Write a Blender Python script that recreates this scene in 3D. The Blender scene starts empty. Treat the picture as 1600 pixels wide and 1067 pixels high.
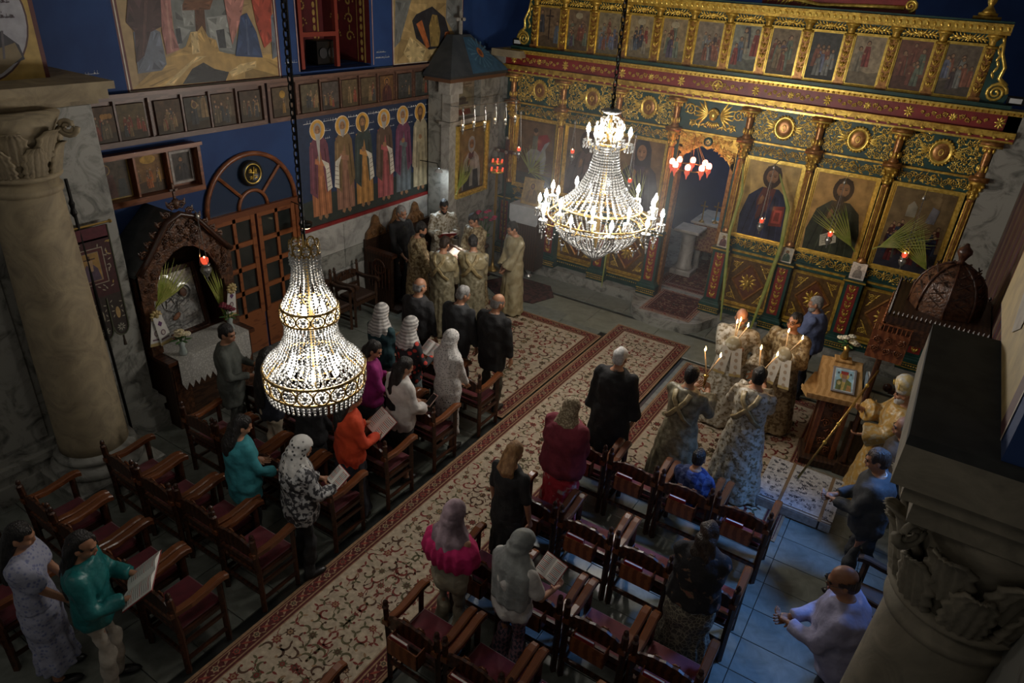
import bpy, math, random
import numpy as np
from mathutils import Matrix, Vector
random.seed(7); rng = np.random.default_rng(7)
SC = bpy.context.scene
COL = SC.collection
PI = math.pi

# ------------------------------------------------------------------ camera, world, light, exposure
cam_d = bpy.data.cameras.new('camera'); cam_d.sensor_width = 36.0; cam_d.lens = 24.2441
cam_d.clip_start = 0.05; cam_d.clip_end = 200
cam = bpy.data.objects.new('camera', cam_d); COL.objects.link(cam)
_R = [[0.840544, -0.297343, 0.45285], [0.538489, 0.367087, -0.75847], [0.05929, 0.881382, 0.468669]]
cam.matrix_world = Matrix(((_R[0][0], _R[0][1], _R[0][2], 0), (_R[1][0], _R[1][1], _R[1][2], 0), (_R[2][0], _R[2][1], _R[2][2], 5.3), (0, 0, 0, 1)))
SC.camera = cam

world = bpy.data.worlds.new('world'); SC.world = world; world.use_nodes = True
_bg = world.node_tree.nodes['Background']
_bg.inputs[0].default_value = (1.0, 0.96, 0.90, 1); _bg.inputs[1].default_value = 0.032

def light(name, kind, loc, power, color, size=0.3, target=None, shape=None, size_y=None, spot=None):
    d = bpy.data.lights.new(name, kind); d.energy = power; d.color = color
    if kind == 'AREA':
        d.size = size
        if size_y: d.shape = 'RECTANGLE'; d.size_y = size_y
    else: d.shadow_soft_size = size
    if spot: d.spot_size = spot; d.spot_blend = 0.6
    o = bpy.data.objects.new(name, d); COL.objects.link(o); o.location = loc
    if target is not None:
        o.rotation_euler = (Vector(target) - Vector(loc)).to_track_quat('-Z', 'Y').to_euler()
    return o

# blue daylight from the high window of the right wall, added soft warm fill light behind the camera
light('window_daylight', 'SPOT', (1.02, 6.5, 3.8), 330, (0.14, 0.38, 1.0), 0.35, (-0.25, 5.3, 0.0), spot=1.05)
light('rear_fill_light', 'AREA', (-3.4, -1.5, 7.6), 28, (1.0, 0.92, 0.80), 4.0, (-3.4, 7.5, 1.0), size_y=2.0)

SC.view_settings.view_transform = 'Standard'; SC.view_settings.look = 'None'
SC.view_settings.gamma = 1.0; SC.view_settings.use_curve_mapping = False
SC.view_settings.exposure = 0.9

# ------------------------------------------------------------------ materials
MATS = {}
def mat(name, c1, c2=None, scale=8.0, rough=0.6, metal=0.0, kind='noise', bump=0.0, bscale=None, mix=(0.4, 0.6), stretch=(1, 1, 1),
        emit=None, estr=0.0, alpha=1.0, sheen=0.0, c3=None, coords='Object', trans=0.0, spec=None, detail=4.0, bdist=0.02):
    if name in MATS: return MATS[name]
    m = bpy.data.materials.new(name); m.use_nodes = True
    nt = m.node_tree; N = nt.nodes; L = nt.links
    b = N['Principled BSDF']
    b.inputs['Roughness'].default_value = rough; b.inputs['Metallic'].default_value = metal
    b.inputs['Base Color'].default_value = (*c1, 1)
    if spec is not None: b.inputs['Specular IOR Level'].default_value = spec
    if trans: b.inputs['Transmission Weight'].default_value = trans
    if emit: b.inputs['Emission Color'].default_value = (*emit, 1); b.inputs['Emission Strength'].default_value = estr
    if alpha < 1: b.inputs['Alpha'].default_value = alpha
    if sheen: b.inputs['Sheen Weight'].default_value = sheen
    tex = None
    if c2 is not None or bump:
        tc = N.new('ShaderNodeTexCoord'); mp = N.new('ShaderNodeMapping')
        mp.inputs['Scale'].default_value = stretch
        L.new(tc.outputs[coords], mp.inputs['Vector'])
        if kind == 'noise' or kind == 'marble':
            tex = N.new('ShaderNodeTexNoise'); tex.inputs['Scale'].default_value = scale; tex.inputs['Detail'].default_value = detail
            if kind == 'marble': tex.inputs['Distortion'].default_value = 1.6; tex.inputs['Roughness'].default_value = 0.62
            fac = tex.outputs[0]
        elif kind == 'voronoi':
            tex = N.new('ShaderNodeTexVoronoi'); tex.inputs['Scale'].default_value = scale; fac = tex.outputs['Distance']
        elif kind == 'edge':
            tex = N.new('ShaderNodeTexVoronoi'); tex.feature = 'DISTANCE_TO_EDGE'; tex.inputs['Scale'].default_value = scale; fac = tex.outputs['Distance']
        elif kind == 'wave':
            tex = N.new('ShaderNodeTexWave'); tex.inputs['Scale'].default_value = scale; tex.inputs['Distortion'].default_value = 4.0
            tex.inputs['Detail'].default_value = 2.0; fac = tex.outputs['Fac']
        elif kind == 'stripe':
            tex = N.new('ShaderNodeTexWave'); tex.inputs['Scale'].default_value = scale; tex.bands_direction = 'Z'; fac = tex.outputs['Fac']
        elif kind == 'check':
            tex = N.new('ShaderNodeTexChecker'); tex.inputs['Scale'].default_value = scale; fac = tex.outputs['Fac']
        elif kind == 'magic':
            tex = N.new('ShaderNodeTexMagic'); tex.inputs['Scale'].default_value = scale; tex.turbulence_depth = 3; tex.inputs['Distortion'].default_value = 1.8; fac = tex.outputs['Fac']
        L.new(mp.outputs[0], tex.inputs['Vector'])
        if c2 is not None:
            cr = N.new('ShaderNodeValToRGB')
            cr.color_ramp.elements[0].position = mix[0]; cr.color_ramp.elements[0].color = (*c1, 1)
            cr.color_ramp.elements[1].position = mix[1]; cr.color_ramp.elements[1].color = (*c2, 1)
            if c3 is not None:
                e = cr.color_ramp.elements.new(min(1, mix[1] + 0.12)); e.color = (*c3, 1)
            L.new(fac, cr.inputs[0]); L.new(cr.outputs[0], b.inputs['Base Color'])
        if bump:
            bt = tex
            if bscale:
                bt = N.new('ShaderNodeTexNoise'); bt.inputs['Scale'].default_value = bscale; bt.inputs['Detail'].default_value = 3
                L.new(mp.outputs[0], bt.inputs['Vector']); fac = bt.outputs[0]
            bp = N.new('ShaderNodeBump'); bp.inputs['Strength'].default_value = bump; bp.inputs['Distance'].default_value = bdist
            L.new(fac, bp.inputs['Height']); L.new(bp.outputs[0], b.inputs['Normal'])
    MATS[name] = m
    return m

def paint_mat(name, rough=0.55, wear=0.25, wscale=9.0, metal=0.0):
    if name in MATS: return MATS[name]
    m = bpy.data.materials.new(name); m.use_nodes = True; nt = m.node_tree; N = nt.nodes; L = nt.links
    b = N['Principled BSDF']; b.inputs['Roughness'].default_value = rough; b.inputs['Metallic'].default_value = metal
    at = N.new('ShaderNodeAttribute'); at.attribute_name = 'Col'
    tc = N.new('ShaderNodeTexCoord'); tx = N.new('ShaderNodeTexNoise'); tx.inputs['Scale'].default_value = wscale; tx.inputs['Detail'].default_value = 6
    L.new(tc.outputs['Object'], tx.inputs['Vector'])
    mr = N.new('ShaderNodeMapRange'); mr.inputs[1].default_value = 0.3; mr.inputs[2].default_value = 0.7
    mr.inputs[3].default_value = 1 - wear; mr.inputs[4].default_value = 1 + wear * 0.6
    L.new(tx.outputs[0], mr.inputs[0])
    mx = N.new('ShaderNodeMix'); mx.data_type = 'RGBA'; mx.blend_type = 'MULTIPLY'; mx.inputs[0].default_value = 1
    L.new(at.outputs['Color'], mx.inputs[6]); L.new(mr.outputs[0], mx.inputs[7]); L.new(mx.outputs[2], b.inputs['Base Color'])
    MATS[name] = m
    return m

GOLD = mat('gilded_wood', (0.66, 0.44, 0.08), (0.38, 0.22, 0.035), scale=14, rough=0.36, metal=0.55, bump=0.25, bscale=60)
GOLDB = mat('bright_gilding', (0.84, 0.61, 0.14), (0.60, 0.39, 0.07), scale=20, rough=0.30, metal=0.6)
BRONZE = mat('copper_gilding', (0.42, 0.20, 0.06), (0.24, 0.10, 0.03), scale=18, rough=0.34, metal=0.5)
GREEN = mat('dark_green_paint', (0.007, 0.036, 0.030), (0.012, 0.056, 0.046), scale=6, rough=0.45)
RED = mat('oxblood_paint', (0.17, 0.014, 0.013), (0.23, 0.022, 0.019), scale=5, rough=0.45)
WOOD = mat('walnut_wood', (0.034, 0.012, 0.006), (0.075, 0.027, 0.012), scale=5, rough=0.34, kind='wave', stretch=(1, 1, 5))
WOODA = mat('polished_arm_wood', (0.11, 0.034, 0.012), (0.20, 0.068, 0.025), scale=6, rough=0.26, kind='wave', stretch=(6, 1, 3))
WOODD = mat('dark_oak', (0.030, 0.014, 0.008), (0.06, 0.028, 0.014), scale=6, rough=0.42, kind='wave', stretch=(1, 1, 4))
WOODR = mat('reddish_door_wood', (0.15, 0.045, 0.016), (0.24, 0.08, 0.028), scale=4, rough=0.35, kind='wave', stretch=(1, 1, 4))
WOODL = mat('honey_wood', (0.38, 0.22, 0.08), (0.5, 0.31, 0.13), scale=4, rough=0.4, kind='wave', stretch=(1, 3, 1))
MARBLE = mat('grey_marble', (0.29, 0.285, 0.255), (0.085, 0.085, 0.075), scale=3.4, rough=0.5, kind='marble', mix=(0.47, 0.66), bump=0.12, detail=8)
MARBLEW = mat('pale_marble', (0.42, 0.41, 0.38), (0.2, 0.195, 0.18), scale=3.0, rough=0.42, kind='marble', mix=(0.45, 0.75))
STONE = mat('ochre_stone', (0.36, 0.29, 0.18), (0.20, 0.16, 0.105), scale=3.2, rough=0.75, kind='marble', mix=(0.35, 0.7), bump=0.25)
TILE = mat('green_grey_floor_marble', (0.20, 0.215, 0.19), (0.115, 0.125, 0.105), scale=3.5, rough=0.30, kind='marble', mix=(0.35, 0.7))
TILEB = mat('black_marble_strip', (0.012, 0.014, 0.013), (0.03, 0.032, 0.03), scale=5, rough=0.3)
BLUE = mat('deep_blue_wall', (0.009, 0.036, 0.135), (0.013, 0.048, 0.165), scale=2.0, rough=0.75)
VELVET = mat('crimson_velvet', (0.10, 0.004, 0.012), (0.14, 0.008, 0.018), scale=12, rough=0.8, sheen=0.4)
PAINT = paint_mat('egg_tempera_paint')
PAINTD = paint_mat('aged_icon_paint', rough=0.62, wear=0.45, wscale=16)
WOOL = paint_mat('woven_wool', rough=0.95, wear=0.28, wscale=26)
BRASS = mat('brass', (0.55, 0.36, 0.11), rough=0.28, metal=0.9)
SILVER = mat('silver', (0.62, 0.62, 0.60), (0.35, 0.35, 0.34), scale=30, rough=0.3, metal=0.85)
IRON = mat('black_iron', (0.016, 0.015, 0.014), rough=0.45, metal=0.6)
PAPER = mat('book_paper', (0.68, 0.66, 0.62), (0.60, 0.58, 0.54), scale=12, rough=0.85)
REDBOOK = mat('red_book_cloth', (0.26, 0.016, 0.018), rough=0.55)
PALM = mat('palm_frond', (0.22, 0.27, 0.04), (0.33, 0.33, 0.08), scale=8, rough=0.5)
WAX = mat('beeswax', (0.75, 0.55, 0.32), rough=0.5)
FLAME = mat('flame', (1, 0.6, 0.2), emit=(1.0, 0.55, 0.20), estr=22)
BULB = mat('lit_bulb', (1, 1, 1), emit=(1.0, 0.94, 0.84), estr=28)
CRYSTAL = mat('cut_crystal', (0.50, 0.50, 0.49), rough=0.08, spec=0.9)
CRYSTALC = mat('clear_crystal', (0.20, 0.20, 0.195), rough=0.08, spec=0.9)
WHITECLOTH = mat('white_lace_cloth', (0.55, 0.53, 0.49), (0.36, 0.35, 0.32), scale=40, rough=0.9, kind='voronoi', mix=(0.2, 0.5))

# ------------------------------------------------------------------ mesh building
def V(*a): return np.array(a, float)
def frame(o, u, v, n):
    m = np.eye(4); m[:3, 0] = u; m[:3, 1] = v; m[:3, 2] = n; m[:3, 3] = o; return m
def rotm(axis, deg):
    return np.array(Matrix.Rotation(math.radians(deg), 4, axis))
def trans(x, y, z):
    m = np.eye(4); m[:3, 3] = (x, y, z); return m

class MB:
    def __init__(s, M=None):
        s.v = []; s.f = []; s.c = []; s.M = M; s.col = (1, 1, 1); s.any = False; s.lay = 0
    def add(s, vs, fs, col=None):
        vs = np.asarray(vs, float)
        if s.M is not None: vs = vs @ s.M[:3, :3].T + s.M[:3, 3]
        b = len(s.v); s.v.extend(map(tuple, vs)); s.f.extend([tuple(i + b for i in f) for f in fs])
        if col is not None: s.any = True
        s.c.extend([col or s.col] * len(fs))
    def box(s, c, d, col=None, R=None, taper=None):
        x, y, z = d[0] / 2, d[1] / 2, d[2] / 2
        p = np.array([(-x, -y, -z), (x, -y, -z), (x, y, -z), (-x, y, -z), (-x, -y, z), (x, -y, z), (x, y, z), (-x, y, z)], float)
        if taper: p[4:, 0] *= taper[0]; p[4:, 1] *= taper[1]
        if R is not None: p = p @ np.asarray(R)[:3, :3].T
        s.add(p + np.array(c, float), [(0, 3, 2, 1), (4, 5, 6, 7), (0, 1, 5, 4), (1, 2, 6, 5), (2, 3, 7, 6), (3, 0, 4, 7)], col)
    def box2(s, a, b, col=None):
        a = np.array(a, float); b = np.array(b, float); s.box((a + b) / 2, np.abs(b - a), col)
    def bevbox(s, c, d, bev=0.012, col=None):
        x, y, z = d[0] / 2, d[1] / 2, d[2] / 2; e = bev
        rings = []
        for zz, k in ((-z, e), (-z + e, 0), (z - e, 0), (z, e)):
            X, Y = x - k, y - k
            rings.append([(-X + (e if not k else 0) * 0, -Y, zz), (X, -Y, zz), (X, Y, zz), (-X, Y, zz)])
        p = np.array(rings).reshape(-1, 3) + np.array(c, float)
        fs = [(3, 2, 1, 0), (12, 13, 14, 15)]
        for r in range(3):
            for i in range(4):
                j = (i + 1) % 4; fs.append((r * 4 + i, r * 4 + j, r * 4 + 4 + j, r * 4 + 4 + i))
        s.add(p, fs, col)
    def poly(s, pts, col=None, lay=None, h=0.0009):
        if lay is None: s.lay += 1; lay = s.lay
        s.add([(p[0], p[1], lay * h) for p in pts], [tuple(range(len(pts)))], col)
    def prism(s, pts, z0, z1, col=None):
        n = len(pts)
        s.add([(p[0], p[1], z0) for p in pts] + [(p[0], p[1], z1) for p in pts],
              [tuple(range(n))[::-1], tuple(range(n, 2 * n))] + [(i, (i + 1) % n, n + (i + 1) % n, n + i) for i in range(n)], col)
    def disc(s, c, r, col=None, n=14, lay=None, ry=None, h=0.0009, a0=0.0):
        ry = ry or r
        s.poly([(c[0] + r * math.cos(a0 + 2 * PI * i / n), c[1] + ry * math.sin(a0 + 2 * PI * i / n)) for i in range(n)], col, lay, h)
    def tube(s, path, r, n=6, col=None, flat=1.0, caps=True, up=(0, 0, 1)):
        P = np.asarray(path, float); k = len(P)
        r = np.full(k, r, float) if np.isscalar(r) else np.asarray(r, float)
        T = np.gradient(P, axis=0); T /= np.linalg.norm(T, axis=1)[:, None] + 1e-9
        up = np.array(up, float); vs = []
        for i in range(k):
            a = np.cross(up, T[i])
            if np.linalg.norm(a) < 1e-3: a = np.cross((1, 0, 0), T[i]) if abs(T[i][0]) < .9 else np.cross((0, 1, 0), T[i])
            a /= np.linalg.norm(a); b = np.cross(T[i], a)
            for j in range(n):
                t = 2 * PI * j / n; vs.append(P[i] + r[i] * (math.cos(t) * a + flat * math.sin(t) * b))
        fs = [(i * n + j, i * n + (j + 1) % n, (i + 1) * n + (j + 1) % n, (i + 1) * n + j) for i in range(k - 1) for j in range(n)]
        if caps: fs += [tuple(range(n))[::-1], tuple(range((k - 1) * n, k * n))]
        s.add(vs, fs, col)
    def lathe(s, prof, n=16, c=(0, 0, 0), col=None, caps=True, ell=1.0, a0=0.0):
        vs = []; k = len(prof)
        for r, z in prof:
            for j in range(n):
                t = a0 + 2 * PI * j / n; vs.append((c[0] + r * math.cos(t), c[1] + r * ell * math.sin(t), c[2] + z))
        fs = [(i * n + j, i * n + (j + 1) % n, (i + 1) * n + (j + 1) % n, (i + 1) * n + j) for i in range(k - 1) for j in range(n)]
        if caps: fs += [tuple(range(n))[::-1], tuple(range((k - 1) * n, k * n))]
        s.add(vs, fs, col)
    def ell(s, c, r, n=10, m=6, col=None, R=None):
        r = (r, r, r) if np.isscalar(r) else r
        vs = [(0, 0, -1)]
        for i in range(1, m):
            t = -PI / 2 + PI * i / m
            vs += [(math.cos(t) * math.cos(2 * PI * j / n), math.cos(t) * math.sin(2 * PI * j / n), math.sin(t)) for j in range(n)]
        vs.append((0, 0, 1)); vs = np.array(vs) * np.array(r)
        if R is not None: vs = vs @ np.asarray(R)[:3, :3].T
        fs = [(0, 1 + (j + 1) % n, 1 + j) for j in range(n)]
        for i in range(m - 2):
            fs += [(1 + i * n + j, 1 + i * n + (j + 1) % n, 1 + (i + 1) * n + (j + 1) % n, 1 + (i + 1) * n + j) for j in range(n)]
        e = len(vs) - 1; fs += [(e, 1 + (m - 2) * n + j, 1 + (m - 2) * n + (j + 1) % n) for j in range(n)]
        s.add(vs + np.array(c, float), fs, col)
    def octa(s, c, r, rz=None, col=None):
        rz = rz or r
        s.add(np.array([(r, 0, 0), (0, r, 0), (-r, 0, 0), (0, -r, 0), (0, 0, rz), (0, 0, -rz)]) + np.array(c, float),
              [(0, 1, 4), (1, 2, 4), (2, 3, 4), (3, 0, 4), (1, 0, 5), (2, 1, 5), (3, 2, 5), (0, 3, 5)], col)
    def loft(s, rings, col=None, caps=True):
        n = len(rings[0]); k = len(rings)
        fs = [(i * n + j, i * n + (j + 1) % n, (i + 1) * n + (j + 1) % n, (i + 1) * n + j) for i in range(k - 1) for j in range(n)]
        if caps: fs += [tuple(range(n))[::-1], tuple(range((k - 1) * n, k * n))]
        s.add(np.array(rings).reshape(-1, 3), fs, col)
    def mesh(s, name, m, smooth=False):
        me = bpy.data.meshes.new(name); me.from_pydata(s.v, [], s.f); me.materials.append(m)
        if s.any:
            at = me.color_attributes.new('Col', 'FLOAT_COLOR', 'CORNER')
            nl = np.array([len(f) for f in s.f]); cc = np.array([(*c[:3], 1) for c in s.c], np.float32)
            at.data.foreach_set('color', np.repeat(cc, nl, axis=0).ravel())
        if smooth: me.polygons.foreach_set('use_smooth', [True] * len(me.polygons))
        me.update(); return me
    def build(s, name, m, parent=None, smooth=False):
        return link(name, s.mesh(name, m, smooth), parent)

def link(name, me, parent=None, loc=None, rotz=None, M=None):
    o = bpy.data.objects.new(name, me); COL.objects.link(o)
    if parent is not None: o.parent = parent
    if loc is not None: o.location = loc
    if rotz is not None: o.rotation_euler = (0, 0, rotz)
    if M is not None: o.matrix_local = Matrix(M.tolist()) if not isinstance(M, Matrix) else M
    return o
def tag(o, label=None, cat=None, group=None, kind=None):
    if label: o['label'] = label
    if cat: o['category'] = cat
    if group: o['group'] = group
    if kind: o['kind'] = kind
    return o
def thing(name, label, cat, loc=(0, 0, 0), rotz=0.0, group=None, M=None):
    o = bpy.data.objects.new(name, None); COL.objects.link(o); o.empty_display_size = 0.1
    o.location = loc; o.rotation_euler = (0, 0, rotz)
    if M is not None: o.matrix_world = Matrix(M.tolist())
    return tag(o, label, cat, group)
def struct(name, mb, m, parent=None, smooth=False):
    o = mb.build(name, m, parent, smooth)
    if parent is None: o['kind'] = 'structure'
    return o
def copy_thing(root, loc, rotz=None, label=None, group=None):
    r = root.copy(); COL.objects.link(r); r.location = loc
    if rotz is not None: r.rotation_euler = (0, 0, rotz)
    if label: r['label'] = label
    if group: r['group'] = group
    for ch in list(root.children):
        c = ch.copy(); COL.objects.link(c); c.parent = r
        for g in list(ch.children):
            d = g.copy(); COL.objects.link(d); d.parent = c
    return r
def spiral(cx, cy, r0, r1, a0, turns, n=18):
    return [(cx + (r0 + (r1 - r0) * i / (n - 1)) * math.cos(a0 + 2 * PI * turns * i / (n - 1)), cy + (r0 + (r1 - r0) * i / (n - 1)) * math.sin(a0 + 2 * PI * turns * i / (n - 1))) for i in range(n)]

def paint_into(mb, shapes, total=.006, clip=None):
    """lay flat painted patches one over another, the whole stack no thicker than a coat of paint"""
    h = total / (len(shapes) + 1)
    for i, (c, pts) in enumerate(shapes):
        if clip: pts = [(max(-clip[0], min(clip[0], u)), max(clip[2] if len(clip) > 2 else -clip[1], min(clip[1], v))) for u, v in pts]
        mb.poly(pts, c, i + 1, h)

# ------------------------------------------------------------------ floor
XW, XR, YI, XC = -8.0, 0.95, 11.63, -3.41
mb = MB(); mb.box2((XW - 0.4, -1.5, -0.25), (XR + 0.4, 16.0, -0.02)); floor = struct('floor', mb, TILEB)
tmesh = {}
def tile(x0, x1, y0, y1, z=0.0, m=TILE):
    g = 0.006; w, d = round(x1 - x0 - g, 3), round(y1 - y0 - g, 3)
    key = (w, d, m.name)
    if key not in tmesh:
        t = MB(); t.bevbox((0, 0, -0.01), (w, d, 0.02), 0.003); tmesh[key] = t.mesh('floor_tile', m)
    o = link('floor_tile', tmesh[key], floor, ((x0 + x1) / 2, (y0 + y1) / 2, z + random.uniform(-0.0008, 0.0)))
    o.rotation_euler = (0, 0, random.choice((0, PI)))
TILE2 = mat('pale_green_floor_marble', (0.235, 0.245, 0.20), (0.15, 0.16, 0.125), scale=3.0, rough=0.28, kind='marble', mix=(0.35, 0.7))
for i in range(23):                                                  # beneath the left seats
    for j in range(5):
        o = 0.3 if i % 2 else 0.0
        a, b = -8.0 + j * 0.78 - o, -8.0 + (j + 1) * 0.78 - o
        a, b = max(a, -8.0), min(b, -4.12)
        if j == 4: b = -4.12
        if b - a > 0.1: tile(a, b, 0.9 + i * 0.4, 1.3 + i * 0.4)
for i in range(12):                                                  # strip before the icon screen, in three courses
    tile(-8.0 + i * 0.77, -7.23 + i * 0.77, 10.78, 11.35, m=TILE)
for i in range(8):
    tile(-8.0 + i * 1.16, -6.84 + i * 1.16, 9.86, 10.68, m=TILE2)
for i in range(22):                                                  # right of the runner
    for j in range(5):
        if 9.8 < 1.0 + i * 0.4: break
        a = -2.62 + j * 0.775; tile(a, a + 0.775, 1.0 + i * 0.4, 1.4 + i * 0.4)

# ------------------------------------------------------------------ carpets
def lens(cx, cy, l, w, a):
    c, s = math.cos(a), math.sin(a)
    return [(cx + l * u * c - w * v * s, cy + l * u * s + w * v * c) for u, v in ((-1, 0), (-.4, .8), (.3, .8), (1, 0), (.3, -.8), (-.4, -.8))]
def crescent(mb, cx, cy, r, a0, sweep, w, col, lay, n=9):
    o, i_ = [], []
    for k in range(n):
        t = k / (n - 1); a = a0 + sweep * t; rr = r * (1 - 0.45 * t); ww = w * math.sin(PI * min(1, 0.15 + t * 0.8))
        o.append((cx + (rr + ww) * math.cos(a), cy + (rr + ww) * math.sin(a))); i_.append((cx + (rr - ww) * math.cos(a), cy + (rr - ww) * math.sin(a)))
    for k in range(n - 1): mb.poly([i_[k], o[k], o[k + 1], i_[k + 1]] if sweep < 0 else [o[k], o[k + 1], i_[k + 1], i_[k]][::1], col, lay)
def rosette(mb, cx, cy, r, cols, lay, n=8):
    pts = []
    for k in range(2 * n):
        rr = r if k % 2 == 0 else r * 0.62; a = PI * k / n; pts.append((cx + rr * math.cos(a), cy + rr * math.sin(a)))
    mb.poly(pts, cols[0], lay); mb.disc((cx, cy), r * 0.48, cols[1], 8, lay + 1); mb.disc((cx, cy), r * 0.2, cols[0], 6, lay + 2)
CB, CBR, CGR, CRE, CTAN = (0.40, 0.325, 0.235), (0.075, 0.036, 0.02), (0.10, 0.088, 0.042), (0.17, 0.03, 0.022), (0.27, 0.165, 0.09)
DARKR = (0.085, 0.014, 0.013)
def carpet(name, label, x0, x1, y0, y1, z=0.004, field=CB, border=DARKR, bw=0.21, seed=1, sp=0.135, dark=False, edge=CTAN, th=0.008):
    rd = random.Random(seed); mb = MB(trans(0, 0, z + th)); cx = (x0 + x1) / 2
    mb.M = None; mb.box2((x0, y0, z), (x1, y1, z + th - 0.0005), edge); mb.M = trans(0, 0, z + th)
    def rect(k, col, lay): mb.poly([(x0 + k, y0 + k), (x1 - k, y0 + k), (x1 - k, y1 - k), (x0 + k, y1 - k)], col, lay)
    rect(0.0, edge, 0); rect(0.03, DARKR, 1); rect(0.04, edge, 2); rect(0.052, border, 3)
    rect(bw - 0.05, edge, 4); rect(bw - 0.035, DARKR, 5); rect(bw - 0.012, edge, 6); rect(bw, field, 7)
    # border garland
    fl = [(0.30, 0.19, 0.11), (0.24, 0.045, 0.03), (0.06, 0.05, 0.03)]
    mid = (0.052 + bw - 0.05) / 2; bt = (bw - 0.10) / 2
    def garland(p, q):
        L = math.hypot(q[0] - p[0], q[1] - p[1]); n = max(2, int(L / 0.105)); dx, dy = (q[0] - p[0]) / n, (q[1] - p[1]) / n
        a = math.atan2(dy, dx)
        for k in range(n):
            x, y = p[0] + dx * (k + .5), p[1] + dy * (k + .5)
            if k % 2 == 0: rosette(mb, x, y, bt * 0.78, (fl[(k // 2) % 2], fl[2]), 8, 6)
            else:
                mb.poly(lens(x, y, 0.05, 0.016, a + 0.7), fl[0], 8); mb.poly(lens(x, y, 0.05, 0.014, a - 0.7), fl[1], 9)
            for s_ in (-1, 1):
                mb.poly(lens(x + dx * .5 - dy / 0.105 * s_ * bt * .6, y + dy * .5 + dx / 0.105 * s_ * bt * .6, 0.022, 0.008, a + s_ * .6), fl[0], 10)
    garland((x0 + mid, y0 + mid), (x0 + mid, y1 - mid)); garland((x1 - mid, y0 + mid), (x1 - mid, y1 - mid))
    garland((x0 + mid, y0 + mid), (x1 - mid, y0 + mid)); garland((x0 + mid, y1 - mid), (x1 - mid, y1 - mid))
    # field: mirrored flowers, scrolls and leaves
    W = (x1 - x0) / 2 - bw - 0.05; nu = max(1, int(W / sp)); nv = int((y1 - y0 - 2 * bw - 0.08) / sp)
    pal = [CBR, CGR, CRE, CTAN] if not dark else [(0.20, 0.12, 0.07), (0.16, 0.10, 0.06), (0.02, 0.012, 0.012), (0.24, 0.15, 0.10)]
    for i in range(nu + 1):
        for j in range(nv + 1):
            u = (i + 0.25 + rd.uniform(-.22, .22)) * W / (nu + .6); v = y0 + bw + 0.06 + (j + .5 + rd.uniform(-.25, .25)) * (y1 - y0 - 2 * bw - 0.12) / (nv + 1)
            k = rd.random(); c = rd.choice(pal[:3]); c2 = rd.choice(pal); a = rd.uniform(0, 6.28); sc = sp / 0.135 * 1.42
            for s_ in (-1, 1):
                x = cx + s_ * u; aa = a if s_ > 0 else PI - a
                if k < 0.33:
                    crescent(mb, x, v, 0.048 * sc, aa, s_ * 3.6, 0.0105 * sc, c, 8)
                    mb.disc((x + 0.024 * sc * math.cos(aa + s_ * 3.6), v + 0.024 * sc * math.sin(aa + s_ * 3.6)), 0.012 * sc, c2, 6, 9)
                    mb.poly(lens(x + .055 * sc * math.cos(aa), v + .055 * sc * math.sin(aa), .022 * sc, .01 * sc, aa + 1), c2, 10)
                elif k < 0.62: rosette(mb, x, v, rd.uniform(.03, .046) * sc, (c, c2 if c2 != c else CTAN), 8, 8 if k < .5 else 6)
                else:
                    for q in range(3): mb.poly(lens(x + .022 * sc * math.cos(aa + q * 2.1 * s_), v + .022 * sc * math.sin(aa + q * 2.1 * s_), .026 * sc, .011 * sc, aa + q * 2.1 * s_), c if q else c2, 8 + q)
                # tendril
                if k < .8:
                    b = aa + 2.2 * s_; p = [(x + .03 * sc * math.cos(b), v + .03 * sc * math.sin(b)), (x + .06 * sc * math.cos(b + .3), v + .06 * sc * math.sin(b + .3)), (x + .09 * sc * math.cos(b + .15), v + .09 * sc * math.sin(b + .15))]
                    for e, g in zip(p[:-1], p[1:]):
                        n_ = (-(g[1] - e[1]), g[0] - e[0]); l_ = math.hypot(*n_) or 1; n_ = (n_[0] / l_ * .0035, n_[1] / l_ * .0035)
                        mb.poly([(e[0] + n_[0], e[1] + n_[1]), (e[0] - n_[0], e[1] - n_[1]), (g[0] - n_[0], g[1] - n_[1]), (g[0] + n_[0], g[1] + n_[1])], c, 7.5)
                    mb.poly(lens(p[2][0], p[2][1], .016 * sc, .007 * sc, b), c2, 8)
    # keep every flat piece facing up
    me_f = []
    for f in mb.f:
        if len(f) >= 3:
            A, B, C_ = (np.array(mb.v[f[0]]), np.array(mb.v[f[1]]), np.array(mb.v[f[2]]))
            nz = np.cross(B - A, C_ - B)[2]
            me_f.append(f[::-1] if nz < 0 and abs(A[2] - C_[2]) < 1e-4 and A[2] > z + 0.002 else f)
    mb.f = me_f
    return tag(mb.build(name, WOOL), label, 'carpet')
carpet('aisle_runner', 'long cream floral runner with dark red border along the central aisle', -4.0, -2.68, 0.2, 10.3, seed=3, sp=0.112)
carpet('floral_carpet', 'wide cream floral carpet under the men left of the aisle', -6.75, -4.03, 6.62, 9.68, seed=5, sp=0.15)
carpet('floral_carpet', 'cream floral carpet under the candle bearers right of the aisle', -2.55, -0.35, 6.45, 9.75, seed=9, sp=0.15)
carpet('step_rug', 'small dark red rug lying on the curved altar step', -3.86, -2.93, 10.82, 11.95, z=0.172, field=(0.07, 0.016, 0.014), edge=(0.30, 0.20, 0.15), bw=0.10, seed=11, sp=0.11, dark=True)
carpet('sanctuary_rug', 'dark red patterned rug on the sanctuary floor behind the open doors', -4.1, -2.6, 12.1, 14.6, z=0.172, field=(0.08, 0.02, 0.018), edge=(0.33, 0.24, 0.2), seed=12, sp=0.14, dark=True)
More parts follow.
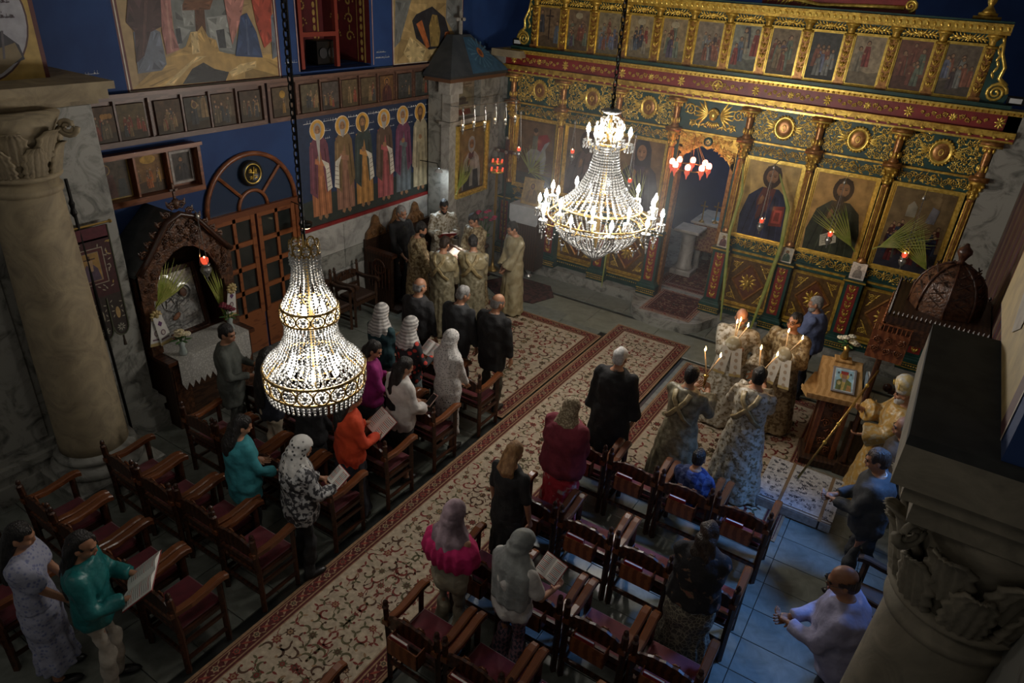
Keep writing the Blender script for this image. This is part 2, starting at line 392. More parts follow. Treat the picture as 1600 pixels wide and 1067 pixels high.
# round-cornered rug corner under the prayer stand by the singers
mb = MB(); mb.prism([(-6.3, 9.9), (-5.62, 10.05), (-5.45, 10.55), (-5.75, 10.95), (-6.6, 10.95), (-6.9, 10.3)], 0.004, 0.02); 
tag(mb.build('lozenge_mat', mat('dark_mat', (0.03, 0.018, 0.016), (0.07, 0.03, 0.026), scale=14, rough=0.95, kind='voronoi')), 'dark lozenge mat on the marble beside the singers', 'mat')

# ------------------------------------------------------------------ altar step (solea)
def arc(cx, cy, rx, ry, a0, a1, n): return [(cx + rx * math.cos(a0 + (a1 - a0) * i / n), cy + ry * math.sin(a0 + (a1 - a0) * i / n)) for i in range(n + 1)]
pts = [(XW, 15.8), (XW, 11.38), (-4.35, 11.38)] + arc(-4.35, 11.18, .2, .2, PI / 2, 0, 5)[1:] + arc(XC, 11.05, 0.68, 0.42, PI, 2 * PI, 14) + arc(-2.47, 11.18, .2, .2, PI, PI / 2, 5)[:-1] + [(-2.47, 11.38), (XR, 11.38), (XR, 15.8)]
mb = MB(); mb.prism(pts, -0.02, 0.10); mb.prism([(p[0], p[1] + (0.012 if p[1] < 12 else 0)) for p in pts], 0.10, 0.17)
struct('trim_1', mb, MARBLE)

# ------------------------------------------------------------------ left wall
def wall_frame(x=XW, out=1): return frame((x, 0, 0), (0, 1, 0), (0, 0, 1), (1, 0, 0))
mb = MB(); mb.box2((XW - 0.3, 3.3, -0.02), (XW, 7.13, 7.0)); mb.box2((XW - 0.3, 7.13, -0.02), (XW, 8.60, 3.92))
mb.box2((XW - 0.3, 8.60, -0.02), (XW, 16.0, 7.0)); mb.box2((XW - 1.3, 7.0, 3.7), (XW - 1.0, 9.0, 7.0))
mb.box2((XW - 1.05, 7.0, 3.90), (XW - 0.28, 8.8, 3.94)); mb.box2((XW - 1.3, 8.56, 3.92), (XW - .002, 8.8, 7.0)); mb.box2((XW - 1.3, 7.0, 3.9), (XW - 0.28, 7.14, 7.0))
wl = struct('wall_left', mb, BLUE)
# marble wainscot of the left wall, slab by slab
def slab(u0, u1, v0, v1, th=0.03, m=MARBLEW, par=None, x=XW):
    t = MB(); t.box2((x, u0 + .004, v0 + .004), (x + th, u1 - .004, v1 - .004)); return t.build('marble_slab', m, par or wl)
for i, (a, b) in enumerate(((6.92, 7.75), (7.75, 8.6), (8.6, 9.4), (9.4, 10.12))):
    slab(a, b, 0.0, 0.8); slab(a, b, 0.8, 1.12, m=MARBLE); slab(a, b, 1.12, 1.57)
for v0, v1, d in ((1.57, 1.60, .05), (1.60, 1.655, .035)):
    t = MB(); t.box2((XW, 6.92, v0), (XW + d, 10.12, v1)); t.build('mural_border', RED if v0 > 1.58 else MARBLEW, wl)
t = MB(); t.box2((XW, 9.98, 1.6), (XW + 0.03, 10.12, 3.32)); t.build('mural_border', RED, wl)

MURAL1 = [
  ((0.36, 0.25, 0.12), [(4.653, 4.81), (7.205, 4.829), (7.098, 3.86), (4.634, 3.857)]),
  ((0.17, 0.18, 0.17), [(5.303, 4.88), (6.214, 4.893), (6.108, 4.199), (5.277, 4.309)]),
  ((0.27, 0.28, 0.26), [(5.423, 4.766), (5.596, 4.8), (5.56, 4.535), (5.423, 4.537)]),
  ((0.3, 0.31, 0.29), [(5.739, 4.628), (6.084, 4.661), (6.048, 4.277), (5.771, 4.289)]),
  ((0.05, 0.055, 0.06), [(5.849, 4.485), (5.966, 4.5), (5.966, 4.281), (5.862, 4.285)]),
  ((0.05, 0.055, 0.06), [(5.305, 4.514), (5.368, 4.521), (5.369, 4.358), (5.305, 4.351)]),
  ((0.1, 0.045, 0.025), [(5.595, 4.732), (5.724, 4.732), (5.703, 4.417), (5.564, 4.439)]),
  ((0.16, 0.07, 0.035), [(5.444, 4.766), (5.474, 4.816), (5.859, 4.819), (5.798, 4.715), (5.433, 4.707)]),
  ((0.42, 0.27, 0.09), [(4.661, 3.898), (5.136, 4.211), (5.405, 4.321), (5.496, 4.475), (5.581, 4.473), (5.658, 4.542), (5.725, 4.416), (5.831, 4.377), (5.856, 4.248), (6.105, 4.181), (7.132, 4.171), (7.099, 3.871), (4.985, 3.852)]),
  ((0.55, 0.4, 0.18), [(5.059, 3.918), (5.366, 4.11), (5.535, 4.209), (5.667, 4.202), (5.455, 4.123), (5.161, 3.909)]),
  ((0.56, 0.41, 0.19), [(5.496, 4.475), (5.583, 4.482), (5.585, 4.242), (5.474, 4.23)]),
  ((0.55, 0.4, 0.18), [(5.957, 3.999), (6.139, 4.084), (6.393, 4.108), (6.382, 4.03), (5.996, 3.939)]),
  ((0.03, 0.03, 0.03), [(5.287, 3.908), (5.445, 4.07), (5.61, 4.132), (5.754, 4.05), (5.957, 3.999), (5.894, 3.899)]),
  ((0.13, 0.15, 0.19), [(4.759, 4.096), (4.785, 4.493), (5.037, 4.52), (5.108, 4.485), (5.123, 4.142), (5.049, 4.077), (4.752, 4.062)]),
  ((0.065, 0.035, 0.035), [(4.816, 4.904), (5.211, 4.911), (5.161, 4.551), (4.992, 4.488), (4.865, 4.242), (4.756, 4.172), (4.803, 4.492), (4.723, 4.591)]),
  ((0.1, 0.055, 0.05), [(4.981, 4.812), (5.019, 4.813), (4.869, 4.259), (4.837, 4.243)]),
  ((0.36, 0.16, 0.14), [(5.185, 4.879), (5.303, 4.88), (5.274, 4.515), (5.315, 4.29), (5.142, 4.246), (5.128, 4.484)]),
  ((0.46, 0.24, 0.2), [(5.225, 4.782), (5.255, 4.782), (5.23, 4.276), (5.198, 4.269)]),
  ((0.4, 0.18, 0.15), [(6.005, 4.89), (6.333, 4.894), (6.215, 4.587), (6.054, 4.314), (6.035, 4.499)]),
  ((0.035, 0.06, 0.13), [(6.223, 4.642), (6.325, 4.677), (6.441, 4.452), (6.501, 4.142), (6.081, 4.182)]),
  ((0.36, 0.06, 0.035), [(6.405, 4.895), (6.757, 4.9), (6.686, 4.349), (6.542, 4.257), (6.455, 4.546)]),
  ((0.15, 0.17, 0.2), [(6.697, 4.638), (6.913, 4.674), (6.821, 4.145), (6.655, 4.114)]),
  ((0.07, 0.1, 0.18), [(6.29, 4.604), (6.314, 4.604), (6.302, 4.181), (6.265, 4.182)]),
]
MURAL2 = [
  ((0.4, 0.28, 0.12), [(9.111, 4.844), (11.11, 4.859), (11.141, 4.257), (10.435, 3.901), (9.081, 3.901)]),
  ((0.17, 0.18, 0.17), [(9.148, 4.844), (9.534, 4.847), (9.247, 4.242), (9.108, 4.152)]),
  ((0.2, 0.21, 0.2), [(10.457, 4.903), (11.105, 4.961), (11.134, 4.39), (10.752, 4.268), (10.443, 4.556)]),
  ((0.02, 0.022, 0.03), [(9.549, 4.543), (9.651, 4.637), (10.067, 4.755), (10.42, 4.582), (10.588, 4.273), (10.339, 4.101), (9.985, 4.09), (9.648, 4.277)]),
  ((0.4, 0.12, 0.035), [(9.65, 4.494), (9.794, 4.552), (10.007, 4.14), (9.92, 4.106)]),
  ((0.4, 0.12, 0.035), [(10.425, 4.355), (10.562, 4.364), (10.521, 4.172), (10.362, 4.1)]),
  ((0.28, 0.19, 0.06), [(9.983, 4.464), (10.068, 4.634), (10.198, 4.621), (10.29, 4.358), (10.249, 4.131), (10.028, 4.139)]),
  ((0.55, 0.42, 0.2), [(9.321, 4.07), (9.486, 4.306), (9.647, 4.228), (9.899, 4.094), (9.813, 3.922), (9.479, 3.89)]),
  ((0.5, 0.37, 0.17), [(9.985, 4.09), (10.43, 4.123), (10.658, 4.245), (10.526, 3.989), (10.074, 3.895)]),
]

def shade(c, k): return tuple(min(1, x * k) for x in c)
def painting(name, M, shapes, m=PAINT, parent=None):
    mb = MB(M)
    paint_into(mb, shapes, .010)
    return mb.build(name, m, parent)
def rectp(a, b, c, d): return [(a, b), (c, b), (c, d), (a, d)]
def ellp(cx, cy, rx, ry, n=14): return [(cx + rx * math.cos(2 * PI * i / n), cy + ry * math.sin(2 * PI * i / n)) for i in range(n)]
WF = wall_frame()
def facets(shapes):
    rd = random.Random(77); out = []
    for c, p in shapes:
        out.append((c, p)); P = np.array(p); ce = P.mean(axis=0); n = len(P)
        if n < 4: continue
        for i in range(n):
            a, b = P[i], P[(i + 1) % n]; L = lambda q, t: tuple(q + (ce - q) * t); k = rd.choice((.55, .7, 1.3, 1.5))
            out.append((shade(c, k), [L(a, .08), L(a * .6 + b * .4, .12), L(a * .8 + b * .2, .5)]))
            out.append((shade(c, 2 - k), [L(a * .45 + b * .55, .1), L(a * .3 + b * .7, .1), L(a * .5 + b * .5, .42)]))
    return out
def saint(S, u, v, h, robe, mantle, hair, halo=(0.62, 0.33, 0.06), scroll=0, beard=1, w=1.0, skin=(0.30, 0.16, 0.08), halor=0.098, longb=0):
    X = lambda a: u + a * h * w
    Y = lambda b: v + b * h
    P = lambda c, pts: S.append((c, [(X(a), Y(b)) for a, b in pts]))
    P(shade(skin, .9), [(-.06, .02), (-.03, 0.0), (-.01, .03), (-.02, .07), (-.05, .07)]); P(shade(skin, .9), [(.02, .02), (.05, -.005), (.075, .02), (.05, .07), (.02, .07)])
    P(robe, [(-.125, .05), (.125, .04), (.13, .4), (.10, .78), (-.10, .78), (-.12, .4)])
    for k in range(5):
        a = -.09 + k * .045; P(shade(robe, .55 if k % 2 else 1.45), [(a, .05), (a + .014, .05), (a * .75 + .012, .44), (a * .75, .44)])
    P(mantle, [(-.145, .30), (-.05, .22), (-.02, .55), (.03, .80), (-.06, .81), (-.115, .74)])
    P(mantle, [(.15, .34), (.07, .26), (.04, .55), (.0, .80), (.07, .81), (.12, .74)])
    P(shade(mantle, 1.5), [(-.11, .34), (-.095, .33), (-.07, .72), (-.085, .73)]); P(shade(mantle, .5), [(.095, .35), (.11, .36), (.085, .70), (.07, .70)])
    P(shade(mantle, .5), [(-.075, .28), (-.06, .27), (-.045, .6), (-.055, .6)]); P(shade(robe, 1.25), [(-.06, .57), (.06, .53), (.07, .58), (-.05, .62)])
    P(skin, [(-.03, .60), (.0, .585), (.03, .60), (.02, .635), (-.02, .64)])
    if scroll:
        s = scroll; P((.62, .58, .48), [(s * .03, .60), (s * .12, .55), (s * .15, .30), (s * .085, .27), (s * .075, .5)])
        for k in range(5): P((.2, .15, .12), [(s * .085, .31 + k * .045), (s * .135, .325 + k * .045), (s * .135, .332 + k * .045), (s * .085, .317 + k * .045)])
    S.append(((.72, .60, .42), ellp(u, Y(.885), halor * h * 1.0, halor * h, 20))); S.append((halo, ellp(u, Y(.885), halor * h * .92, halor * h * .92, 20)))
    S.append((hair, ellp(u, Y(.892), .05 * h, .06 * h))); S.append((skin, ellp(u, Y(.878), .036 * h, .05 * h)))
    S.append((shade(skin, .4), rectp(u - .025 * h, Y(.885), u - .008 * h, Y(.891)))); S.append((shade(skin, .4), rectp(u + .008 * h, Y(.885), u + .025 * h, Y(.891))))
    S.append((shade(skin, 1.6), rectp(u - .004 * h, Y(.86), u + .005 * h, Y(.885))))
    if beard: P(hair if not longb else (.42, .40, .36), [(-.04, .865), (-.015, .85), (.015, .85), (.04, .865), (.025, .80), (.0, .77 - longb * .22), (-.025, .80)])
def squiggle(S, u, v, w, h, col=(0.62, 0.62, 0.60), n=None, seed=0):
    rd = random.Random(seed); n = n or max(3, int(w / (h * .8)))
    for k in range(n):
        a = u + w * k / n; b = w / n
        S.append((col, [(a, v), (a + b * .95, v + h * .06), (a + b * .95, v + h * .2), (a, v + h * .14)]))
        t = rd.random()
        if t < .55: S.append((col, [(a + b * .3, v), (a + b * .45, v), (a + b * .5, v + h * (.5 + .5 * rd.random())), (a + b * .38, v + h * .6)]))
        elif t < .8: S.append((col, ellp(a + b * .5, v + h * .28, b * .3, h * .2, 8)))
        if rd.random() < .6: S.append((col, ellp(a + b * .5, v + h * (.8 if t > .3 else -.25), h * .09, h * .09, 6)))
# lower mural: six haloed saints
S = [((.016, .032, .075), rectp(6.94, 1.655, 9.99, 3.31)), ((.028, .036, .03), [(6.94, 1.655), (9.99, 1.655), (9.99, 2.02), (9.3, 2.10), (8.4, 2.05), (7.6, 2.12), (6.94, 2.05)])]
hs = [(7.36, (.34, .13, .055), (.15, .05, .07), (.32, .30, .28), 1, 1), (7.87, (.26, .13, .085), (.19, .12, .055), (.34, .32, .3), -1, 0), (8.31, (.40, .20, .06), (.045, .06, .055), (.10, .07, .05), 1, 0),
      (8.81, (.32, .085, .085), (.11, .07, .05), (.40, .38, .34), 1, 0), (9.28, (.11, .13, .14), (.16, .055, .10), (.38, .36, .33), 0, 0), (9.74, (.34, .29, .18), (.38, .33, .22), (.12, .06, .03), 0, 0)]
for i, (u, r, m_, hr, sc, lb) in enumerate(hs):
    saint(S, u, 1.72, 1.555, r, m_, hr, scroll=sc, longb=lb)
    squiggle(S, u - .26, 3.2, .16, .055, seed=i); squiggle(S, u + .13, 3.22 - .02, .12, .045, seed=i + 9); squiggle(S, u + .13, 3.06, .14, .04, seed=i + 19); squiggle(S, u + .14, 2.95, .11, .035, seed=i + 29)
painting('saints_mural', WF, S, PAINT, wl)
# upper murals
S = [((.10, .02, .018), rectp(4.60, 3.86, 6.80, 6.9)), ((.55, .50, .42), rectp(4.62, 3.87, 6.78, 6.88)), ((.10, .02, .018), rectp(4.635, 3.885, 6.765, 6.86)), ((.36, .25, .12), rectp(4.66, 3.90, 6.74, 6.84))] + [(c, [(min(6.74, max(4.66, a)), max(3.9, b)) for a, b in p]) for c, p in facets(MURAL1)]
painting('rocky_hill_mural', WF, S, PAINT, wl)
S = [((.10, .02, .018), rectp(9.06, 3.88, 10.95, 6.9)), ((.55, .50, .42), rectp(9.08, 3.895, 10.93, 6.88)), ((.40, .28, .12), rectp(9.10, 3.91, 10.91, 6.84))] + [(c, [(min(10.91, max(9.1, a)), max(3.91, b)) for a, b in p]) for c, p in facets(MURAL2)]
painting('tomb_mural', WF, S, PAINT, wl)
S = []
squiggle(S, 3.98, 4.0, .46, .05, (.42, .43, .43), 12, 3); squiggle(S, 4.16, 4.09, .16, .04, (.42, .43, .43), 5, 4)
squiggle(S, 8.66, 4.02, .32, .045, (.42, .43, .43), 9, 5); squiggle(S, 8.68, 4.10, .22, .04, (.42, .43, .43), 6, 6); squiggle(S, 6.86, 4.05, .22, .04, (.42, .43, .43), 6, 8)
S += [((.48, .30, .24), rectp(8.60, 3.93, 8.615, 6.9)), ((.48, .30, .24), rectp(7.10, 3.93, 7.115, 6.9)), ((.5, .46, .4), rectp(6.8, 3.875, 7.12, 3.885)), ((.5, .46, .4), rectp(8.62, 3.875, 9.06, 3.885))]
painting('wall_lettering', WF, S, PAINT, wl)
# gallery opening: maroon rear wall with gold scroll bands
S = [((.11, .012, .014), rectp(7.1, 3.92, 8.6, 6.9)), ((.15, .15, .14), rectp(7.2, 4.35, 7.72, 5.6)), ((.26, .25, .22), rectp(7.45, 4.5, 7.72, 4.85))]
for u in (7.90, 8.12):
    for k in range(9):
        v = 4.45 + k * .24
        for q in range(10):
            a = q * .6; r = .085 - q * .006; S.append(((.42, .27, .07), ellp(u + r * math.cos(a + k * PI), v + r * math.sin(a), .016, .016, 6)))
for k in range(22): S.append(((.45, .29, .08), ellp(8.36, 4.05 + k * .11, .03, .045, 8)))
S.append(((.40, .25, .06), rectp(8.42, 3.95, 8.45, 6.9)))
painting('gallery_wall_ornament', frame((XW - 1.0 + .004, 0, 0), (0, 1, 0), (0, 0, 1), (1, 0, 0)), S, PAINT, wl)
S = [((.11, .012, .014), rectp(-9.0, 3.95, -8.0, 6.9))]
for u, r0 in ((-8.72, .10), (-8.42, .09)):
    for k in range(11):
        v = 4.30 + k * .25
        for q in range(16):
            a = q * .42; r = r0 - q * .005; S.append(((.42, .27, .07), ellp(u + r * math.cos(a + k * PI), v + r * math.sin(a), .016, .016, 6)))
        S.append(((.42, .27, .07), ellp(u, v + .125, .012, .05, 8)))
for k in range(26): S.append(((.45, .29, .08), ellp(-8.17, 4.02 + k * .11, .028, .045, 8)))
S += [((.45, .29, .08), rectp(-8.12, 3.95, -8.09, 6.9)), ((.34, .20, .05), rectp(-8.26, 3.95, -8.245, 6.9))]
painting('jamb_ornament', frame((0, 8.556, 0), (1, 0, 0), (0, 0, 1), (0, -1, 0)), S, PAINT, wl)
mb = MB()
for a, b in (((-8.12, 7.22, 3.94), (-8.06, 7.28, 6.9)), ((-8.12, 7.9, 3.94), (-8.06, 7.96, 6.9)), ((-8.12, 7.28, 4.36), (-8.06, 7.9, 4.42)), ((-8.12, 7.28, 5.3), (-8.06, 7.9, 5.36))): mb.box2(a, b)
tag(mb.build('gallery_rail', mat('red_lacquer', (0.20, 0.028, 0.018), rough=0.4)), 'red wooden rail frame standing in the gallery opening above the icons', 'railing')
t = thing('loudspeaker', 'small black loudspeaker on the floor of the gallery opening', 'loudspeaker', (-8.35, 7.86, 3.945))
mb = MB(); mb.bevbox((0, 0, .17), (.24, .36, .34), .015); mb.build('cabinet', IRON, t)
for dy in (-.08, .09):
    mb = MB(); mb.lathe([(0.0, 0), (.055, .004), (.07, .012), (.075, 0.02)], 14, (0, 0, 0)); o = mb.build('cone', mat('speaker_cone', (.03, .03, .032), rough=.5), t); o.matrix_local = Matrix(((0, 0, 1, .12), (0, 1, 0, dy), (-1, 0, 0, .17), (0, 0, 0, 1)))

# ------------------------------------------------------------------ left pier and column
mb = MB(); mb.box2((XW - .3, 2.05, -0.02), (-7.42, 3.86, 3.98)); pier = struct('wall_pier', mb, MARBLE)
for (a, b) in ((2.08, 2.62), (3.34, 3.84)):
    for v0, v1 in ((0.55, 1.9), (1.9, 3.9)):
        t = MB(); t.box2((-7.42, a, v0), (-7.40, b, v1)); t.build('marble_slab', MARBLE, pier)
for z0, z1, d in ((0, .22, .13), (.22, .34, .09), (.34, .42, .12), (.42, .5, .05)):
    t = MB(); t.box2((-7.42 - .3, 2.05 - d * .6, z0), (-7.42 + d, 3.86 + d * .6, z1)); t.build('base_moulding', MARBLE, pier)
mb = MB()
for z0, z1, d in ((3.98, 4.03, .0), (4.03, 4.12, .07), (4.12, 4.19, .12)): mb.box2((XW - .3, 2.0 - d, z0), (-7.0 + d, 3.72 + d, z1))
struct('trim_2', mb, STONE)
mb = MB(); mb.box2((XW - .3, 1.6, 4.19), (-7.34, 3.50, 7.0)); wp = struct('wall_spandrel', mb, mat('ochre_plaster', (0.42, 0.28, 0.075), (0.34, 0.22, 0.06), scale=5, rough=0.8))
S = [((.42, .28, .075), rectp(1.6, 4.19, 3.46, 7.0)), ((.09, .02, .02), rectp(3.46, 4.19, 3.50, 7.0)), ((.07, .03, .03), ellp(2.86, 4.72, .565, .565, 40)), ((.36, .36, .40), ellp(2.86, 4.72, .55, .55, 40)), ((.50, .33, .06), ellp(2.76, 4.95, .36, .46, 30)), ((.07, .04, .03), ellp(2.74, 4.92, .28, .38, 24)),
     ((.035, .035, .045), [(2.35, 4.35), (2.6, 4.2), (3.0, 4.25), (3.32, 4.36), (3.30, 4.48), (3.15, 4.62), (2.9, 4.66), (2.6, 4.6)]), ((.20, .15, .08), [(2.85, 4.20), (3.1, 4.25), (3.30, 4.38), (3.27, 4.5), (3.0, 4.42), (2.8, 4.3)])]
for k in range(5): S.append(((.10, .09, .10), [(2.7 + k * .11, 4.25 + k * .03), (2.72 + k * .11, 4.25 + k * .03), (2.84 + k * .09, 4.6), (2.82 + k * .09, 4.6)]))
squiggle(S, 3.17, 4.82, .14, .07, (.06, .04, .05), 4, 41); squiggle(S, 3.2, 4.7, .12, .06, (.06, .04, .05), 3, 42)
painting('medallion_mural', frame((-7.34, 0, 0), (0, 1, 0), (0, 0, 1), (1, 0, 0)), S, PAINT, wp)

def leaf_mesh(mb, rr, w, h, curl, thick=.02, n=18, nu=15):
    """an acanthus leaf wrapped round the bell: lobed edge, fanned veins, tip curling outward"""
    rows = []
    for i in range(n + 1):
        t = i / n; hw = w / 2 * math.sin(PI * (.24 + .70 * t)) ** .7 * (1 - .24 * abs(math.sin(4.2 * PI * t)) * (t > .12))
        out = .012 + .03 * math.sin(PI * t) + curl * t ** 3; zz = h * (t - .30 * max(0, t - .72) ** 2 / .08 * .28)
        rows.append([(hw * q, -(out + .013 * math.cos(5 * PI * q) * (1 - .4 * t) + .026 * (1 - q * q)), zz - .10 * h * q * q * (1 - t)) for q in np.linspace(-1, 1, nu)])
    vs = np.array(rows).reshape(-1, 3); back = vs.copy(); back[:, 1] += thick
    def wrap(q): R = rr - q[:, 1]; a = q[:, 0] / rr; return np.stack([R * np.sin(a), -R * np.cos(a), q[:, 2]], axis=1)
    vs, back = wrap(vs), wrap(back); k = len(vs); fs = []
    for i in range(n):
        for j in range(nu - 1):
            a = i * nu + j; fs.append((a, a + 1, a + nu + 1, a + nu)); fs.append((k + a, k + a + nu, k + a + nu + 1, k + a + 1))
        for j in (0, nu - 1):
            a = i * nu + j; q = (a, a + nu, k + a + nu, k + a); fs.append(q if j == 0 else q[::-1])
    b = n * nu
    for j in range(nu - 1): fs.append((b + j, b + j + 1, k + b + j + 1, k + b + j))
    mb.add(np.concatenate([vs, back]), fs)
def column(name, label, loc, r, z_base, z_neck, z_top, base_parts=True, leafs=8, m=STONE):
    t = thing(name, label, 'column', loc)
    rt = r * .86
    mb = MB(); mb.lathe([(r * 1.02, z_base), (r, z_base + .15), (r * .98, z_base + (z_neck - z_base) * .4), (rt, z_neck - .14), (rt * 1.0, z_neck - .13), (rt * 1.07, z_neck - .12), (rt * 1.09, z_neck - .09), (rt * 1.07, z_neck - .065), (rt * 1.0, z_neck - .06), (rt, z_neck)], 32); mb.build('shaft', m, t, True)
    mb = MB(); mb.lathe([(rt * 1.0, z_neck), (rt * 1.12, z_neck + .015), (rt * 1.16, z_neck + .035), (rt * 1.1, z_neck + .055), (rt, z_neck + .06)], 32); mb.build('astragal', m, t, True)
    H = z_top - z_neck - .05
    cp = MB(); cp.lathe([(rt * .98, z_neck + .05), (rt * 1.0, z_neck + H * .5), (rt * 1.2, z_neck + H * .8), (rt * 1.45, z_neck + H + .05)], 24); c = cp.build('capital', m, t, True)
    for ring, (z0, hh, rr, cu, off) in enumerate(((z_neck + .06, H * .56, rt * 1.0, .11, 0), (z_neck + H * .34, H * .62, rt * 1.03, .17, .5))):
        lm = MB(); leaf_mesh(lm, rr, 2 * PI * rr / leafs * 1.0, hh, cu); me = lm.mesh('acanthus_leaf', m, True)
        for k in range(leafs):
            a = 2 * PI * (k + off) / leafs
            link('acanthus_leaf', me, c, M=Matrix.Rotation(a, 4, 'Z') @ Matrix.Translation((0, 0, z0)))
    vm = MB(); p = spiral(0, 0, .012, .085, 0, 2.0, 26); vm.tube([(a, 0, b) for a, b in p], np.linspace(.012, .024, 26), 6); me = vm.mesh('volute', m, True)
    for k in range(4):
        a = PI / 4 + k * PI / 2; link('volute', me, c, M=Matrix.Rotation(a, 4, 'Z') @ Matrix.Translation((rt * 1.62, 0, z_top - .11)))
    if base_parts:
        mb = MB(); mb.lathe([(r * 1.30, .24), (r * 1.36, .28), (r * 1.34, .33), (r * 1.18, .36), (r * 1.12, .385), (r * 1.16, .40), (r * 1.22, .43), (r * 1.18, .46), (r * 1.05, .48), (r * 1.0, .5)], 32); mb.build('base_torus', MARBLE, t, True)
        mb = MB(); mb.bevbox((0, 0, .11), (r * 2.9, r * 2.9, .25), .02); mb.build('plinth', MARBLE, t)
    return t
column('marble_column', 'tall round ochre stone column with carved capital left of the shrine', (-7.02, 2.90, 0), .335, .47, 3.42, 3.98, m=STONE)

# ------------------------------------------------------------------ icon screen
def leafr(mb, cx, cy, l, w, a, z=0.0, hgt=.012, col=None):
    o = lens(cx, cy, l, w, a); mb.add([(x, y, z) for x, y in o] + [(cx, cy, z + hgt)], [(i, (i + 1) % 6, 6) for i in range(6)], col)
def scroll(mb, cx, cy, R, a0, turns, r=.008, n=16, leaves=4, z=.008, seed=0):
    p = spiral(cx, cy, R, R * .16, a0, turns, n)
    mb.tube([(x, y, z) for x, y in p], np.linspace(r, r * .55, n), 5, flat=.9)
    mb.ell((p[-1][0], p[-1][1], z), (R * .2, R * .2, .012), 6, 4)
    for k in range(leaves):
        i = int((k + .5) * n / (leaves + 1.5)); x, y = p[i]; a = math.atan2(y - cy, x - cx)
        leafr(mb, x + math.cos(a) * R * .22, y + math.sin(a) * R * .22, R * .36, R * .15, a + .6 * (1 if turns > 0 else -1), z * .6, .016)
def vine_panel(w, h, nx, ny, r=.008, hole=None, seed=1):
    mb = MB(); rd = random.Random(seed); sx, sy = w / nx, h / ny
    for i in range(nx):
        for j in range(ny):
            x, y = -w / 2 + (i + .5) * sx, -h / 2 + (j + .5) * sy
            if hole and abs(x) < hole[0] and abs(y) < hole[1]: continue
            d = 1 if (i + j) % 2 else -1
            if x < 0: d = -d
            R = min(sx, sy) * .45
            scroll(mb, x, y, R, rd.uniform(0, 6.28) if ny > 1 else (PI * (i % 2)), d * 1.6, r, 15, 4)
            for k in range(7):
                a = rd.uniform(0, 6.28); leafr(mb, x + math.cos(a) * sx * .5, y + math.sin(a) * sy * .46, min(sx, sy) * .26, min(sx, sy) * .10, rd.uniform(0, 6.28), .002, .014)
    return mb
def fr(x, z, y=YI): return Matrix(((1, 0, 0, x), (0, 0, -1, y), (0, 1, 0, z), (0, 0, 0, 1)))     # local xy on the screen's face, z towards the nave
def frame_mb(w, h, t, d, steps=2):
    mb = MB()
    for k in range(steps):
        o = t * k / steps; i = t * (k + 1) / steps; dd = d * (1 - k * .45)
        for a, b in (((-w / 2 + o, -h / 2 + o), (w / 2 - o, -h / 2 + i)), ((-w / 2 + o, h / 2 - i), (w / 2 - o, h / 2 - o)), ((-w / 2 + o, -h / 2 + i), (-w / 2 + i, h / 2 - i)), ((w / 2 - i, -h / 2 + i), (w / 2 - o, h / 2 - i))):
            mb.box2((*a, 0), (*b, dd))
    return mb
ico = thing('icon_screen', 'tall gilded and dark green icon screen across the end of the nave', 'icon screen', (XC, YI, .17))
INV = Matrix.Translation((-XC, -YI, -.17))
def ip(name, me, M, parent=None, label=None):
    """a part of the screen, given in world coordinates"""
    o = link(name, me, parent or ico, M=(INV @ M) if parent is None else M)
    if label: o['label'] = label
    return o
cols = [-7.24, -6.17, -5.07, -4.02, -2.81, -1.75, -.66, .44]
# backing boards around the open doorway
for nm, x0, x1, z0, z1 in (('screen_board', -7.42, -3.87, .17, 4.05), ('screen_board', -2.95, .62, .17, 4.05), ('screen_board', -3.87, -2.95, 2.95, 4.05), ('screen_board', -7.0, .18, 4.05, 5.1)):
    mb = MB(); mb.box2((x0, YI, z0), (x1, YI + .12, z1)); ip(nm, mb.mesh(nm, GREEN), Matrix())
for x in (-3.87, -2.95):
    mb = MB(); mb.box2((x - .03, YI - .02, .17), (x + .03, YI + .16, 2.95)); ip('door_jamb', mb.mesh('door_jamb', BRONZE), Matrix())
# shared ornament meshes
me_oval = vine_panel(.94, .46, 9, 4, .0065, hole=(.15, .2), seed=4).mesh('vine_carving', GOLDB, True)
mb = MB(); mb.lathe([(.155, 0), (.155, .018), (.14, .030), (.118, .022), (.105, .010), (.0, .010)], 24, ell=1.15, caps=False); mb.lathe([(.034, .022), (.03, .034), (.022, .022)], 16, ell=1.5, caps=False)
for k in range(22):
    a = 2 * PI * k / 22; mb.ell((.155 * math.cos(a), .155 * 1.15 * math.sin(a), .02), (.018, .018, .02), 6, 4)
for s in (-1, 1):
    for q in (-.35, 0, .35): leafr(mb, s * .22, q * .1, .075, .02, q * s + (0 if s > 0 else PI), .004, .02)
me_med = mb.mesh('oval_medallion', GOLDB, True)
mb = MB(); mb.lathe([(.104, .012), (.085, .022), (.05, .02), (.0, .024)], 20, ell=1.18, caps=False); me_med2 = mb.mesh('medallion_centre', BRONZE, True)
me_fr1 = vine_panel(.92, .16, 8, 1, .008, seed=6).mesh('carved_frieze', GOLD, True)
me_fr2 = vine_panel(.90, .20, 7, 1, .010, seed=8).mesh('carved_frieze', GOLD, True)
dk = MB()
for sx in (-1, 1):
    for sy in (-1, 1):
        scroll(dk, sx * .25, sy * .28, .06, (0 if sx > 0 else PI), sx * sy * 1.8, .011, 16, 5)
        for q in range(5): leafr(dk, sx * (.17 + .028 * q), sy * (.33 - .045 * q), .045, .016, sx * sy * -.8, .002, .02)
me_corner = dk.mesh('corner_carving', GOLD, True)
mb = MB()
for k in range(10):
    a = 2 * PI * k / 10; leafr(mb, .075 * math.cos(a), .075 * math.sin(a), .05, .02, a, .012, .024)
mb.ell((0, 0, .02), (.04, .06, .03), 8, 5)
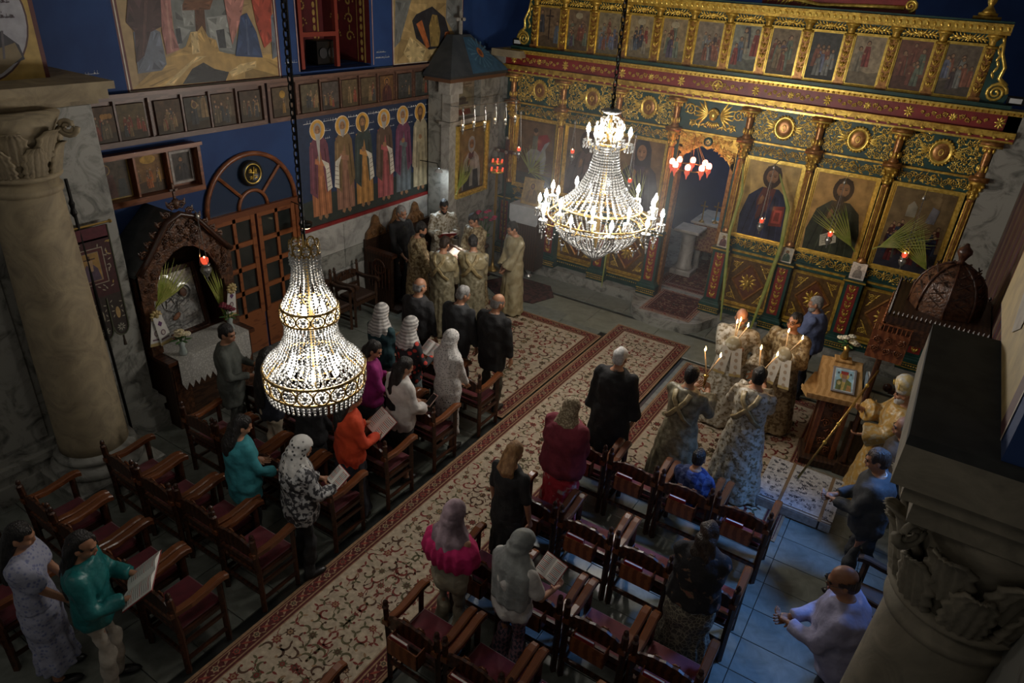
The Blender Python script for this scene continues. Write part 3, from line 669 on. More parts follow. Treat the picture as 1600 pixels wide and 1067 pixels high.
for k in range(4):
    a = PI / 4 + k * PI / 2; scroll(mb, .09 * math.cos(a), .1 * math.sin(a), .03, a, 1.5, .006, 10, 3)
me_dctr = mb.mesh('rosette_carving', GOLD, True)
mb = MB()
for k in range(4):
    a0, a1 = k * PI / 2, (k + 1) * PI / 2; A = (.27 * math.cos(a0), .33 * math.sin(a0)); B = (.27 * math.cos(a1), .33 * math.sin(a1))
    mb.tube([(*A, .012), (*B, .012)], .022, 4)
me_dia = mb.mesh('diamond_moulding', BRONZE)
mb = MB(); mb.prism([(.25, 0), (0, .31), (-.25, 0), (0, -.31)], 0, .01); me_diaf = mb.mesh('diamond_field', mat('russet_ground', (.10, .03, .015), (.15, .05, .02), scale=12, rough=.4))
mb = MB(); mb.box2((-.36, -.41, 0), (.36, .41, .004)); me_grd = mb.mesh('panel_ground', mat('bronze_ground', (.10, .052, .018), (.16, .085, .03), scale=18, rough=.4, metal=.3))
me_dfr = frame_mb(.80, .90, .05, .03).mesh('panel_frame', GOLD)
me_drim = frame_mb(.90, 1.0, .03, .02, 1).mesh('panel_rim', mat('mid_green_paint', (.02, .075, .055), rough=.4))
me_ifr = frame_mb(.94, 1.36, .07, .05, 3).mesh('icon_frame', GOLDB)
def tassel(k):
    mb = MB()
    for i in range(k):
        y = (i - (k - 1) / 2) * .14
        for s in (-1, 1): leafr(mb, s * .025, y, .05, .018, PI / 2 - s * .5, .002, .022); scroll(mb, s * .03, y + .06, .022, 0 if s > 0 else PI, s * 1.4, .005, 10, 2)
        mb.ell((0, y, .006), (.018, .035, .02), 6, 4)
    return mb.mesh('pilaster_carving', GOLD, True)
me_tas = tassel(6)
# icons: painted panels
def bust(S, w, h, mantle, robe, hair, bg, skin=(.26, .13, .06), book=None, scroll_=False, veil=False, halo=None, beard=True, off=0.0):
    S.append((bg, rectp(-w / 2, -h / 2, w / 2, h / 2)))
    for k in range(7): S.append((shade(bg, .82 + .3 * ((k * 37) % 10) / 10), ellp((k * .31 % 1 - .5) * w * .9, ((k * .53) % 1 - .5) * h * .8, w * .12, h * .06)))
    P = lambda c, pts: S.append((c, [((a + off) * w, b * h) for a, b in pts]))
    if halo: S.append((halo, ellp(off * w, .27 * h, .2 * w, .2 * w, 24)))
    P(mantle, [(-.36, -.5), (.38, -.5), (.38, -.2), (.30, .02), (.14, .12), (-.12, .12), (-.30, .0), (-.38, -.25)])
    P(robe, [(-.10, .12), (.10, .12), (.05, -.12), (-.12, -.28), (-.16, -.05)])
    for k in range(6): P(shade(mantle, 1.7 if k % 2 else .5), [(-.30 + k * .11, -.48), (-.285 + k * .11, -.48), (-.16 + k * .07, .03), (-.175 + k * .07, .03)])
    P(shade(skin, .8), [(-.05, .12), (.05, .12), (.04, .2), (-.04, .2)])
    S.append((hair, ellp(off * w, .25 * h, (.165 if veil else .145) * w, .135 * h, 18)))
    if veil: P(mantle, [(-.17, .3), (-.10, .40), (.0, .425), (.10, .40), (.17, .3), (.19, .08), (-.19, .08)])
    S.append((skin, ellp(off * w, .245 * h, .088 * w, .10 * h, 16)))
    if not veil: P(hair, [(-.125, .2), (-.10, .36), (.0, .385), (.10, .36), (.125, .2), (.09, .3), (.0, .335), (-.09, .3)])
    for s in (-1, 1): S.append((shade(skin, .25), ellp(off * w + s * .038 * w, .255 * h, .022 * w, .008 * h, 8))); S.append((shade(skin, .3), rectp(off * w + s * .038 * w - .026 * w, .27 * h, off * w + s * .038 * w + .026 * w, .277 * h)))
    S.append((shade(skin, 1.5), rectp(off * w - .008 * w, .205 * h, off * w + .010 * w, .26 * h))); S.append((shade(skin, .5), rectp(off * w - .03 * w, .188 * h, off * w + .03 * w, .197 * h)))
    if beard: P(hair, [(-.085, .22), (-.05, .185), (.05, .185), (.085, .22), (.06, .13), (.0, .095), (-.06, .13)])
    P(skin, [(-.13, -.10), (-.07, -.07), (-.05, .0), (-.09, .03), (-.12, -.02)])
    if book: P(book, [(.10, -.32), (.30, -.30), (.29, -.06), (.12, -.08)]); P(shade(book, 2.2), [(.13, -.28), (.27, -.27), (.265, -.11), (.145, -.12)]); P(book, [(.16, -.25), (.24, -.245), (.237, -.14), (.17, -.145)])
    if scroll_: P((.55, .50, .38), [(-.12, -.42), (.10, -.34), (.06, -.20), (-.15, -.29)]); [P((.2, .15, .1), [(-.10, -.385 + k * .03), (.06, -.325 + k * .03), (.06, -.32 + k * .03), (-.10, -.38 + k * .03)]) for k in range(4)]
def crowd(S, w, h, bg, ground, cols_, n, seed, top=None, figure_h=.42):
    rd = random.Random(seed); S.append((bg, rectp(-w / 2, -h / 2, w / 2, h / 2)))
    for k in range(5): S.append((shade(bg, rd.uniform(.75, 1.25)), ellp(rd.uniform(-.4, .4) * w, rd.uniform(0, .45) * h, .1 * w, .04 * h)))
    S.append((ground, [(-w / 2, -h / 2), (w / 2, -h / 2), (w / 2, -.22 * h), (.1 * w, -.26 * h), (-.2 * w, -.2 * h), (-w / 2, -.25 * h)]))
    fs = sorted([(rd.uniform(-.40, .40), rd.uniform(-.42, -.12)) for _ in range(n)], key=lambda q: -q[1])
    if top: fs.insert(0, top)
    for i, (a, b) in enumerate(fs):
        c = rd.choice(cols_); hh = figure_h * h * rd.uniform(.85, 1.1); x, y = a * w, b * h; d = hh * .17
        S.append((c, [(x - d, y), (x + d, y), (x + d * .8, y + hh * .5), (x + d * .55, y + hh * .78), (x - d * .55, y + hh * .78), (x - d * .8, y + hh * .5)]))
        S.append((shade(c, .5), [(x - d * .2, y), (x + d * .1, y), (x + d * .1, y + hh * .6), (x - d * .05, y + hh * .6)])); S.append((shade(c, 1.6), [(x + d * .4, y), (x + d * .6, y), (x + d * .4, y + hh * .7), (x + d * .3, y + hh * .7)]))
        S.append(((.08, .045, .03), ellp(x, y + hh * .90, hh * .085, hh * .10, 10))); S.append(((.30, .18, .10), ellp(x, y + hh * .88, hh * .06, hh * .075, 10)))
        S.append(((.30, .18, .10), ellp(x + d * .5 * (1 if i % 2 else -1), y + hh * .5, hh * .05, hh * .04, 6)))
GLAZED = paint_mat('varnished_icon_paint', rough=0.22, wear=0.4, wscale=7)
GB = (.27, .165, .05)
big = {}
S = [((.10, .055, .03), rectp(-.40, -.61, .40, .61)), ((.14, .08, .04), rectp(-.38, .1, .38, .58)), ((.055, .05, .04), rectp(-.40, -.61, .40, -.38)),
     ((.30, .31, .32), [(-.12, -.35), (-.02, -.36), (.02, -.12), (.12, -.10), (.14, -.36), (.22, -.36), (.25, -.05), (.22, .12), (.30, .26), (.24, .36), (.14, .30), (.08, .12), (-.08, .1), (-.2, -.02)]),
     ((.22, .015, .02), [(-.02, .12), (.06, .36), (.24, .40), (.32, .30), (.2, .22), (.12, .06)]), ((.12, .13, .10), [(-.08, .08), (.05, .1), (.04, .34), (-.06, .34)]), ((.28, .15, .08), ellp(-.01, .41, .045, .06)), ((.05, .03, .02), ellp(-.01, .445, .05, .045)), ((.05, .07, .05), [(-.3, -.5), (.0, -.46), (.22, -.5), (.1, -.56), (-.2, -.57)])]
big[0] = (S, 'dark icon of a red-caped rider on a grey horse')
S = []; bust(S, .80, 1.22, (.06, .035, .03), (.10, .06, .05), (.05, .03, .025), (.13, .085, .05)); big[1] = (S, 'dark brown icon behind the crystal chandelier')
S = []; bust(S, .80, 1.22, (.028, .022, .028), (.05, .035, .05), (.03, .022, .026), (.17, .105, .05), veil=True, beard=False); big[2] = (S, 'icon of a woman in a dark veil')
S = []; bust(S, .80, 1.22, (.022, .026, .06), (.11, .035, .028), (.045, .024, .014), (.50, .34, .12), book=(.20, .035, .025)); big[4] = (S, 'gold ground icon of a bearded man in dark blue holding a red book')
S = []; bust(S, .80, 1.22, (.04, .045, .028), (.05, .035, .02), (.03, .018, .012), (.44, .25, .08), scroll_=True); big[5] = (S, 'gold ground icon of a long haired man holding a scroll')
S = []; crowd(S, .80, 1.22, (.17, .115, .055), (.03, .03, .04), [(.05, .02, .02), (.09, .02, .02), (.03, .04, .07), (.06, .06, .05)], 26, 5, figure_h=.24)
S += [((.018, .02, .05), [(-.30, -.3), (.30, -.3), (.33, -.12), (.0, -.05), (-.33, -.12)]), ((.10, .11, .2), [(-.2, -.14), (.18, -.12), (.18, -.09), (-.2, -.11)]), ((.26, .23, .17), [(-.18, .2), (-.05, .2), (-.05, .36), (-.12, .44), (-.18, .36)]), ((.16, .15, .16), [(.10, .15), (.22, .15), (.24, .36), (.14, .4)])]; big[6] = (S, 'dark icon of a crowd gathered around a bier')
for b in range(7):
    x0, x1 = cols[b], cols[b + 1]; xc = (x0 + x1) / 2
    if b == 3: continue
    # dado
    o = ip('dado_panel', me_dfr, fr(xc, .84)); Id = Matrix()
    link('panel_ground', me_grd, o, M=Id); link('diamond_field', me_diaf, o, M=Matrix.Translation((0, 0, .004))); link('diamond_moulding', me_dia, o, M=Id); link('rosette_carving', me_dctr, o, M=Matrix.Diagonal((1.25, 1.35, 1.2, 1))); link('corner_carving', me_corner, o, M=Id); link('panel_rim', me_drim, o, M=Id)
    ip('carved_frieze', me_fr2, fr(xc, 1.50))
    for z, d, hgt, m_ in ((1.37, .05, .035, GOLD), (1.62, .045, .02, GOLD), (1.40, .03, .03, GREEN), (.36, .06, .03, GOLD), (.30, .075, .06, GREEN)):
        mb = MB(); mb.box2((x0 + .1, YI - d, z - hgt / 2), (x1 - .1, YI, z + hgt / 2)); ip('rail_moulding', mb.mesh('rail_moulding', m_), Matrix())
    mb = MB()
    for k in range(18): mb.octa((x0 + .16 + k * (x1 - x0 - .32) / 17, YI - .078, .30), .016)
    ip('bead_row', mb.mesh('bead_row', GOLD), Matrix())
    # large icon
    o = ip('icon', me_ifr, fr(xc, 2.285), label=big[b][1] + ' in a gilded frame')
    p = MB(frame((0, 0, .012), (1, 0, 0), (0, 1, 0), (0, 0, 1)))
    paint_into(p, [(c, [(u * 1.28, (v + .61) * 1.14 - .64) for u, v in q]) for c, q in big[b][0]] if b in (1, 2, 4, 5) else big[b][0], .006, (.405, .615))
    p.build('painting', GLAZED, o)
    ip('carved_frieze', me_fr1, fr(xc, 3.06))
    mb = MB(); mb.box2((x0 + .08, YI - .05, 3.17), (x1 - .08, YI, 3.20)); ip('rail_moulding', mb.mesh('rail_moulding', GOLD), Matrix())
    # oval panel
    o = ip('vine_panel', me_oval, fr(xc, 3.45)); link('oval_medallion', me_med, o, M=Id); link('medallion_centre', me_med2, o, M=Id)
# doorway arch: a carved crest dipping at both sides
mb = MB(); rd = random.Random(3)
top = [(-.5, 3.16), (.5, 3.16)]
arch = [(.50, 2.62), (.44, 2.70), (.36, 2.80), (.22, 2.90), (.10, 2.98), (.0, 2.93), (-.10, 2.98), (-.22, 2.90), (-.36, 2.80), (-.44, 2.70), (-.50, 2.62)]
mb.M = np.array(fr(XC, 0, YI - .02)); mb.prism(top + arch, -.06, .0)
o_arch = ip('arch_board', mb.mesh('arch_board', GOLD), Matrix())
mb = MB(np.array(fr(XC, 0, YI - .025)))
for k in range(64):
    u = rd.uniform(-.47, .47); lo = np.interp(abs(u), [0, .1, .22, .36, .5], [2.94, 2.97, 2.90, 2.80, 2.64]); v = rd.uniform(lo + .02, 3.14)
    if abs(u) < .09 and v > 2.98: continue
    scroll(mb, u, v, rd.uniform(.028, .05), rd.uniform(0, 6.28), rd.choice((-1.5, 1.5)), .010, 10, 4)
o = ip('arch_carving', mb.mesh('arch_carving', mat('orange_gilding', (.74, .46, .10), (.5, .27, .05), scale=20, rough=.34, metal=.55), True), Matrix())
mb = MB(np.array(fr(XC, 3.06, YI - .04))); mb.lathe([(.075, 0), (.075, .02), (.055, .03)], 18); ip('arch_boss', mb.mesh('arch_boss', GREEN, True), Matrix())
mb = MB(np.array(fr(XC, 3.06, YI - .065)));
for k in range(8): leafr(mb, .028 * math.cos(k * .785), .028 * math.sin(k * .785), .03, .010, k * .785, 0, .012)
ip('boss_star', mb.mesh('boss_star', GOLDB, True), Matrix())
# winged head panel above the doorway
mb = MB(np.array(fr(XC, 3.46)))
for s in (-1, 1):
    for k in range(7):
        a = math.radians(62 - k * 19); leafr(mb, s * (.10 + .12 * math.cos(a)), .03 + .13 * math.sin(a), .12, .026, a if s > 0 else PI - a, .01, .04)
    scroll(mb, s * .40, .06, .10, 0 if s > 0 else PI, s * 1.7, .014, 18, 5); scroll(mb, s * .33, -.15, .06, PI if s > 0 else 0, -s * 1.6, .011, 14, 4)
    for k in range(6): leafr(mb, s * (.12 + .05 * k), -.17 + .02 * (k % 2), .05, .018, s * .5 + k, .004, .02)
mb.ell((0, .02, .05), (.07, .085, .05), 12, 8); mb.ell((0, .0, .095), (.013, .025, .015), 6, 4)
for s in (-1, 1): mb.ell((s * .026, .035, .085), (.012, .008, .012), 6, 4)
for k in range(9): mb.ell((.075 * math.cos(.35 + k * .31), .03 + .08 * math.sin(.35 + k * .31), .05), .026, 6, 4)
for k in range(7): leafr(mb, -.09 + .03 * k, -.11 - .03 * math.cos((k - 3) * .5), .05, .02, PI / 2 + (k - 3) * .25, .01, .03)
ip('winged_head_carving', mb.mesh('winged_head_carving', GOLDB, True), Matrix())
mb = MB(); mb.box2((cols[3] + .08, YI - .05, 3.17), (cols[4] - .08, YI, 3.20)); ip('rail_moulding', mb.mesh('rail_moulding', GOLD), Matrix())
# colonnettes with pedestals
mb = MB(); pr = [(.062, 1.40), (.075, 1.43), (.06, 1.47)]; mb.lathe([(.07, 1.66), (.078, 1.68), (.06, 1.71), (.056, 1.73), (.05, 2.88), (.052, 2.90)], 14); me_sh = mb.mesh('colonnette_shaft', BRONZE, True)
mb = MB()
for k in range(7):
    a = 2 * PI * k / 7; mb.tube([(.055 * math.cos(a), .055 * math.sin(a), 1.75), (.05 * math.cos(a), .05 * math.sin(a), 2.87)], .010, 4)
me_fl = mb.mesh('colonnette_fluting', GOLD)
mb = MB(); mb.lathe([(.052, 2.90), (.065, 2.92), (.055, 2.94), (.06, 3.02), (.09, 3.09), (.105, 3.12), (.105, 3.16)], 12)
for k in range(8):
    a = 2 * PI * k / 8
    for zz, rr in ((2.97, .066), (3.05, .085)): mb.ell((rr * math.cos(a), rr * math.sin(a), zz), (.022, .022, .035), 6, 4)
for k in range(4):
    a = PI / 4 + k * PI / 2; mb.ell((.11 * math.cos(a), .11 * math.sin(a), 3.10), .028, 8, 5)
me_cap = mb.mesh('colonnette_capital', GOLD, True)
mb = MB(); mb.box2((-.12, -.11, 3.16), (.12, .1, 3.22)); mb.lathe([(.07, 3.22), (.075, 3.24), (.055, 3.27), (.05, 3.40), (.055, 3.52), (.05, 3.55), (.075, 3.60), (.10, 3.65)], 12); mb.box2((-.13, -.13, 3.65), (.13, .1, 3.70)); me_up = mb.mesh('upper_column', BRONZE, True)
mb = MB()
for k in range(8):
    a = 2 * PI * k / 8; mb.ell((.062 * math.cos(a), .062 * math.sin(a), 3.33), (.018, .018, .05), 6, 4); mb.ell((.07 * math.cos(a), .07 * math.sin(a), 3.58), (.02, .02, .035), 6, 4)
mb.box2((-.135, -.135, 3.63), (.135, .1, 3.655)); me_upg = mb.mesh('upper_column_gilding', GOLDB, True)
mb = MB(); mb.box2((-.13, -.10, .40), (.13, .1, 1.36)); me_ped = mb.mesh('pedestal_block', GREEN)
mb = MB(); mb.box2((-.085, -.105, .46), (.085, -.10, 1.30)); me_pedr = mb.mesh('pedestal_panel', RED)
mb = MB(); mb.bevbox((0, -.02, .27), (.36, .26, .22), .02); mb.bevbox((0, -.02, .39), (.31, .22, .04), .01); me_pedb = mb.mesh('pedestal_base', GREEN)
mb = MB(); mb.bevbox((0, -.02, 1.37), (.32, .24, .05), .012); me_pedc = mb.mesh('pedestal_cap', GREEN)
mb = MB()
for zz in (.22, .30): mb.box2((-.184, -.154, zz - .008), (.184, -.148, zz + .008))
for k in range(9): mb.octa((-.15 + k * .0375, -.152, .26), .018)
mb.box2((-.163, -.144, 1.36), (.163, -.138, 1.385)); me_pedg = mb.mesh('pedestal_gilding', GOLD)
for i, x in enumerate(cols):
    T = Matrix.Translation((x, YI - .06, 0))
    p = ip('colonnette', me_sh, T); J = Matrix()
    link('fluting', me_fl, p, M=J); link('capital', me_cap, p, M=J)
    p = ip('upper_column', me_up, T); link('gilding', me_upg, p, M=J)
    p = ip('pedestal', me_ped, T); link('base', me_pedb, p, M=J); link('cap', me_pedc, p, M=J); link('panel', me_pedr, p, M=J); link('gilding', me_pedg, p, M=J)
    link('pilaster_carving', me_tas, p, M=Matrix(((1, 0, 0, 0), (0, 0, -1, -.106), (0, 1, 0, .87), (0, 0, 0, 1))))
# entablature
XL, XRR = -7.45, .66
def longbox(nm, m, y0, z0, z1, xl=XL, xr=XRR):
    mb = MB(); mb.box2((xl, YI - y0, z0), (xr, YI + .1, z1)); return ip(nm, mb.mesh(nm, m), Matrix())
longbox('red_frieze', RED, .10, 3.84, 4.05); longbox('lower_moulding', GOLD, .17, 3.77, 3.845); longbox('lower_fillet', GOLDB, .12, 3.70, 3.73); longbox('dentil_bed', RED, .13, 3.73, 3.77)
longbox('upper_moulding', GOLD, .15, 4.05, 4.09); longbox('upper_fillet', GOLDB, .18, 4.09, 4.115); longbox('tier_sill', GREEN, .14, 4.115, 4.17, -7.3, .5)
mb = MB()
for k in range(56): mb.ell((XL + .08 + k * (XRR - XL - .16) / 55, YI - .165, 3.765), (.026, .02, .022), 8, 5)
ip('bead_row', mb.mesh('bead_row', GOLDB, True), Matrix())
mb = MB()
for k in range(112): mb.octa((XL + .04 + k * (XRR - XL - .08) / 111, YI - .155, 4.07), .02)
ip('bead_row', mb.mesh('bead_row', GOLDB), Matrix())
mb = MB()
for s in (-1, 1):
    for k in range(5): scroll(mb, s * (.10 + k * .07), .012 * (-1) ** k, .036 - k * .003, 0 if s > 0 else PI, s * (-1) ** k * 1.5, .0065, 12, 4)
for k in range(8): leafr(mb, .03 * math.cos(k * .785), .03 * math.sin(k * .785), .03, .014, k * .785, 0, .014)
me_gar = mb.mesh('floral_carving', GOLDB, True)
mb = MB()
for k in range(8): leafr(mb, .035 * math.cos(k * .785), .05 * math.sin(k * .785), .035, .016, k * .785, 0, .016)
mb.ell((0, 0, .01), .016, 6, 4); me_star = mb.mesh('star_carving', GOLDB, True)
mb = MB(); mb.lathe([(.085, 0), (.085, .012), (.07, .012), (.07, 0)], 20, caps=False)
for k in range(4): leafr(mb, .04 * math.cos(k * PI / 2), .04 * math.sin(k * PI / 2), .035, .018, k * PI / 2, 0, .016); leafr(mb, .035 * math.cos(.785 + k * PI / 2), .035 * math.sin(.785 + k * PI / 2), .02, .008, .785 + k * PI / 2, 0, .012)
me_crs = mb.mesh('cross_roundel', GOLDB, True)
for b in range(7): ip('floral_carving', me_gar, fr((cols[b] + cols[b + 1]) / 2, 3.945, YI - .105))
for x in cols: ip('star_carving', me_star, fr(x, 3.945, YI - .105))
ip('cross_roundel', me_crs, fr(XC, 3.945, YI - .112))
# upper tier: twelve feast icons between pilasters
me_ufr = frame_mb(.47, .70, .035, .04, 2).mesh('icon_frame', GOLDB)
mb = MB()
for s in (-1, 1):
    for k in range(4): leafr(mb, s * (.05 + .045 * k), .008 * (-1) ** k, .045, .018, s * .2 * (-1) ** k + (0 if s > 0 else PI), 0, .024); leafr(mb, s * (.06 + .045 * k), .035, .03, .011, s * .9, 0, .016); leafr(mb, s * (.06 + .045 * k), -.03, .03, .011, -s * .9, 0, .016)
for k in range(8): leafr(mb, .025 * math.cos(k * .785), .025 * math.sin(k * .785), .03, .014, k * .785, .004, .024)
me_spray = mb.mesh('floral_spray', GOLDB, True)
mb = MB(); mb.box2((-.055, -.04, 4.17), (.055, .02, 4.84)); mb.box2((-.07, -.05, 4.17), (.07, .02, 4.22)); me_pil = mb.mesh('pilaster', BRONZE)
mb = MB(); mb.box2((-.075, -.055, 4.82), (.075, .02, 4.85)); mb.lathe([(.05, 4.85), (.055, 4.88), (.05, 4.9), (.085, 4.96)], 10); mb.box2((-.085, -.075, 4.95), (.085, .02, 4.99)); me_pilc = mb.mesh('pilaster_capital', GOLD, True)
me_tas4 = tassel(4)
pal = [[(.20, .05, .04), (.10, .12, .15), (.20, .17, .12), (.05, .05, .06)], [(.16, .06, .04), (.12, .14, .10), (.22, .16, .09), (.09, .07, .10)], [(.18, .18, .16), (.07, .05, .05), (.20, .08, .05), (.12, .13, .18)]]
lab = ['two robed figures beside a plain cross', 'a seated group under a burst of light', 'a man raised above a crowd', 'a figure in a pale glow over kneeling people', 'a rising figure in red', 'a crowd by a palace wall', 'figures standing in a river', 'a grey procession', 'a group round a child in red', 'a white winged figure before a red robed woman', 'a mother lifting a child on steps', 'a family beside a cradle']
for i in range(12):
    x = -6.60 + .578 * i; S = []
    bgs = [(.17, .11, .06), (.17, .115, .07), (.22, .175, .10), (.28, .21, .11), (.26, .19, .10), (.21, .165, .115), (.20, .20, .155), (.19, .14, .085), (.06, .06, .055), (.30, .235, .15), (.16, .07, .045), (.13, .10, .07)]
    crowd(S, .40, .63, bgs[i], shade(bgs[i], .55), pal[i % 3], [2, 13, 12, 11, 5, 16, 4, 12, 9, 2, 7, 11][i], i + 31, top=(0.0, .0) if i in (2, 3, 4, 6, 10) else None, figure_h=[.62, .40, .38, .40, .50, .38, .58, .52, .46, .6, .52, .46][i])
    if i == 0: S += [((.04, .025, .02), rectp(-.012, -.2, .012, .29)), ((.04, .025, .02), rectp(-.08, .17, .08, .195))]
    if i in (1, 3, 4): S.append(((.38, .32, .2), ellp(0, .23, .07, .05)))
    o = ip('upper_icon', me_ufr, fr(x, 4.52, YI - .01), label='small scene icon: ' + lab[i])
    p = MB(frame((0, 0, .01), (1, 0, 0), (0, 1, 0), (0, 0, 1)))
    paint_into(p, S, .005, (.2, .315))
    p.build('painting', PAINTD, o)
    ip('floral_spray', me_spray, fr(x, 4.925, YI - .01))
for i in range(13):
    x = -6.60 + .578 * (i - .5); T = Matrix.Translation((x, YI - .01, 0))
    p = ip('pilaster', me_pil, T); link('capital', me_pilc, p, M=J); link('pilaster_carving', me_tas4, p, M=Matrix(((1, 0, 0, 0), (0, 0, -1, -.042), (0, 1, 0, 4.52), (0, 0, 0, 1))))
for z0, z1, d, m_ in ((4.99, 5.03, .12, GOLD), (5.03, 5.09, .16, GOLDB), (5.09, 5.12, .22, GOLD), (5.12, 5.15, .20, GREEN)):
    longbox('cornice', m_, d, z0, z1, -7.0, .20)
mb = MB()
for k in range(86): leafr(mb, -6.96 + k * 7.12 / 85, 5.06, .035, .02, PI / 2 + .5, 0, .03)
mb2 = MB(np.array(fr(0, 0, YI - .16))); mb2.v = []; 
for k in range(86): leafr(mb2, -6.96 + k * 7.12 / 85, 5.06, .04, .022, PI / 2 + .5, 0, .03)
ip('cornice_leaves', mb2.mesh('cornice_leaves', GOLDB, True), Matrix())
# side scrolls of the upper tier
mb = MB(); mb.prism([(0, 0), (.33, 0), (.36, .10), (.30, .22), (.20, .30), (.22, .44), (.14, .60), (.10, .82), (0, .86)], 0, .05); me_sv = mb.mesh('scroll_bracket', GREEN)
mb = MB(); scroll(mb, .21, .13, .125, 0, 2.2, .026, 26, 0, z=.05); mb.tube([(.30, .22, .05), (.19, .31, .05), (.21, .44, .05), (.13, .6, .05), (.09, .82, .05)], [.03, .028, .024, .02, .016], 6)
for k in range(7): leafr(mb, .10 + .02 * math.sin(k), .34 + k * .07, .05, .02, PI / 2 + .4 * (-1) ** k, .05, .02)
me_svg = mb.mesh('scroll_carving', GOLDB, True)
for s, x in ((1, .06), (-1, -6.89)):
    M_ = fr(x, 4.17, YI - .0); M_ = M_ @ Matrix.Scale(s, 4, (1, 0, 0))
    p = ip('scroll_bracket', me_sv, M_); link('scroll_carving', me_svg, p, M=J)
# crest above the cornice: red cartouche with gold scrolls, finials
mb = MB(np.array(fr(0, 0, YI - .02))); mb.prism([(-3.0, 5.15), (-.95, 5.15), (-1.0, 5.35), (-1.4, 5.3), (-2.0, 5.55), (-3.0, 5.9)], 0, .05); ip('crest_panel', mb.mesh('crest_panel', RED), Matrix())
mb = MB(np.array(fr(0, 0, YI - .07))); mb.tube([(-3.0, 5.3, 0), (-2.2, 5.18, 0), (-1.5, 5.21, 0), (-1.1, 5.22, 0)], .03, 6); scroll(mb, -1.03, 5.25, .08, -PI / 2, 1.8, .024, 18, 0)
for k in range(12): leafr(mb, -2.9 + k * .05, 5.22 + .03 * math.sin(k), .07, .02, 1.1 - k * .03, 0, .03)
ip('crest_carving', mb.mesh('crest_carving', GOLDB, True), Matrix())
for x in (-.12, -6.7):
    mb = MB(); mb.box2((x - .16, YI - .12, 5.15), (x + .16, YI + .1, 5.19)); mb.box2((x - .11, YI - .09, 5.19), (x + .11, YI + .07, 5.23)); mb.lathe([(.09, 5.23), (.06, 5.27), (.03, 5.31), (.05, 5.35), (.06, 5.40), (.03, 5.46), (0.01, 5.62)], 12, (x, YI - .02, 0)); ip('finial', mb.mesh('finial', GOLD, True), Matrix())

# ------------------------------------------------------------------ walls beyond the screen
mb = MB(); mb.box2((XW - .3, 15.6, -.02), (XR + .3, 15.9, 8.0)); struct('wall_back', mb, BLUE)
mb = MB(); mb.box2((.50, YI - .10, .0), (XR + .02, YI + .5, 4.08)); pr_ = struct('wall_end_pier', mb, MARBLE)
mb = MB(); mb.box2((-8.0, 11.48, .0), (-7.42, YI + .5, 4.0)); struct('wall_end_pilaster', mb, MARBLE)
mb = MB(); mb.box2((-7.0, 11.33, 3.98), (-7.62, YI + .3, 4.10)); struct('trim_3', mb, STONE)
for x, lab_ in ((-7.22, 'left'), (.52, 'right')):
    t = thing('floodlight', f'small black floodlight on the ledge at the {lab_} end of the icon screen', 'floodlight', (x, YI - .02, 4.17))
    mb = MB(); mb.bevbox((0, 0, .06), (.2, .08, .11), .012); mb.build('housing', IRON, t)
    mb = MB(); mb.box2((-.07, -.044, .03), (.07, -.040, .09)); mb.build('lens', mat('floodlight_glass', (.6, .62, .62), rough=.3), t)

# ------------------------------------------------------------------ sanctuary seen through the doorway
t = thing('altar_table', 'altar table under a dark red patterned cloth behind the doorway', 'altar', (-3.3, 13.75, .17))
mb = MB(); mb.bevbox((0, 0, .70), (1.2, .9, .56), .03); mb.build('cloth', mat('altar_brocade', (.16, .05, .03), (.30, .17, .08), scale=22, kind='voronoi', rough=.6), t)
mb = MB(); mb.bevbox((0, 0, 1.0), (1.3, 1.0, .05), .01); mb.build('top', MARBLEW, t)
for sx in (-1, 1):
    for sy in (-1, 1): mb = MB(); mb.lathe([(.09, 0), (.07, .05), (.06, .4)], 10, (sx * .45, sy * .32, 0)); mb.build('leg', MARBLEW, t)
t = thing('gospel_book', 'pale blue book lying on the altar table', 'book', (-3.42, 13.55, 1.195)); mb = MB(); mb.bevbox((0, 0, .03), (.34, .24, .05), .008); mb.build('cover', mat('pale_blue_binding', (.18, .36, .48), rough=.4), t); mb = MB(); mb.box2((-.16, -.122, .012), (.16, .11, .048)); mb.build('pages', PAPER, t)
for x, y in ((-3.75, 13.3), (-3.52, 13.42)):
    t = thing('altar_cross', 'gold altar cross standing ' + ('at the front edge' if x < -3.6 else 'beside the pale blue book') + ' of the altar', 'cross', (x, y, 1.195))
    mb = MB(); mb.lathe([(.06, 0), (.05, .02), (.015, .05), (.012, .2)], 10); mb.build('foot', BRASS, t); mb = MB(); mb.box2((-.012, -.01, .18), (.012, .01, .42)); mb.box2((-.07, -.01, .31), (.07, .01, .335)); mb.build('cross_arms', BRASS, t)
PINK = mat('pink_petals', (.55, .12, .22), (.75, .35, .45), scale=30, rough=.7); LEAFG = mat('leaf_green', (.03, .09, .02), (.06, .14, .03), scale=20, rough=.6)
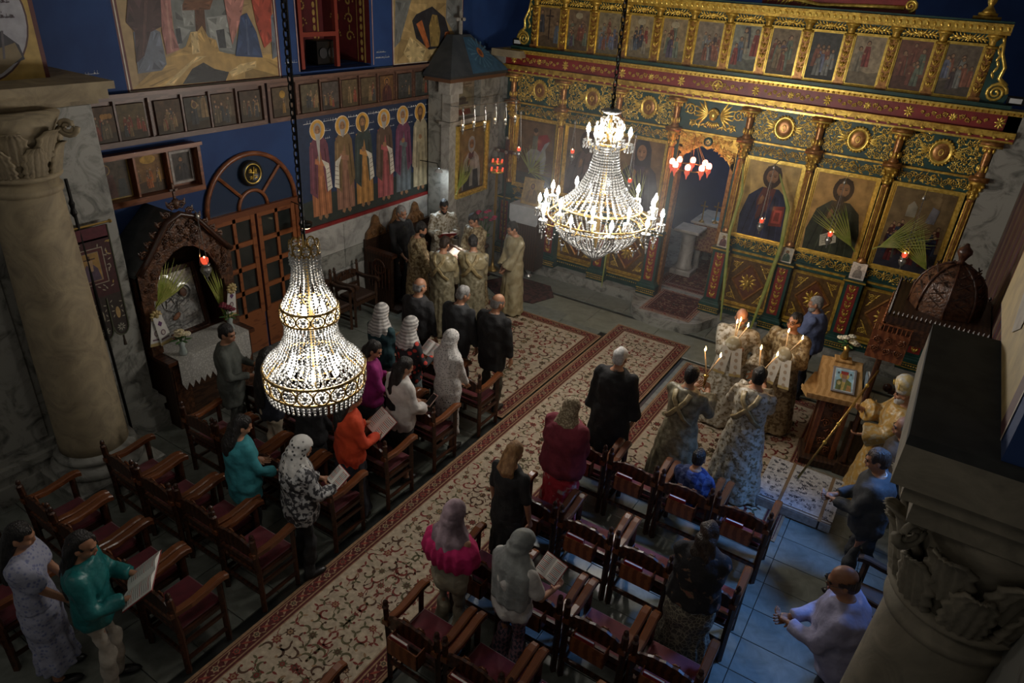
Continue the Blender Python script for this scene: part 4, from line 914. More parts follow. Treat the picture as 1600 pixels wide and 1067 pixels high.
def bouquet(name, label, loc, petal, r=.12, n=9, stem=.2, vase=None, seed=1):
    rd = random.Random(seed); t = thing(name, label, 'flowers', loc)
    mb = MB(); mb.lathe([(.045, 0), (.05, .03), (.03, .10), (.045, .17)], 12); mb.build('vase', vase or mat('glass_vase', (.35, .40, .38), rough=.1), t, True)
    st = MB(); 
    for k in range(n):
        a = rd.uniform(0, 6.28); q = r * math.sqrt(rd.random()); c = (q * math.cos(a), q * math.sin(a), .17 + stem * rd.uniform(.5, 1))
        st.tube([(0, 0, .12), (c[0] * .6, c[1] * .6, c[2] * .7), c], .004, 4)
        mb = MB()
        for i in range(7):
            b = i * 2 * PI / 7; mb.ell((c[0] + .028 * math.cos(b), c[1] + .028 * math.sin(b), c[2]), (.026, .026, .014), 6, 4)
        mb.ell((c[0], c[1], c[2] + .01), .02, 6, 4); mb.build('blossom', petal, t, True)
    for k in range(6):
        a = k * 1.05; st.ell((.08 * math.cos(a), .08 * math.sin(a), .2), (.05, .02, .008), 6, 4, R=rotm('Z', math.degrees(a)))
    st.build('stems', LEAFG, t); return t
bouquet('pink_bouquet', 'pink flowers in a glass vase on the altar', (-2.95, 13.85, 1.195), PINK, .16, 11, .25, seed=4)
bouquet('red_bouquet', 'low red flowers lying behind the pale blue book', (-3.3, 13.9, 1.195), mat('red_petals', (.35, .02, .05), (.5, .05, .08), scale=30, rough=.7), .16, 9, .06, seed=5)
bouquet('white_bouquet', 'small white flowers at the right edge of the altar', (-2.85, 13.5, 1.195), mat('white_petals', (.6, .6, .5), (.45, .45, .3), scale=30, rough=.7), .13, 12, .08, seed=6)
t = thing('marble_pedestal', 'pale marble column pedestal left of the altar behind the doorway', 'pedestal', (-3.85, 13.0, .17)); mb = MB(); mb.bevbox((0, 0, .06), (.42, .42, .12), .02); mb.build('plinth', MARBLEW, t); mb = MB(); mb.lathe([(.17, .12), (.19, .15), (.14, .2), (.13, .8), (.17, .86), (.22, .9)], 16); mb.build('shaft', MARBLEW, t, True); mb = MB(); mb.bevbox((0, 0, .93), (.5, .5, .06), .012); mb.build('slab', MARBLEW, t)
light('sanctuary_light', 'POINT', (-3.4, 13.6, 3.6), 22, (.75, .85, 1.0), .2)  # cool point light above the altar, without a lamp body

# ------------------------------------------------------------------ lamps hanging before the icons
RGLASS = mat('ruby_glass', (.55, .03, .02), rough=.12, emit=(1.0, .12, .05), estr=.45)
def oil_lamp(label, loc, drop=.6, glass=RGLASS, k=1.0, metal=SILVER, name='oil_lamp', group=None, bracket=None):
    t = thing(name, label, 'oil lamp', loc, group=group)
    mb = MB(); mb.lathe([(.004, -.16 * k), (.012, -.15 * k), (.006, -.12 * k), (.022 * k, -.10 * k), (.05 * k, -.05 * k), (.055 * k, -.02 * k), (.035 * k, .005 * k), (.048 * k, .02 * k), (.045 * k, .03 * k)], 12); mb.build('bowl', metal, t, True)
    mb = MB(); mb.lathe([(.022 * k, .02 * k), (.034 * k, .05 * k), (.036 * k, .08 * k), (.033 * k, .09 * k)], 12); mb.build('cup', glass, t, True)
    mb = MB(); mb.ell((0, 0, .095 * k), (.007, .007, .015), 6, 5); mb.build('flame', FLAME, t, True)
    for i in range(3):
        a = i * 2.09; mb = MB(); mb.tube([(.048 * k * math.cos(a), .048 * k * math.sin(a), .02), (.02 * math.cos(a), .02 * math.sin(a), drop * .6), (0, 0, drop)], .0035, 4); mb.build('chain', metal, t)
    mb = MB(); mb.lathe([(.002, drop - .02), (.03, drop), (.02, drop + .03), (.004, drop + .06)], 8); mb.build('canopy', metal, t, True)
    if bracket: mb = MB(); mb.tube([(0, 0, drop + .05), (bracket[0] * .5, bracket[1] * .5, drop + .08), (bracket[0], bracket[1], drop + .06)], .006, 5); mb.build('bracket', metal, t)
    return t
for lb, x, z, d, y in (('before the bearded man with the red book', -2.22, 2.0, .9, 11.25), ('before the long haired man with the scroll', -1.18, 2.02, .85, 11.25), ('before the bier icon', -.12, 1.95, .9, 11.25), ('before the rider icon', -6.85, 2.35, .7, 11.25), ('before the dark icon behind the chandelier', -5.72, 2.5, .55, 11.25), ('before the veiled woman icon', -4.55, 2.2, .8, 11.25)):
    oil_lamp('silver oil lamp with ruby cup hanging ' + lb, (x, y, z), d, bracket=(0, .36))
# cluster of ruby lamps in the doorway
t = thing('ruby_lamp_cluster', 'cluster of red glass lamps hanging in the open doorway', 'hanging lamps', (-3.55, 11.3, 2.55))
mb = MB(); mb.lathe([(.30, .10), (.31, .11), (.30, .12), (.29, .11), (.30, .10)], 20, caps=False); mb.build('ring', BRASS, t)
for i in range(8):
    a = i * PI / 4 + .2; c = (.30 * math.cos(a), .30 * math.sin(a), .12)
    mb = MB(); mb.ell((c[0], c[1], .17), (.05, .05, .06), 10, 7); o = mb.build('globe', mat('lit_ruby_globe', (.8, .2, .15), rough=.2, emit=(1.0, .33, .22), estr=3.2), t, True)
    mb = MB(); mb.lathe([(.004, -.12), (.02, -.06), (.045, -.02), (.04, .04), (.03, .06)], 8, (c[0], c[1], c[2] - .02)); mb.build('cup', mat('ruby_pendant', (.32, .035, .02), rough=.15, emit=(.9, .15, .08), estr=.35), t, True)
    mb = MB(); mb.tube([c, (0, 0, .62)], .0035, 4); mb.build('chain', BRASS, t)
light('ruby_lamp_glow', 'POINT', (-3.55, 11.3, 2.6), 2.5, (1.0, .45, .28), .2)

# ------------------------------------------------------------------ palms and small icons on the screen
def frond(label, base, tip, spread, n=18, bend=.1, name='palm_frond'):
    t = thing(name, label, 'palm frond', base); B = V(0, 0, 0); D = V(*tip) - V(*base); Ld = np.linalg.norm(D); u = D / Ld; n_ = V(0, -1, 0); s = np.cross(u, n_); s /= np.linalg.norm(s)
    mb = MB(); mb.tube([B, B + D * .5 + n_ * bend * .5, B + D + n_ * bend], [.012, .008, .003], 5); mb.build('stem', PALM, t)
    mb = MB()
    for k in range(n):
        f = k / (n - 1); a = (f - .5) * spread; d = u * math.cos(a) + s * math.sin(a); l = Ld * (.62 + .38 * math.cos(a)) * random.uniform(.85, 1.05)
        p0 = B + D * .12; p = [p0 + d * l * q + n_ * (.03 + bend * q + .02 * math.sin(k * 3)) - V(0, 0, 1) * .10 * q * q * abs(math.sin(a)) * l for q in (0, .35, .7, 1)]
        w = np.cross(d, n_); w /= np.linalg.norm(w)
        r = [.003, .008, .006, .001]
        vs = []
        for pp_, rr in zip(p, r): vs += [pp_ - w * rr, pp_ + w * rr, pp_ + n_ * .004]
        fs = [];
        for i in range(3):
            b_ = i * 3; fs += [(b_, b_ + 3, b_ + 5, b_ + 2), (b_ + 2, b_ + 5, b_ + 4, b_ + 1), (b_ + 1, b_ + 4, b_ + 3, b_)]
        mb.add(vs, fs)
    mb.build('leaflets', PALM, t)
frond('green palm frond fanned across the rider icon', (-6.7, 11.42, 1.95), (-6.3, 11.36, 2.42), 2.4)
frond('green palm frond fanned across the veiled woman icon', (-4.32, 11.42, 1.75), (-4.75, 11.34, 2.42), 1.5)
frond('green palm frond leaning over the scroll icon', (-.78, 11.42, 1.85), (-1.28, 11.34, 2.45), .7)
frond('green palm frond leaning left over the bier icon', (-.56, 11.42, 1.95), (.05, 11.34, 2.45), .75)
frond('green palm frond at the right side of the bier icon', (.28, 11.42, 1.75), (-.2, 11.34, 2.35), .7)
def palm_blade(label, pts, w=.025):
    t = thing('palm_branch', label, 'palm leaf', pts[0]); P = np.array(pts) - np.array(pts[0]); k = len(P)
    mb = MB(); mb.tube(P, [w * .5] + [w] * (k - 2) + [w * .3], 6, flat=.45, up=(0, 1, 0)); mb.build('blade', PALM, t)
    mb = MB(); mb.tube(P + V(0, -.008, 0), .004, 4); mb.build('rib', mat('palm_rib', (.34, .36, .12), rough=.5), t)
palm_blade('long green palm leaf standing left of the bearded man icon', [(-2.52, 11.30, .17), (-2.62, 11.38, .9), (-2.72, 11.42, 1.7), (-2.66, 11.42, 2.4), (-2.74, 11.42, 2.85)])
palm_blade('long green palm leaf leaning across the bearded man icon', [(-1.98, 11.20, .17), (-1.92, 11.34, .9), (-1.86, 11.42, 1.7), (-1.90, 11.42, 2.3), (-2.15, 11.42, 2.80)], .032)
palm_blade('dried palm stalk leaning by the pedestal under the chandelier', [(-4.82, 11.25, .17), (-4.86, 11.36, .8), (-4.92, 11.42, 1.36)], .018)
def small_icon(label, loc, w=.19, h=.25, robe=(.09, .03, .03), bg=(.42, .38, .30), border=(.5, .46, .38), tilt=-8, cross=False, rz=0, silver=False, fr_m=None):
    t = thing('small_icon', label, 'icon', loc); t.rotation_euler = (math.radians(tilt), 0, rz)
    mb = MB(); mb.bevbox((0, 0, h / 2), (w, .022, h), .004); mb.build('panel', fr_m or (SILVER if silver else WOODL), t)
    S = [(border, rectp(-w / 2 + .005, .005, w / 2 - .005, h - .005))]; s2 = []
    bust(s2, w * .8, h * .82, robe, shade(robe, 1.8), (.06, .03, .02), bg, halo=(.45, .30, .08)); S += [(c, [(a, b + h / 2) for a, b in p]) for c, p in s2]
    p = MB(frame((0, -.0115, 0), (1, 0, 0), (0, 0, 1), (0, -1, 0)))
    paint_into(p, [(c if not silver else tuple([.25 + .5 * sum(c)] * 3), q) for c, q in S], .003, (w / 2 - .004, h - .004, .004))
    p.build('painting', PAINTD if not silver else paint_mat('embossed_silver', .3, .3, 30, .8), t)
    if cross: mb = MB(); mb.box2((-.006, -.006, h), (.006, .006, h + .07)); mb.box2((-.026, -.006, h + .035), (.026, .006, h + .047)); mb.build('cross', BRASS, t)
    return t
PY = YI - .13
small_icon('small white framed icon with brass cross on the pedestal right of the doorway', (-2.81, PY, 1.395), cross=True)
small_icon('small pale icon of a green robed saint on the pedestal between the two gold icons', (-1.75, PY, 1.395), robe=(.03, .06, .035), cross=True)
small_icon('embossed silver icon on the pedestal left of the bier icon', (-.66, PY, 1.395), w=.22, h=.27, silver=True)
small_icon('small icon on the pedestal left of the doorway', (-4.02, PY, 1.395), bg=(.30, .22, .12))

# ------------------------------------------------------------------ left wall: cases of small icons
def wm(y, z, x=XW): return Matrix(((0, 0, 1, x), (1, 0, 0, y), (0, 1, 0, z), (0, 0, 0, 1)))      # local xy on the left wall, z into the nave
ordn = ['first', 'second', 'third', 'fourth', 'fifth', 'sixth', 'seventh', 'eighth']
def icon_case(label, y0, y1, z0, z1, depth, m, divs, t=.05, lower=.06):
    c = thing('icon_case', label, 'icon case', (XW, y0, z0))
    W, H = y1 - y0, z1 - z0
    for nm, a, b in (('back_board', (0, 0, 0), (.015, W, H)), ('bottom_rail', (.015, 0, 0), (depth, W, lower)), ('top_rail', (.015, 0, H - t), (depth, W, H)), ('side_rail', (.015, 0, lower), (depth, t, H - t)), ('side_rail', (.015, W - t, lower), (depth, W, H - t))):
        mb = MB(); mb.box2(a, b); mb.build(nm, m, c)
    for d in divs: mb = MB(); mb.box2((.015, d - y0 - .012, lower), (depth * .75, d - y0 + .012, H - t)); mb.build('divider', m, c)
    mb = MB(); mb.box2((depth - .01, -.02, H - .02), (depth + .025, W + .02, H + .02)); mb.build('cornice', m, c)
    return c
CASEW = mat('brown_case_wood', (.10, .052, .036), (.16, .085, .06), scale=5, rough=.45, kind='wave', stretch=(1, 1, 4))
a1 = [4.20, 4.565, 5.02, 5.40, 5.78, 6.20]; a2 = [6.73, 7.23, 7.63, 8.03, 8.44, 8.86, 9.31, 9.75]
icon_case('long brown wooden case of six dark icons beside the column', 3.94, 6.43, 3.31, 3.86, .07, CASEW, [(p + q) / 2 for p, q in zip(a1[:-1], a1[1:])])
icon_case('long brown wooden case of eight icons above the six painted saints', 6.47, 10.02, 3.31, 3.86, .07, CASEW, [(p + q) / 2 for p, q in zip(a2[:-1], a2[1:])])
def wall_icon(label, y, z, w, h, S, name='old_icon', fm=None, ft=0, x=XW + .017, depth=.025, m=PAINTD):
    t = thing(name, label, 'icon', (x, y, z)); t.matrix_world = wm(y, z, x)
    mb = MB(); mb.bevbox((0, 0, depth / 2), (w, h, depth), .004); mb.build('panel', WOODD, t)
    p = MB(frame((0, 0, depth + .0004), (1, 0, 0), (0, 1, 0), (0, 0, 1)))
    paint_into(p, S, .004, (w / 2 - .004, h / 2 - .004))
    p.build('painting', m, t)
    if ft: frame_mb(w + ft, h + ft, ft, depth + .02, 2).build('frame', fm, t)
    return t
dp = [(.20, .05, .03), (.11, .085, .05), (.05, .05, .05), (.20, .13, .06)]
for i, y in enumerate(a1):
    S = []; crowd(S, .32, .39, [(.075, .042, .02), (.10, .07, .03), (.075, .045, .024), (.05, .045, .035), (.085, .055, .03), (.06, .04, .024)][i], (.045, .03, .016), dp, [7, 11, 12, 3, 7, 9][i], 60 + i, figure_h=[.5, .4, .42, .8, .6, .5][i])
    if i == 0: S += [((.30, .15, .04), ellp(q, .09, .03, .03, 10)) for q in (.03, .07, .11)]
    if i == 3: S += [((.28, .18, .07), ellp(-.03, .10, .045, .045, 14)), ((.10, .06, .04), ellp(-.03, .10, .03, .035, 10))]
    wall_icon(f'darkened old icon, {ordn[i]} from the column in the case of six', y, 3.565, .33, .39, S)
for i, y in enumerate(a2):
    S = []; bgc = [(.09, .06, .03), (.10, .08, .045), (.07, .055, .045), (.11, .075, .035), (.10, .07, .035), (.13, .065, .025), (.05, .05, .045), (.06, .06, .05)][i]
    if i == 5: bust(S, .30, .39, (.06, .02, .02), (.1, .03, .02), (.05, .025, .02), bgc, halo=(.36, .17, .04))
    else: crowd(S, .32, .39, bgc, shade(bgc, .6), dp + [(.22, .12, .03)], [2, 6, 9, 2, 3, 0, 3, 2][i], 80 + i, figure_h=[.5, .5, .36, .7, .6, .5, .4, .6][i])
    if i == 0: S.append(((.36, .2, .03), ellp(0, .1, .05, .05)))
    wall_icon(f'small old icon, {ordn[i]} from the left in the case of eight', y, 3.565, .34, .39, S)
# deep shelf with three larger icons
icon_case('deep reddish wooden wall shelf holding three icons left of the fanlight', 3.92, 5.28, 2.66, 3.24, .17, WOODR, [4.44, 4.86], .04, .07)
S = [((.30, .20, .05), rectp(-.22, -.23, .22, .23)), ((.075, .055, .035), rectp(-.20, -.21, .20, .21)), ((.24, .15, .05), ellp(-.06, .12, .06, .06)), ((.08, .05, .04), ellp(-.06, .12, .045, .05)), ((.09, .04, .03), [(-.14, -.2), (.04, -.2), (.02, .06), (-.12, .06)]), ((.05, .05, .045), [(.05, -.2), (.17, -.2), (.15, .0), (.07, .0)])]
wall_icon('dark gold edged icon, left one on the deep wall shelf', 4.19, 2.96, .44, .46, S, 'shelf_icon')
S = []; crowd(S, .36, .46, (.20, .10, .03), (.07, .04, .02), [(.30, .09, .02), (.12, .07, .03), (.36, .2, .04), (.07, .05, .03)], 12, 98, figure_h=.32); S.append(((.42, .24, .04), ellp(0, .16, .1, .05)))
wall_icon('icon crowded with orange and gold figures, middle one on the deep wall shelf', 4.65, 2.96, .37, .46, S, 'shelf_icon')
S = []; bust(S, .26, .34, (.04, .035, .035), (.06, .05, .045), (.05, .04, .035), (.075, .06, .05)); 
wall_icon('dark portrait icon in a pale grey frame, right one on the deep wall shelf', 5.07, 2.965, .24, .34, S, 'shelf_icon', mat('pale_grey_frame', (.34, .30, .27), (.24, .21, .19), scale=20, rough=.5), .06)

# ------------------------------------------------------------------ double door with fanlight
door = thing('door_1', 'reddish wooden double door with glass panes and an arched fanlight', None, (XW, 6.065, 0)); door['kind'] = 'structure'
GLASSD = mat('dark_door_glass', (.016, .02, .02), (.03, .034, .032), scale=3, rough=.12)
def dpart(nm, a, b, m, par=door): mb = MB(); mb.box2(a, b); return mb.build(nm, m, par)
for s in (-1, 1):
    y0, y1 = (s * .02, s * .70) if s > 0 else (s * .70, s * .02)
    lf = dpart('leaf', (.0, y0, .02), (.03, y1, .62), WOODR); 
    for a, b in ((y0, y0 + .07), (y1 - .07, y1)): dpart('stile', (.0, a, .62), (.05, b, 2.14), WOODR, lf)
    dpart('stile', (.0, (y0 + y1) / 2 - .025, .62), (.045, (y0 + y1) / 2 + .025, 2.14), WOODR, lf)
    for z in (.62, .98, 1.34, 1.70, 2.07): dpart('rail', (.0, y0 + .07, z), (.045, y1 - .07, z + .07), WOODR, lf)
    for k in range(4):
        for a, b in ((y0 + .07, (y0 + y1) / 2 - .025), ((y0 + y1) / 2 + .025, y1 - .07)): dpart('pane', (.005, a, .69 + k * .36), (.015, b, .98 + k * .36), GLASSD, lf)
    dpart('jamb', (.0, s * .70 if s > 0 else s * .79, 0), (.07, s * .79 if s > 0 else s * .70, 2.14), WOODR)
dpart('transom', (.0, -.79, 2.14), (.08, .79, 2.22), WOODR)
win = thing('window_1', 'arched fanlight over the double door', None, (XW, 6.065, 2.22)); win['kind'] = 'structure'
mb = MB(); mb.tube([(.03, .74 * math.cos(PI * i / 24), .74 * math.sin(PI * i / 24)) for i in range(25)], .035, 6); mb.build('arch_frame', WOODR, win, True)
mb = MB(); mb.tube([(.03, .24 * math.cos(PI * i / 16), .24 * math.sin(PI * i / 16)) for i in range(17)], .026, 6); mb.build('inner_arch', WOODR, win, True)
for a in (45, 135): mb = MB(); c, s = math.cos(math.radians(a)), math.sin(math.radians(a)); mb.tube([(.03, .25 * c, .25 * s), (.03, .73 * c, .73 * s)], .024, 6); mb.build('spoke', WOODR, win)
mb = MB(); pts = [(.72 * math.cos(PI * i / 24), .72 * math.sin(PI * i / 24)) for i in range(25)]; mb.M = frame((.003, 0, 0), (0, 1, 0), (0, 0, 1), (1, 0, 0)); mb.prism(pts, 0, .008); mb.build('pane', mat('fanlight_glass', (.028, .045, .085), rough=.2), win)
t = thing('round_plaque', 'round dark plaque with gold emblem mounted on the fanlight', 'plaque', (XW + .075, 6.07, 2.70)); t.matrix_world = wm(6.07, 2.70, XW + .07)
mb = MB(); mb.lathe([(.17, -.05), (.175, .0), (.16, .03), (.14, .035), (.13, .02), (0.0, .02)], 28, caps=False); mb.build('disc', mat('black_lacquer', (.015, .014, .012), rough=.3), t, True)
mb = MB(); mb.lathe([(.14, .024), (.135, .03), (.125, .024)], 28, caps=False); mb.tube([(-.02, -.08, .03), (0, 0, .035), (.015, .09, .03)], .010, 5); mb.tube([(-.07, .03, .03), (.06, .0, .03)], .010, 5)
for a in (.6, 2.2, 3.9, 5.4): scroll(mb, .06 * math.cos(a), .065 * math.sin(a), .022, a, 1.4, .006, 10, 3, z=.028)
mb.build('emblem', GOLDB, t, True)

# ------------------------------------------------------------------ carved icon shrine
sh = thing('icon_shrine', 'carved walnut icon shrine with peaked canopy between column and door', 'shrine', (-7.40, 4.53, 0))
CARVE = mat('carved_walnut', (.045, .018, .009), (.12, .05, .022), scale=16, rough=.36, kind='noise', bump=.5, bscale=40)
def sp(nm, a, b, m=WOODD, par=sh): mb = MB(); mb.box2(a, b); return mb.build(nm, m, par)
sp('cabinet', (-.55, -.58, .0), (.30, .58, .93)); sp('table_top', (-.55, -.62, .93), (.35, .62, .98), WOOD)
for y in (-.46, .46): sp('cabinet_panel', (.30, y - .1, .12), (.312, y + .1, .85), CARVE)
for y in (-.55, .55): sp('post', (-.10, y - .07, .98), (.06, y + .07, 2.08), CARVE); sp('side_panel', (-.55, y - .02, .98), (-.10, y + .02, 2.08), WOODD)
sp('back_panel', (-.58, -.6, .98), (-.54, .6, 2.1), WOODD)
# pediment with arch
mb = MB(frame((.02, 0, 0), (0, 1, 0), (0, 0, 1), (1, 0, 0)))
aro = [(-.62, 2.04), (-.50, 2.16), (-.34, 2.36), (-.18, 2.56), (0, 2.63), (.18, 2.56), (.34, 2.36), (.50, 2.16), (.62, 2.04)]
ari = [(-.62, 1.72), (-.44, 1.66), (-.41, 1.86), (-.30, 2.06), (-.14, 2.19), (.0, 2.23), (.14, 2.19), (.30, 2.06), (.41, 1.86), (.44, 1.66), (.62, 1.72)]
for p, q in zip(range(8), range(1, 9)):
    i0, i1 = p + 1, q + 1; mb.prism([aro[p], ari[i0], ari[i1], aro[q]], 0, .05)
mb.prism([(-.62, 2.04), (-.62, 1.72), ari[1]], 0, .05); mb.prism([(.62, 2.04), ari[9], (.62, 1.72)], 0, .05)
ped = mb.build('pediment', CARVE, sh)
mb = MB(frame((.075, 0, 0), (0, 1, 0), (0, 0, 1), (1, 0, 0))); rd = random.Random(5)
for k in range(54):
    u = rd.uniform(-.56, .56); lo = np.interp(abs(u), [0, .14, .3, .41, .45, .6], [2.25, 2.22, 2.1, 1.9, 1.72, 1.75]); hi = np.interp(abs(u), [0, .18, .34, .5, .62], [2.6, 2.52, 2.33, 2.14, 2.03])
    scroll(mb, u, rd.uniform(lo + .02, hi - .02), rd.uniform(.025, .045), rd.uniform(0, 6), rd.choice((-1.5, 1.5)), .009, 10, 3)
mb.build('pediment_carving', CARVE, ped, True)
mb = MB(); mb.tube([(.10, y, z) for y, z in aro], .035, 6); mb.build('pediment_moulding', WOOD, ped, True)
mb = MB(frame((.06, 0, 0), (0, 1, 0), (0, 0, 1), (1, 0, 0)))
for s in (-1, 1):
    for k in range(6): scroll(mb, s * (.06 + .085 * k), 2.70 - .095 * k + .02, .05, 0 if s > 0 else PI, s * 1.7, .014, 14, 4); leafr(mb, s * (.1 + .085 * k), 2.74 - .10 * k, .06, .025, PI / 2 - s * .4, 0, .03)
mb.ell((0, 2.74, 0), (.05, .07, .04), 8, 6); mb.build('crest', CARVE, sh, True)
mb = MB(); mb.box2((.045, -.012, 2.8), (.07, .012, 2.98)); mb.box2((.045, -.05, 2.89), (.07, .05, 2.915)); mb.build('top_cross', CARVE, sh)
mb = MB(); mb.add([(-.58, -.66, 2.06), (.08, -.66, 2.04), (.08, 0, 2.62), (-.58, 0, 2.62), (.08, .66, 2.04), (-.58, .66, 2.06)], [(0, 1, 2, 3), (3, 2, 4, 5)]); 
mb.add([(-.58, -.66, 2.03), (.08, -.66, 2.01), (.08, 0, 2.59), (-.58, 0, 2.59), (.08, .66, 2.01), (-.58, .66, 2.03)], [(3, 2, 1, 0), (5, 4, 2, 3)]); mb.build('roof', mat('grey_roof_board', (.05, .055, .055), (.075, .08, .08), scale=8, rough=.7), sh)
# silver clad icon in the shrine
t = thing('silver_icon', 'silver clad icon of a veiled mother and child standing in the carved shrine', 'icon', (-7.62, 4.50, .985)); t.matrix_world = Matrix.Translation((-7.62, 4.50, .985)) @ Matrix(((0, -.17, .985, 0), (1, 0, 0, 0), (0, .985, .17, 0), (0, 0, 0, 1)))
mb = MB(); mb.bevbox((0, .42, 0), (.72, .84, .04), .01); mb.build('panel', WOODD, t); frame_mb(.76, .88, .06, .05, 2).build('frame', WOOD, t).location = (0, .42, 0)
mb = MB(frame((0, .42, .022), (1, 0, 0), (0, 1, 0), (0, 0, 1))); mb.box2((-.31, -.37, 0), (.31, .37, .006)); mb.prism([(-.29, -.37), (.14, -.37), (.10, -.05), (.02, .08), (-.10, .16), (-.24, .08), (-.29, -.1)], .006, .022); mb.prism([(-.02, -.37), (.26, -.37), (.25, -.12), (.16, .0), (.04, -.02), (-.03, -.16)], .006, .034)
mb.lathe([(.165, .006), (.165, .02), (.13, .028), (.115, .014)], 20, (-.10, .22, 0), caps=False); mb.lathe([(.125, .006), (.125, .03), (.10, .034), (.088, .014)], 18, (.12, .10, 0), caps=False)
for k in range(26): mb.tube([(random.uniform(-.27, .2), -.35 + k * .015, .02), (random.uniform(-.2, .25), -.3 + k * .02, .036)], .008, 4)
mb.build('silver_cover', SILVER, t)
mb = MB(frame((0, .42, .048), (1, 0, 0), (0, 1, 0), (0, 0, 1))); mb.ell((-.09, .20, 0), (.07, .085, .012), 14, 6, (.22, .085, .04)); mb.ell((.12, .10, .006), (.05, .06, .012), 14, 6, (.12, .055, .03)); mb.ell((-.05, -.17, .008), (.07, .035, .01), 10, 5, (.20, .08, .035), R=rotm('Z', 30)); mb.build('painted_faces', PAINTD, t, True)
# altar cloth, lamp, ribbons, flowers
t = thing('altar_cloth', 'white lace cloth with pointed hem draped over the shrine table', 'cloth', (-7.40, 4.53, .98))
mb = MB(); mb.box2((-.10, -.5, .002), (.36, .52, .010)); mb.build('top_sheet', WHITECLOTH, t)
n = 12; pts = [(-.5, 0), (-.5, -.34)]
for k in range(n): pts += [(-.5 + 1.02 * (k + .5) / n, -.43), (-.5 + 1.02 * (k + 1) / n, -.34)]
mb = MB(frame((.364, 0, .006), (0, 1, 0), (0, 0, 1), (1, 0, 0))); 
for k in range(n):
    a, b = -.5 + 1.02 * k / n, -.5 + 1.02 * (k + 1) / n; w0, w1 = .008 * math.sin(k), .008 * math.sin(k + 1)
    mb.add([(a, 0, w0), (b, 0, w1), (b, -.34, w1), ((a + b) / 2, -.43, (w0 + w1) / 2), (a, -.34, w0)], [(0, 4, 3, 2, 1)]); mb.add([(a, 0, w0 - .004), (b, 0, w1 - .004), (b, -.34, w1 - .004), ((a + b) / 2, -.43, (w0 + w1) / 2 - .004), (a, -.34, w0 - .004)], [(0, 1, 2, 3, 4)])
mb.build('lace_hem', WHITECLOTH, t)
oil_lamp('silver oil lamp with red flame glass hanging in the carved shrine', (-7.25, 4.72, 1.93), .62, k=1.25, bracket=(-.1, 0))
GOLDC = mat('gold_ribbon', (.52, .40, .18), (.38, .28, .1), scale=30, rough=.5)
for (y, lb) in ((4.0, 'left'), (5.05, 'right')):
    t = thing('ribbon_bow', f'white embroidered ribbon with gold bow on the {lb} post of the shrine', 'ribbon', (-7.30, y, 1.52))
    mb = MB()
    for k in range(10): a = k * .628; mb.ell((.03, .05 * math.cos(a), .05 * math.sin(a)), (.02, .03, .018), 6, 4, R=rotm('X', math.degrees(a)))
    mb.ell((.045, 0, 0), .025, 8, 5); mb.build('bow', GOLDC, t, True)
    for s in (-1, 1):
        if lb == 'right' and s > 0: continue
        a = s * .16; S = [((.62, .60, .56), [(-.055, 0), (.055, 0), (.075, -.34), (-.075, -.34)]), ((.45, .34, .14), [(-.075, -.34), (.075, -.34), (.078, -.38), (-.078, -.38)]), ((.12, .05, .13), [(0, -.06), (.03, -.10), (0, -.14), (-.03, -.10)]), ((.16, .10, .12), ellp(0, -.22, .03, .04, 10)), ((.5, .45, .4), ellp(0, -.22, .018, .028, 8)), ((.16, .10, .12), rectp(-.05, -.31, .05, -.29))]
        mb = MB(frame((.04 + .012 * s, 0, 0), (0, math.cos(a), math.sin(a)), (0, -math.sin(a), math.cos(a)), (1, 0, 0)))
        mb.prism([(-.055, 0), (-.078, -.38), (.078, -.38), (.055, 0)][::-1], -.006, 0, (.6, .58, .54))
        for c, p in S: mb.poly(p, c)
        mb.build('tail', paint_mat('embroidered_linen', .8, .1), t)
bouquet('shrine_flowers', 'cream and orange flowers in a glass at the left of the shrine table', (-7.12, 4.16, .99), mat('cream_petals', (.60, .50, .28), (.7, .62, .45), scale=25, rough=.7), .08, 7, .16, seed=8)
bouquet('shrine_flowers', 'dark red flowers in a glass at the right of the shrine table', (-7.22, 4.92, .99), mat('dark_red_petals', (.14, .02, .03), (.22, .03, .05), scale=25, rough=.7), .09, 7, .22, seed=9)
def frond_x(label, base, tip, spread, n=16):
    t = thing('palm_frond', label, 'palm frond', base); D = V(*tip) - V(*base); Ld = np.linalg.norm(D); u = D / Ld; n_ = V(1, 0, 0); s = np.cross(u, n_)
    mb = MB(); mb.tube([(0, 0, 0), D * .5 + n_ * .04, D + n_ * .02], [.010, .007, .003], 5); mb.build('stem', PALM, t); mb = MB()
    for k in range(n):
        a = (k / (n - 1) - .5) * spread; d = u * math.cos(a) + s * math.sin(a); l = Ld * random.uniform(.7, 1.0)
        mb.tube([D * .1, D * .1 + d * l * .5 + n_ * .05, D * .1 + d * l + n_ * random.uniform(0, .06)], [.004, .010, .001], 4, flat=.3, up=n_)
    mb.build('leaflets', PALM, t)
frond_x('palm frond arching left over the silver icon', (-7.42, 4.06, 1.50), (-7.42, 4.45, 2.0), .9)
frond_x('palm frond standing right of the silver icon', (-7.42, 5.0, 1.05), (-7.42, 4.86, 1.85), .35, 9)

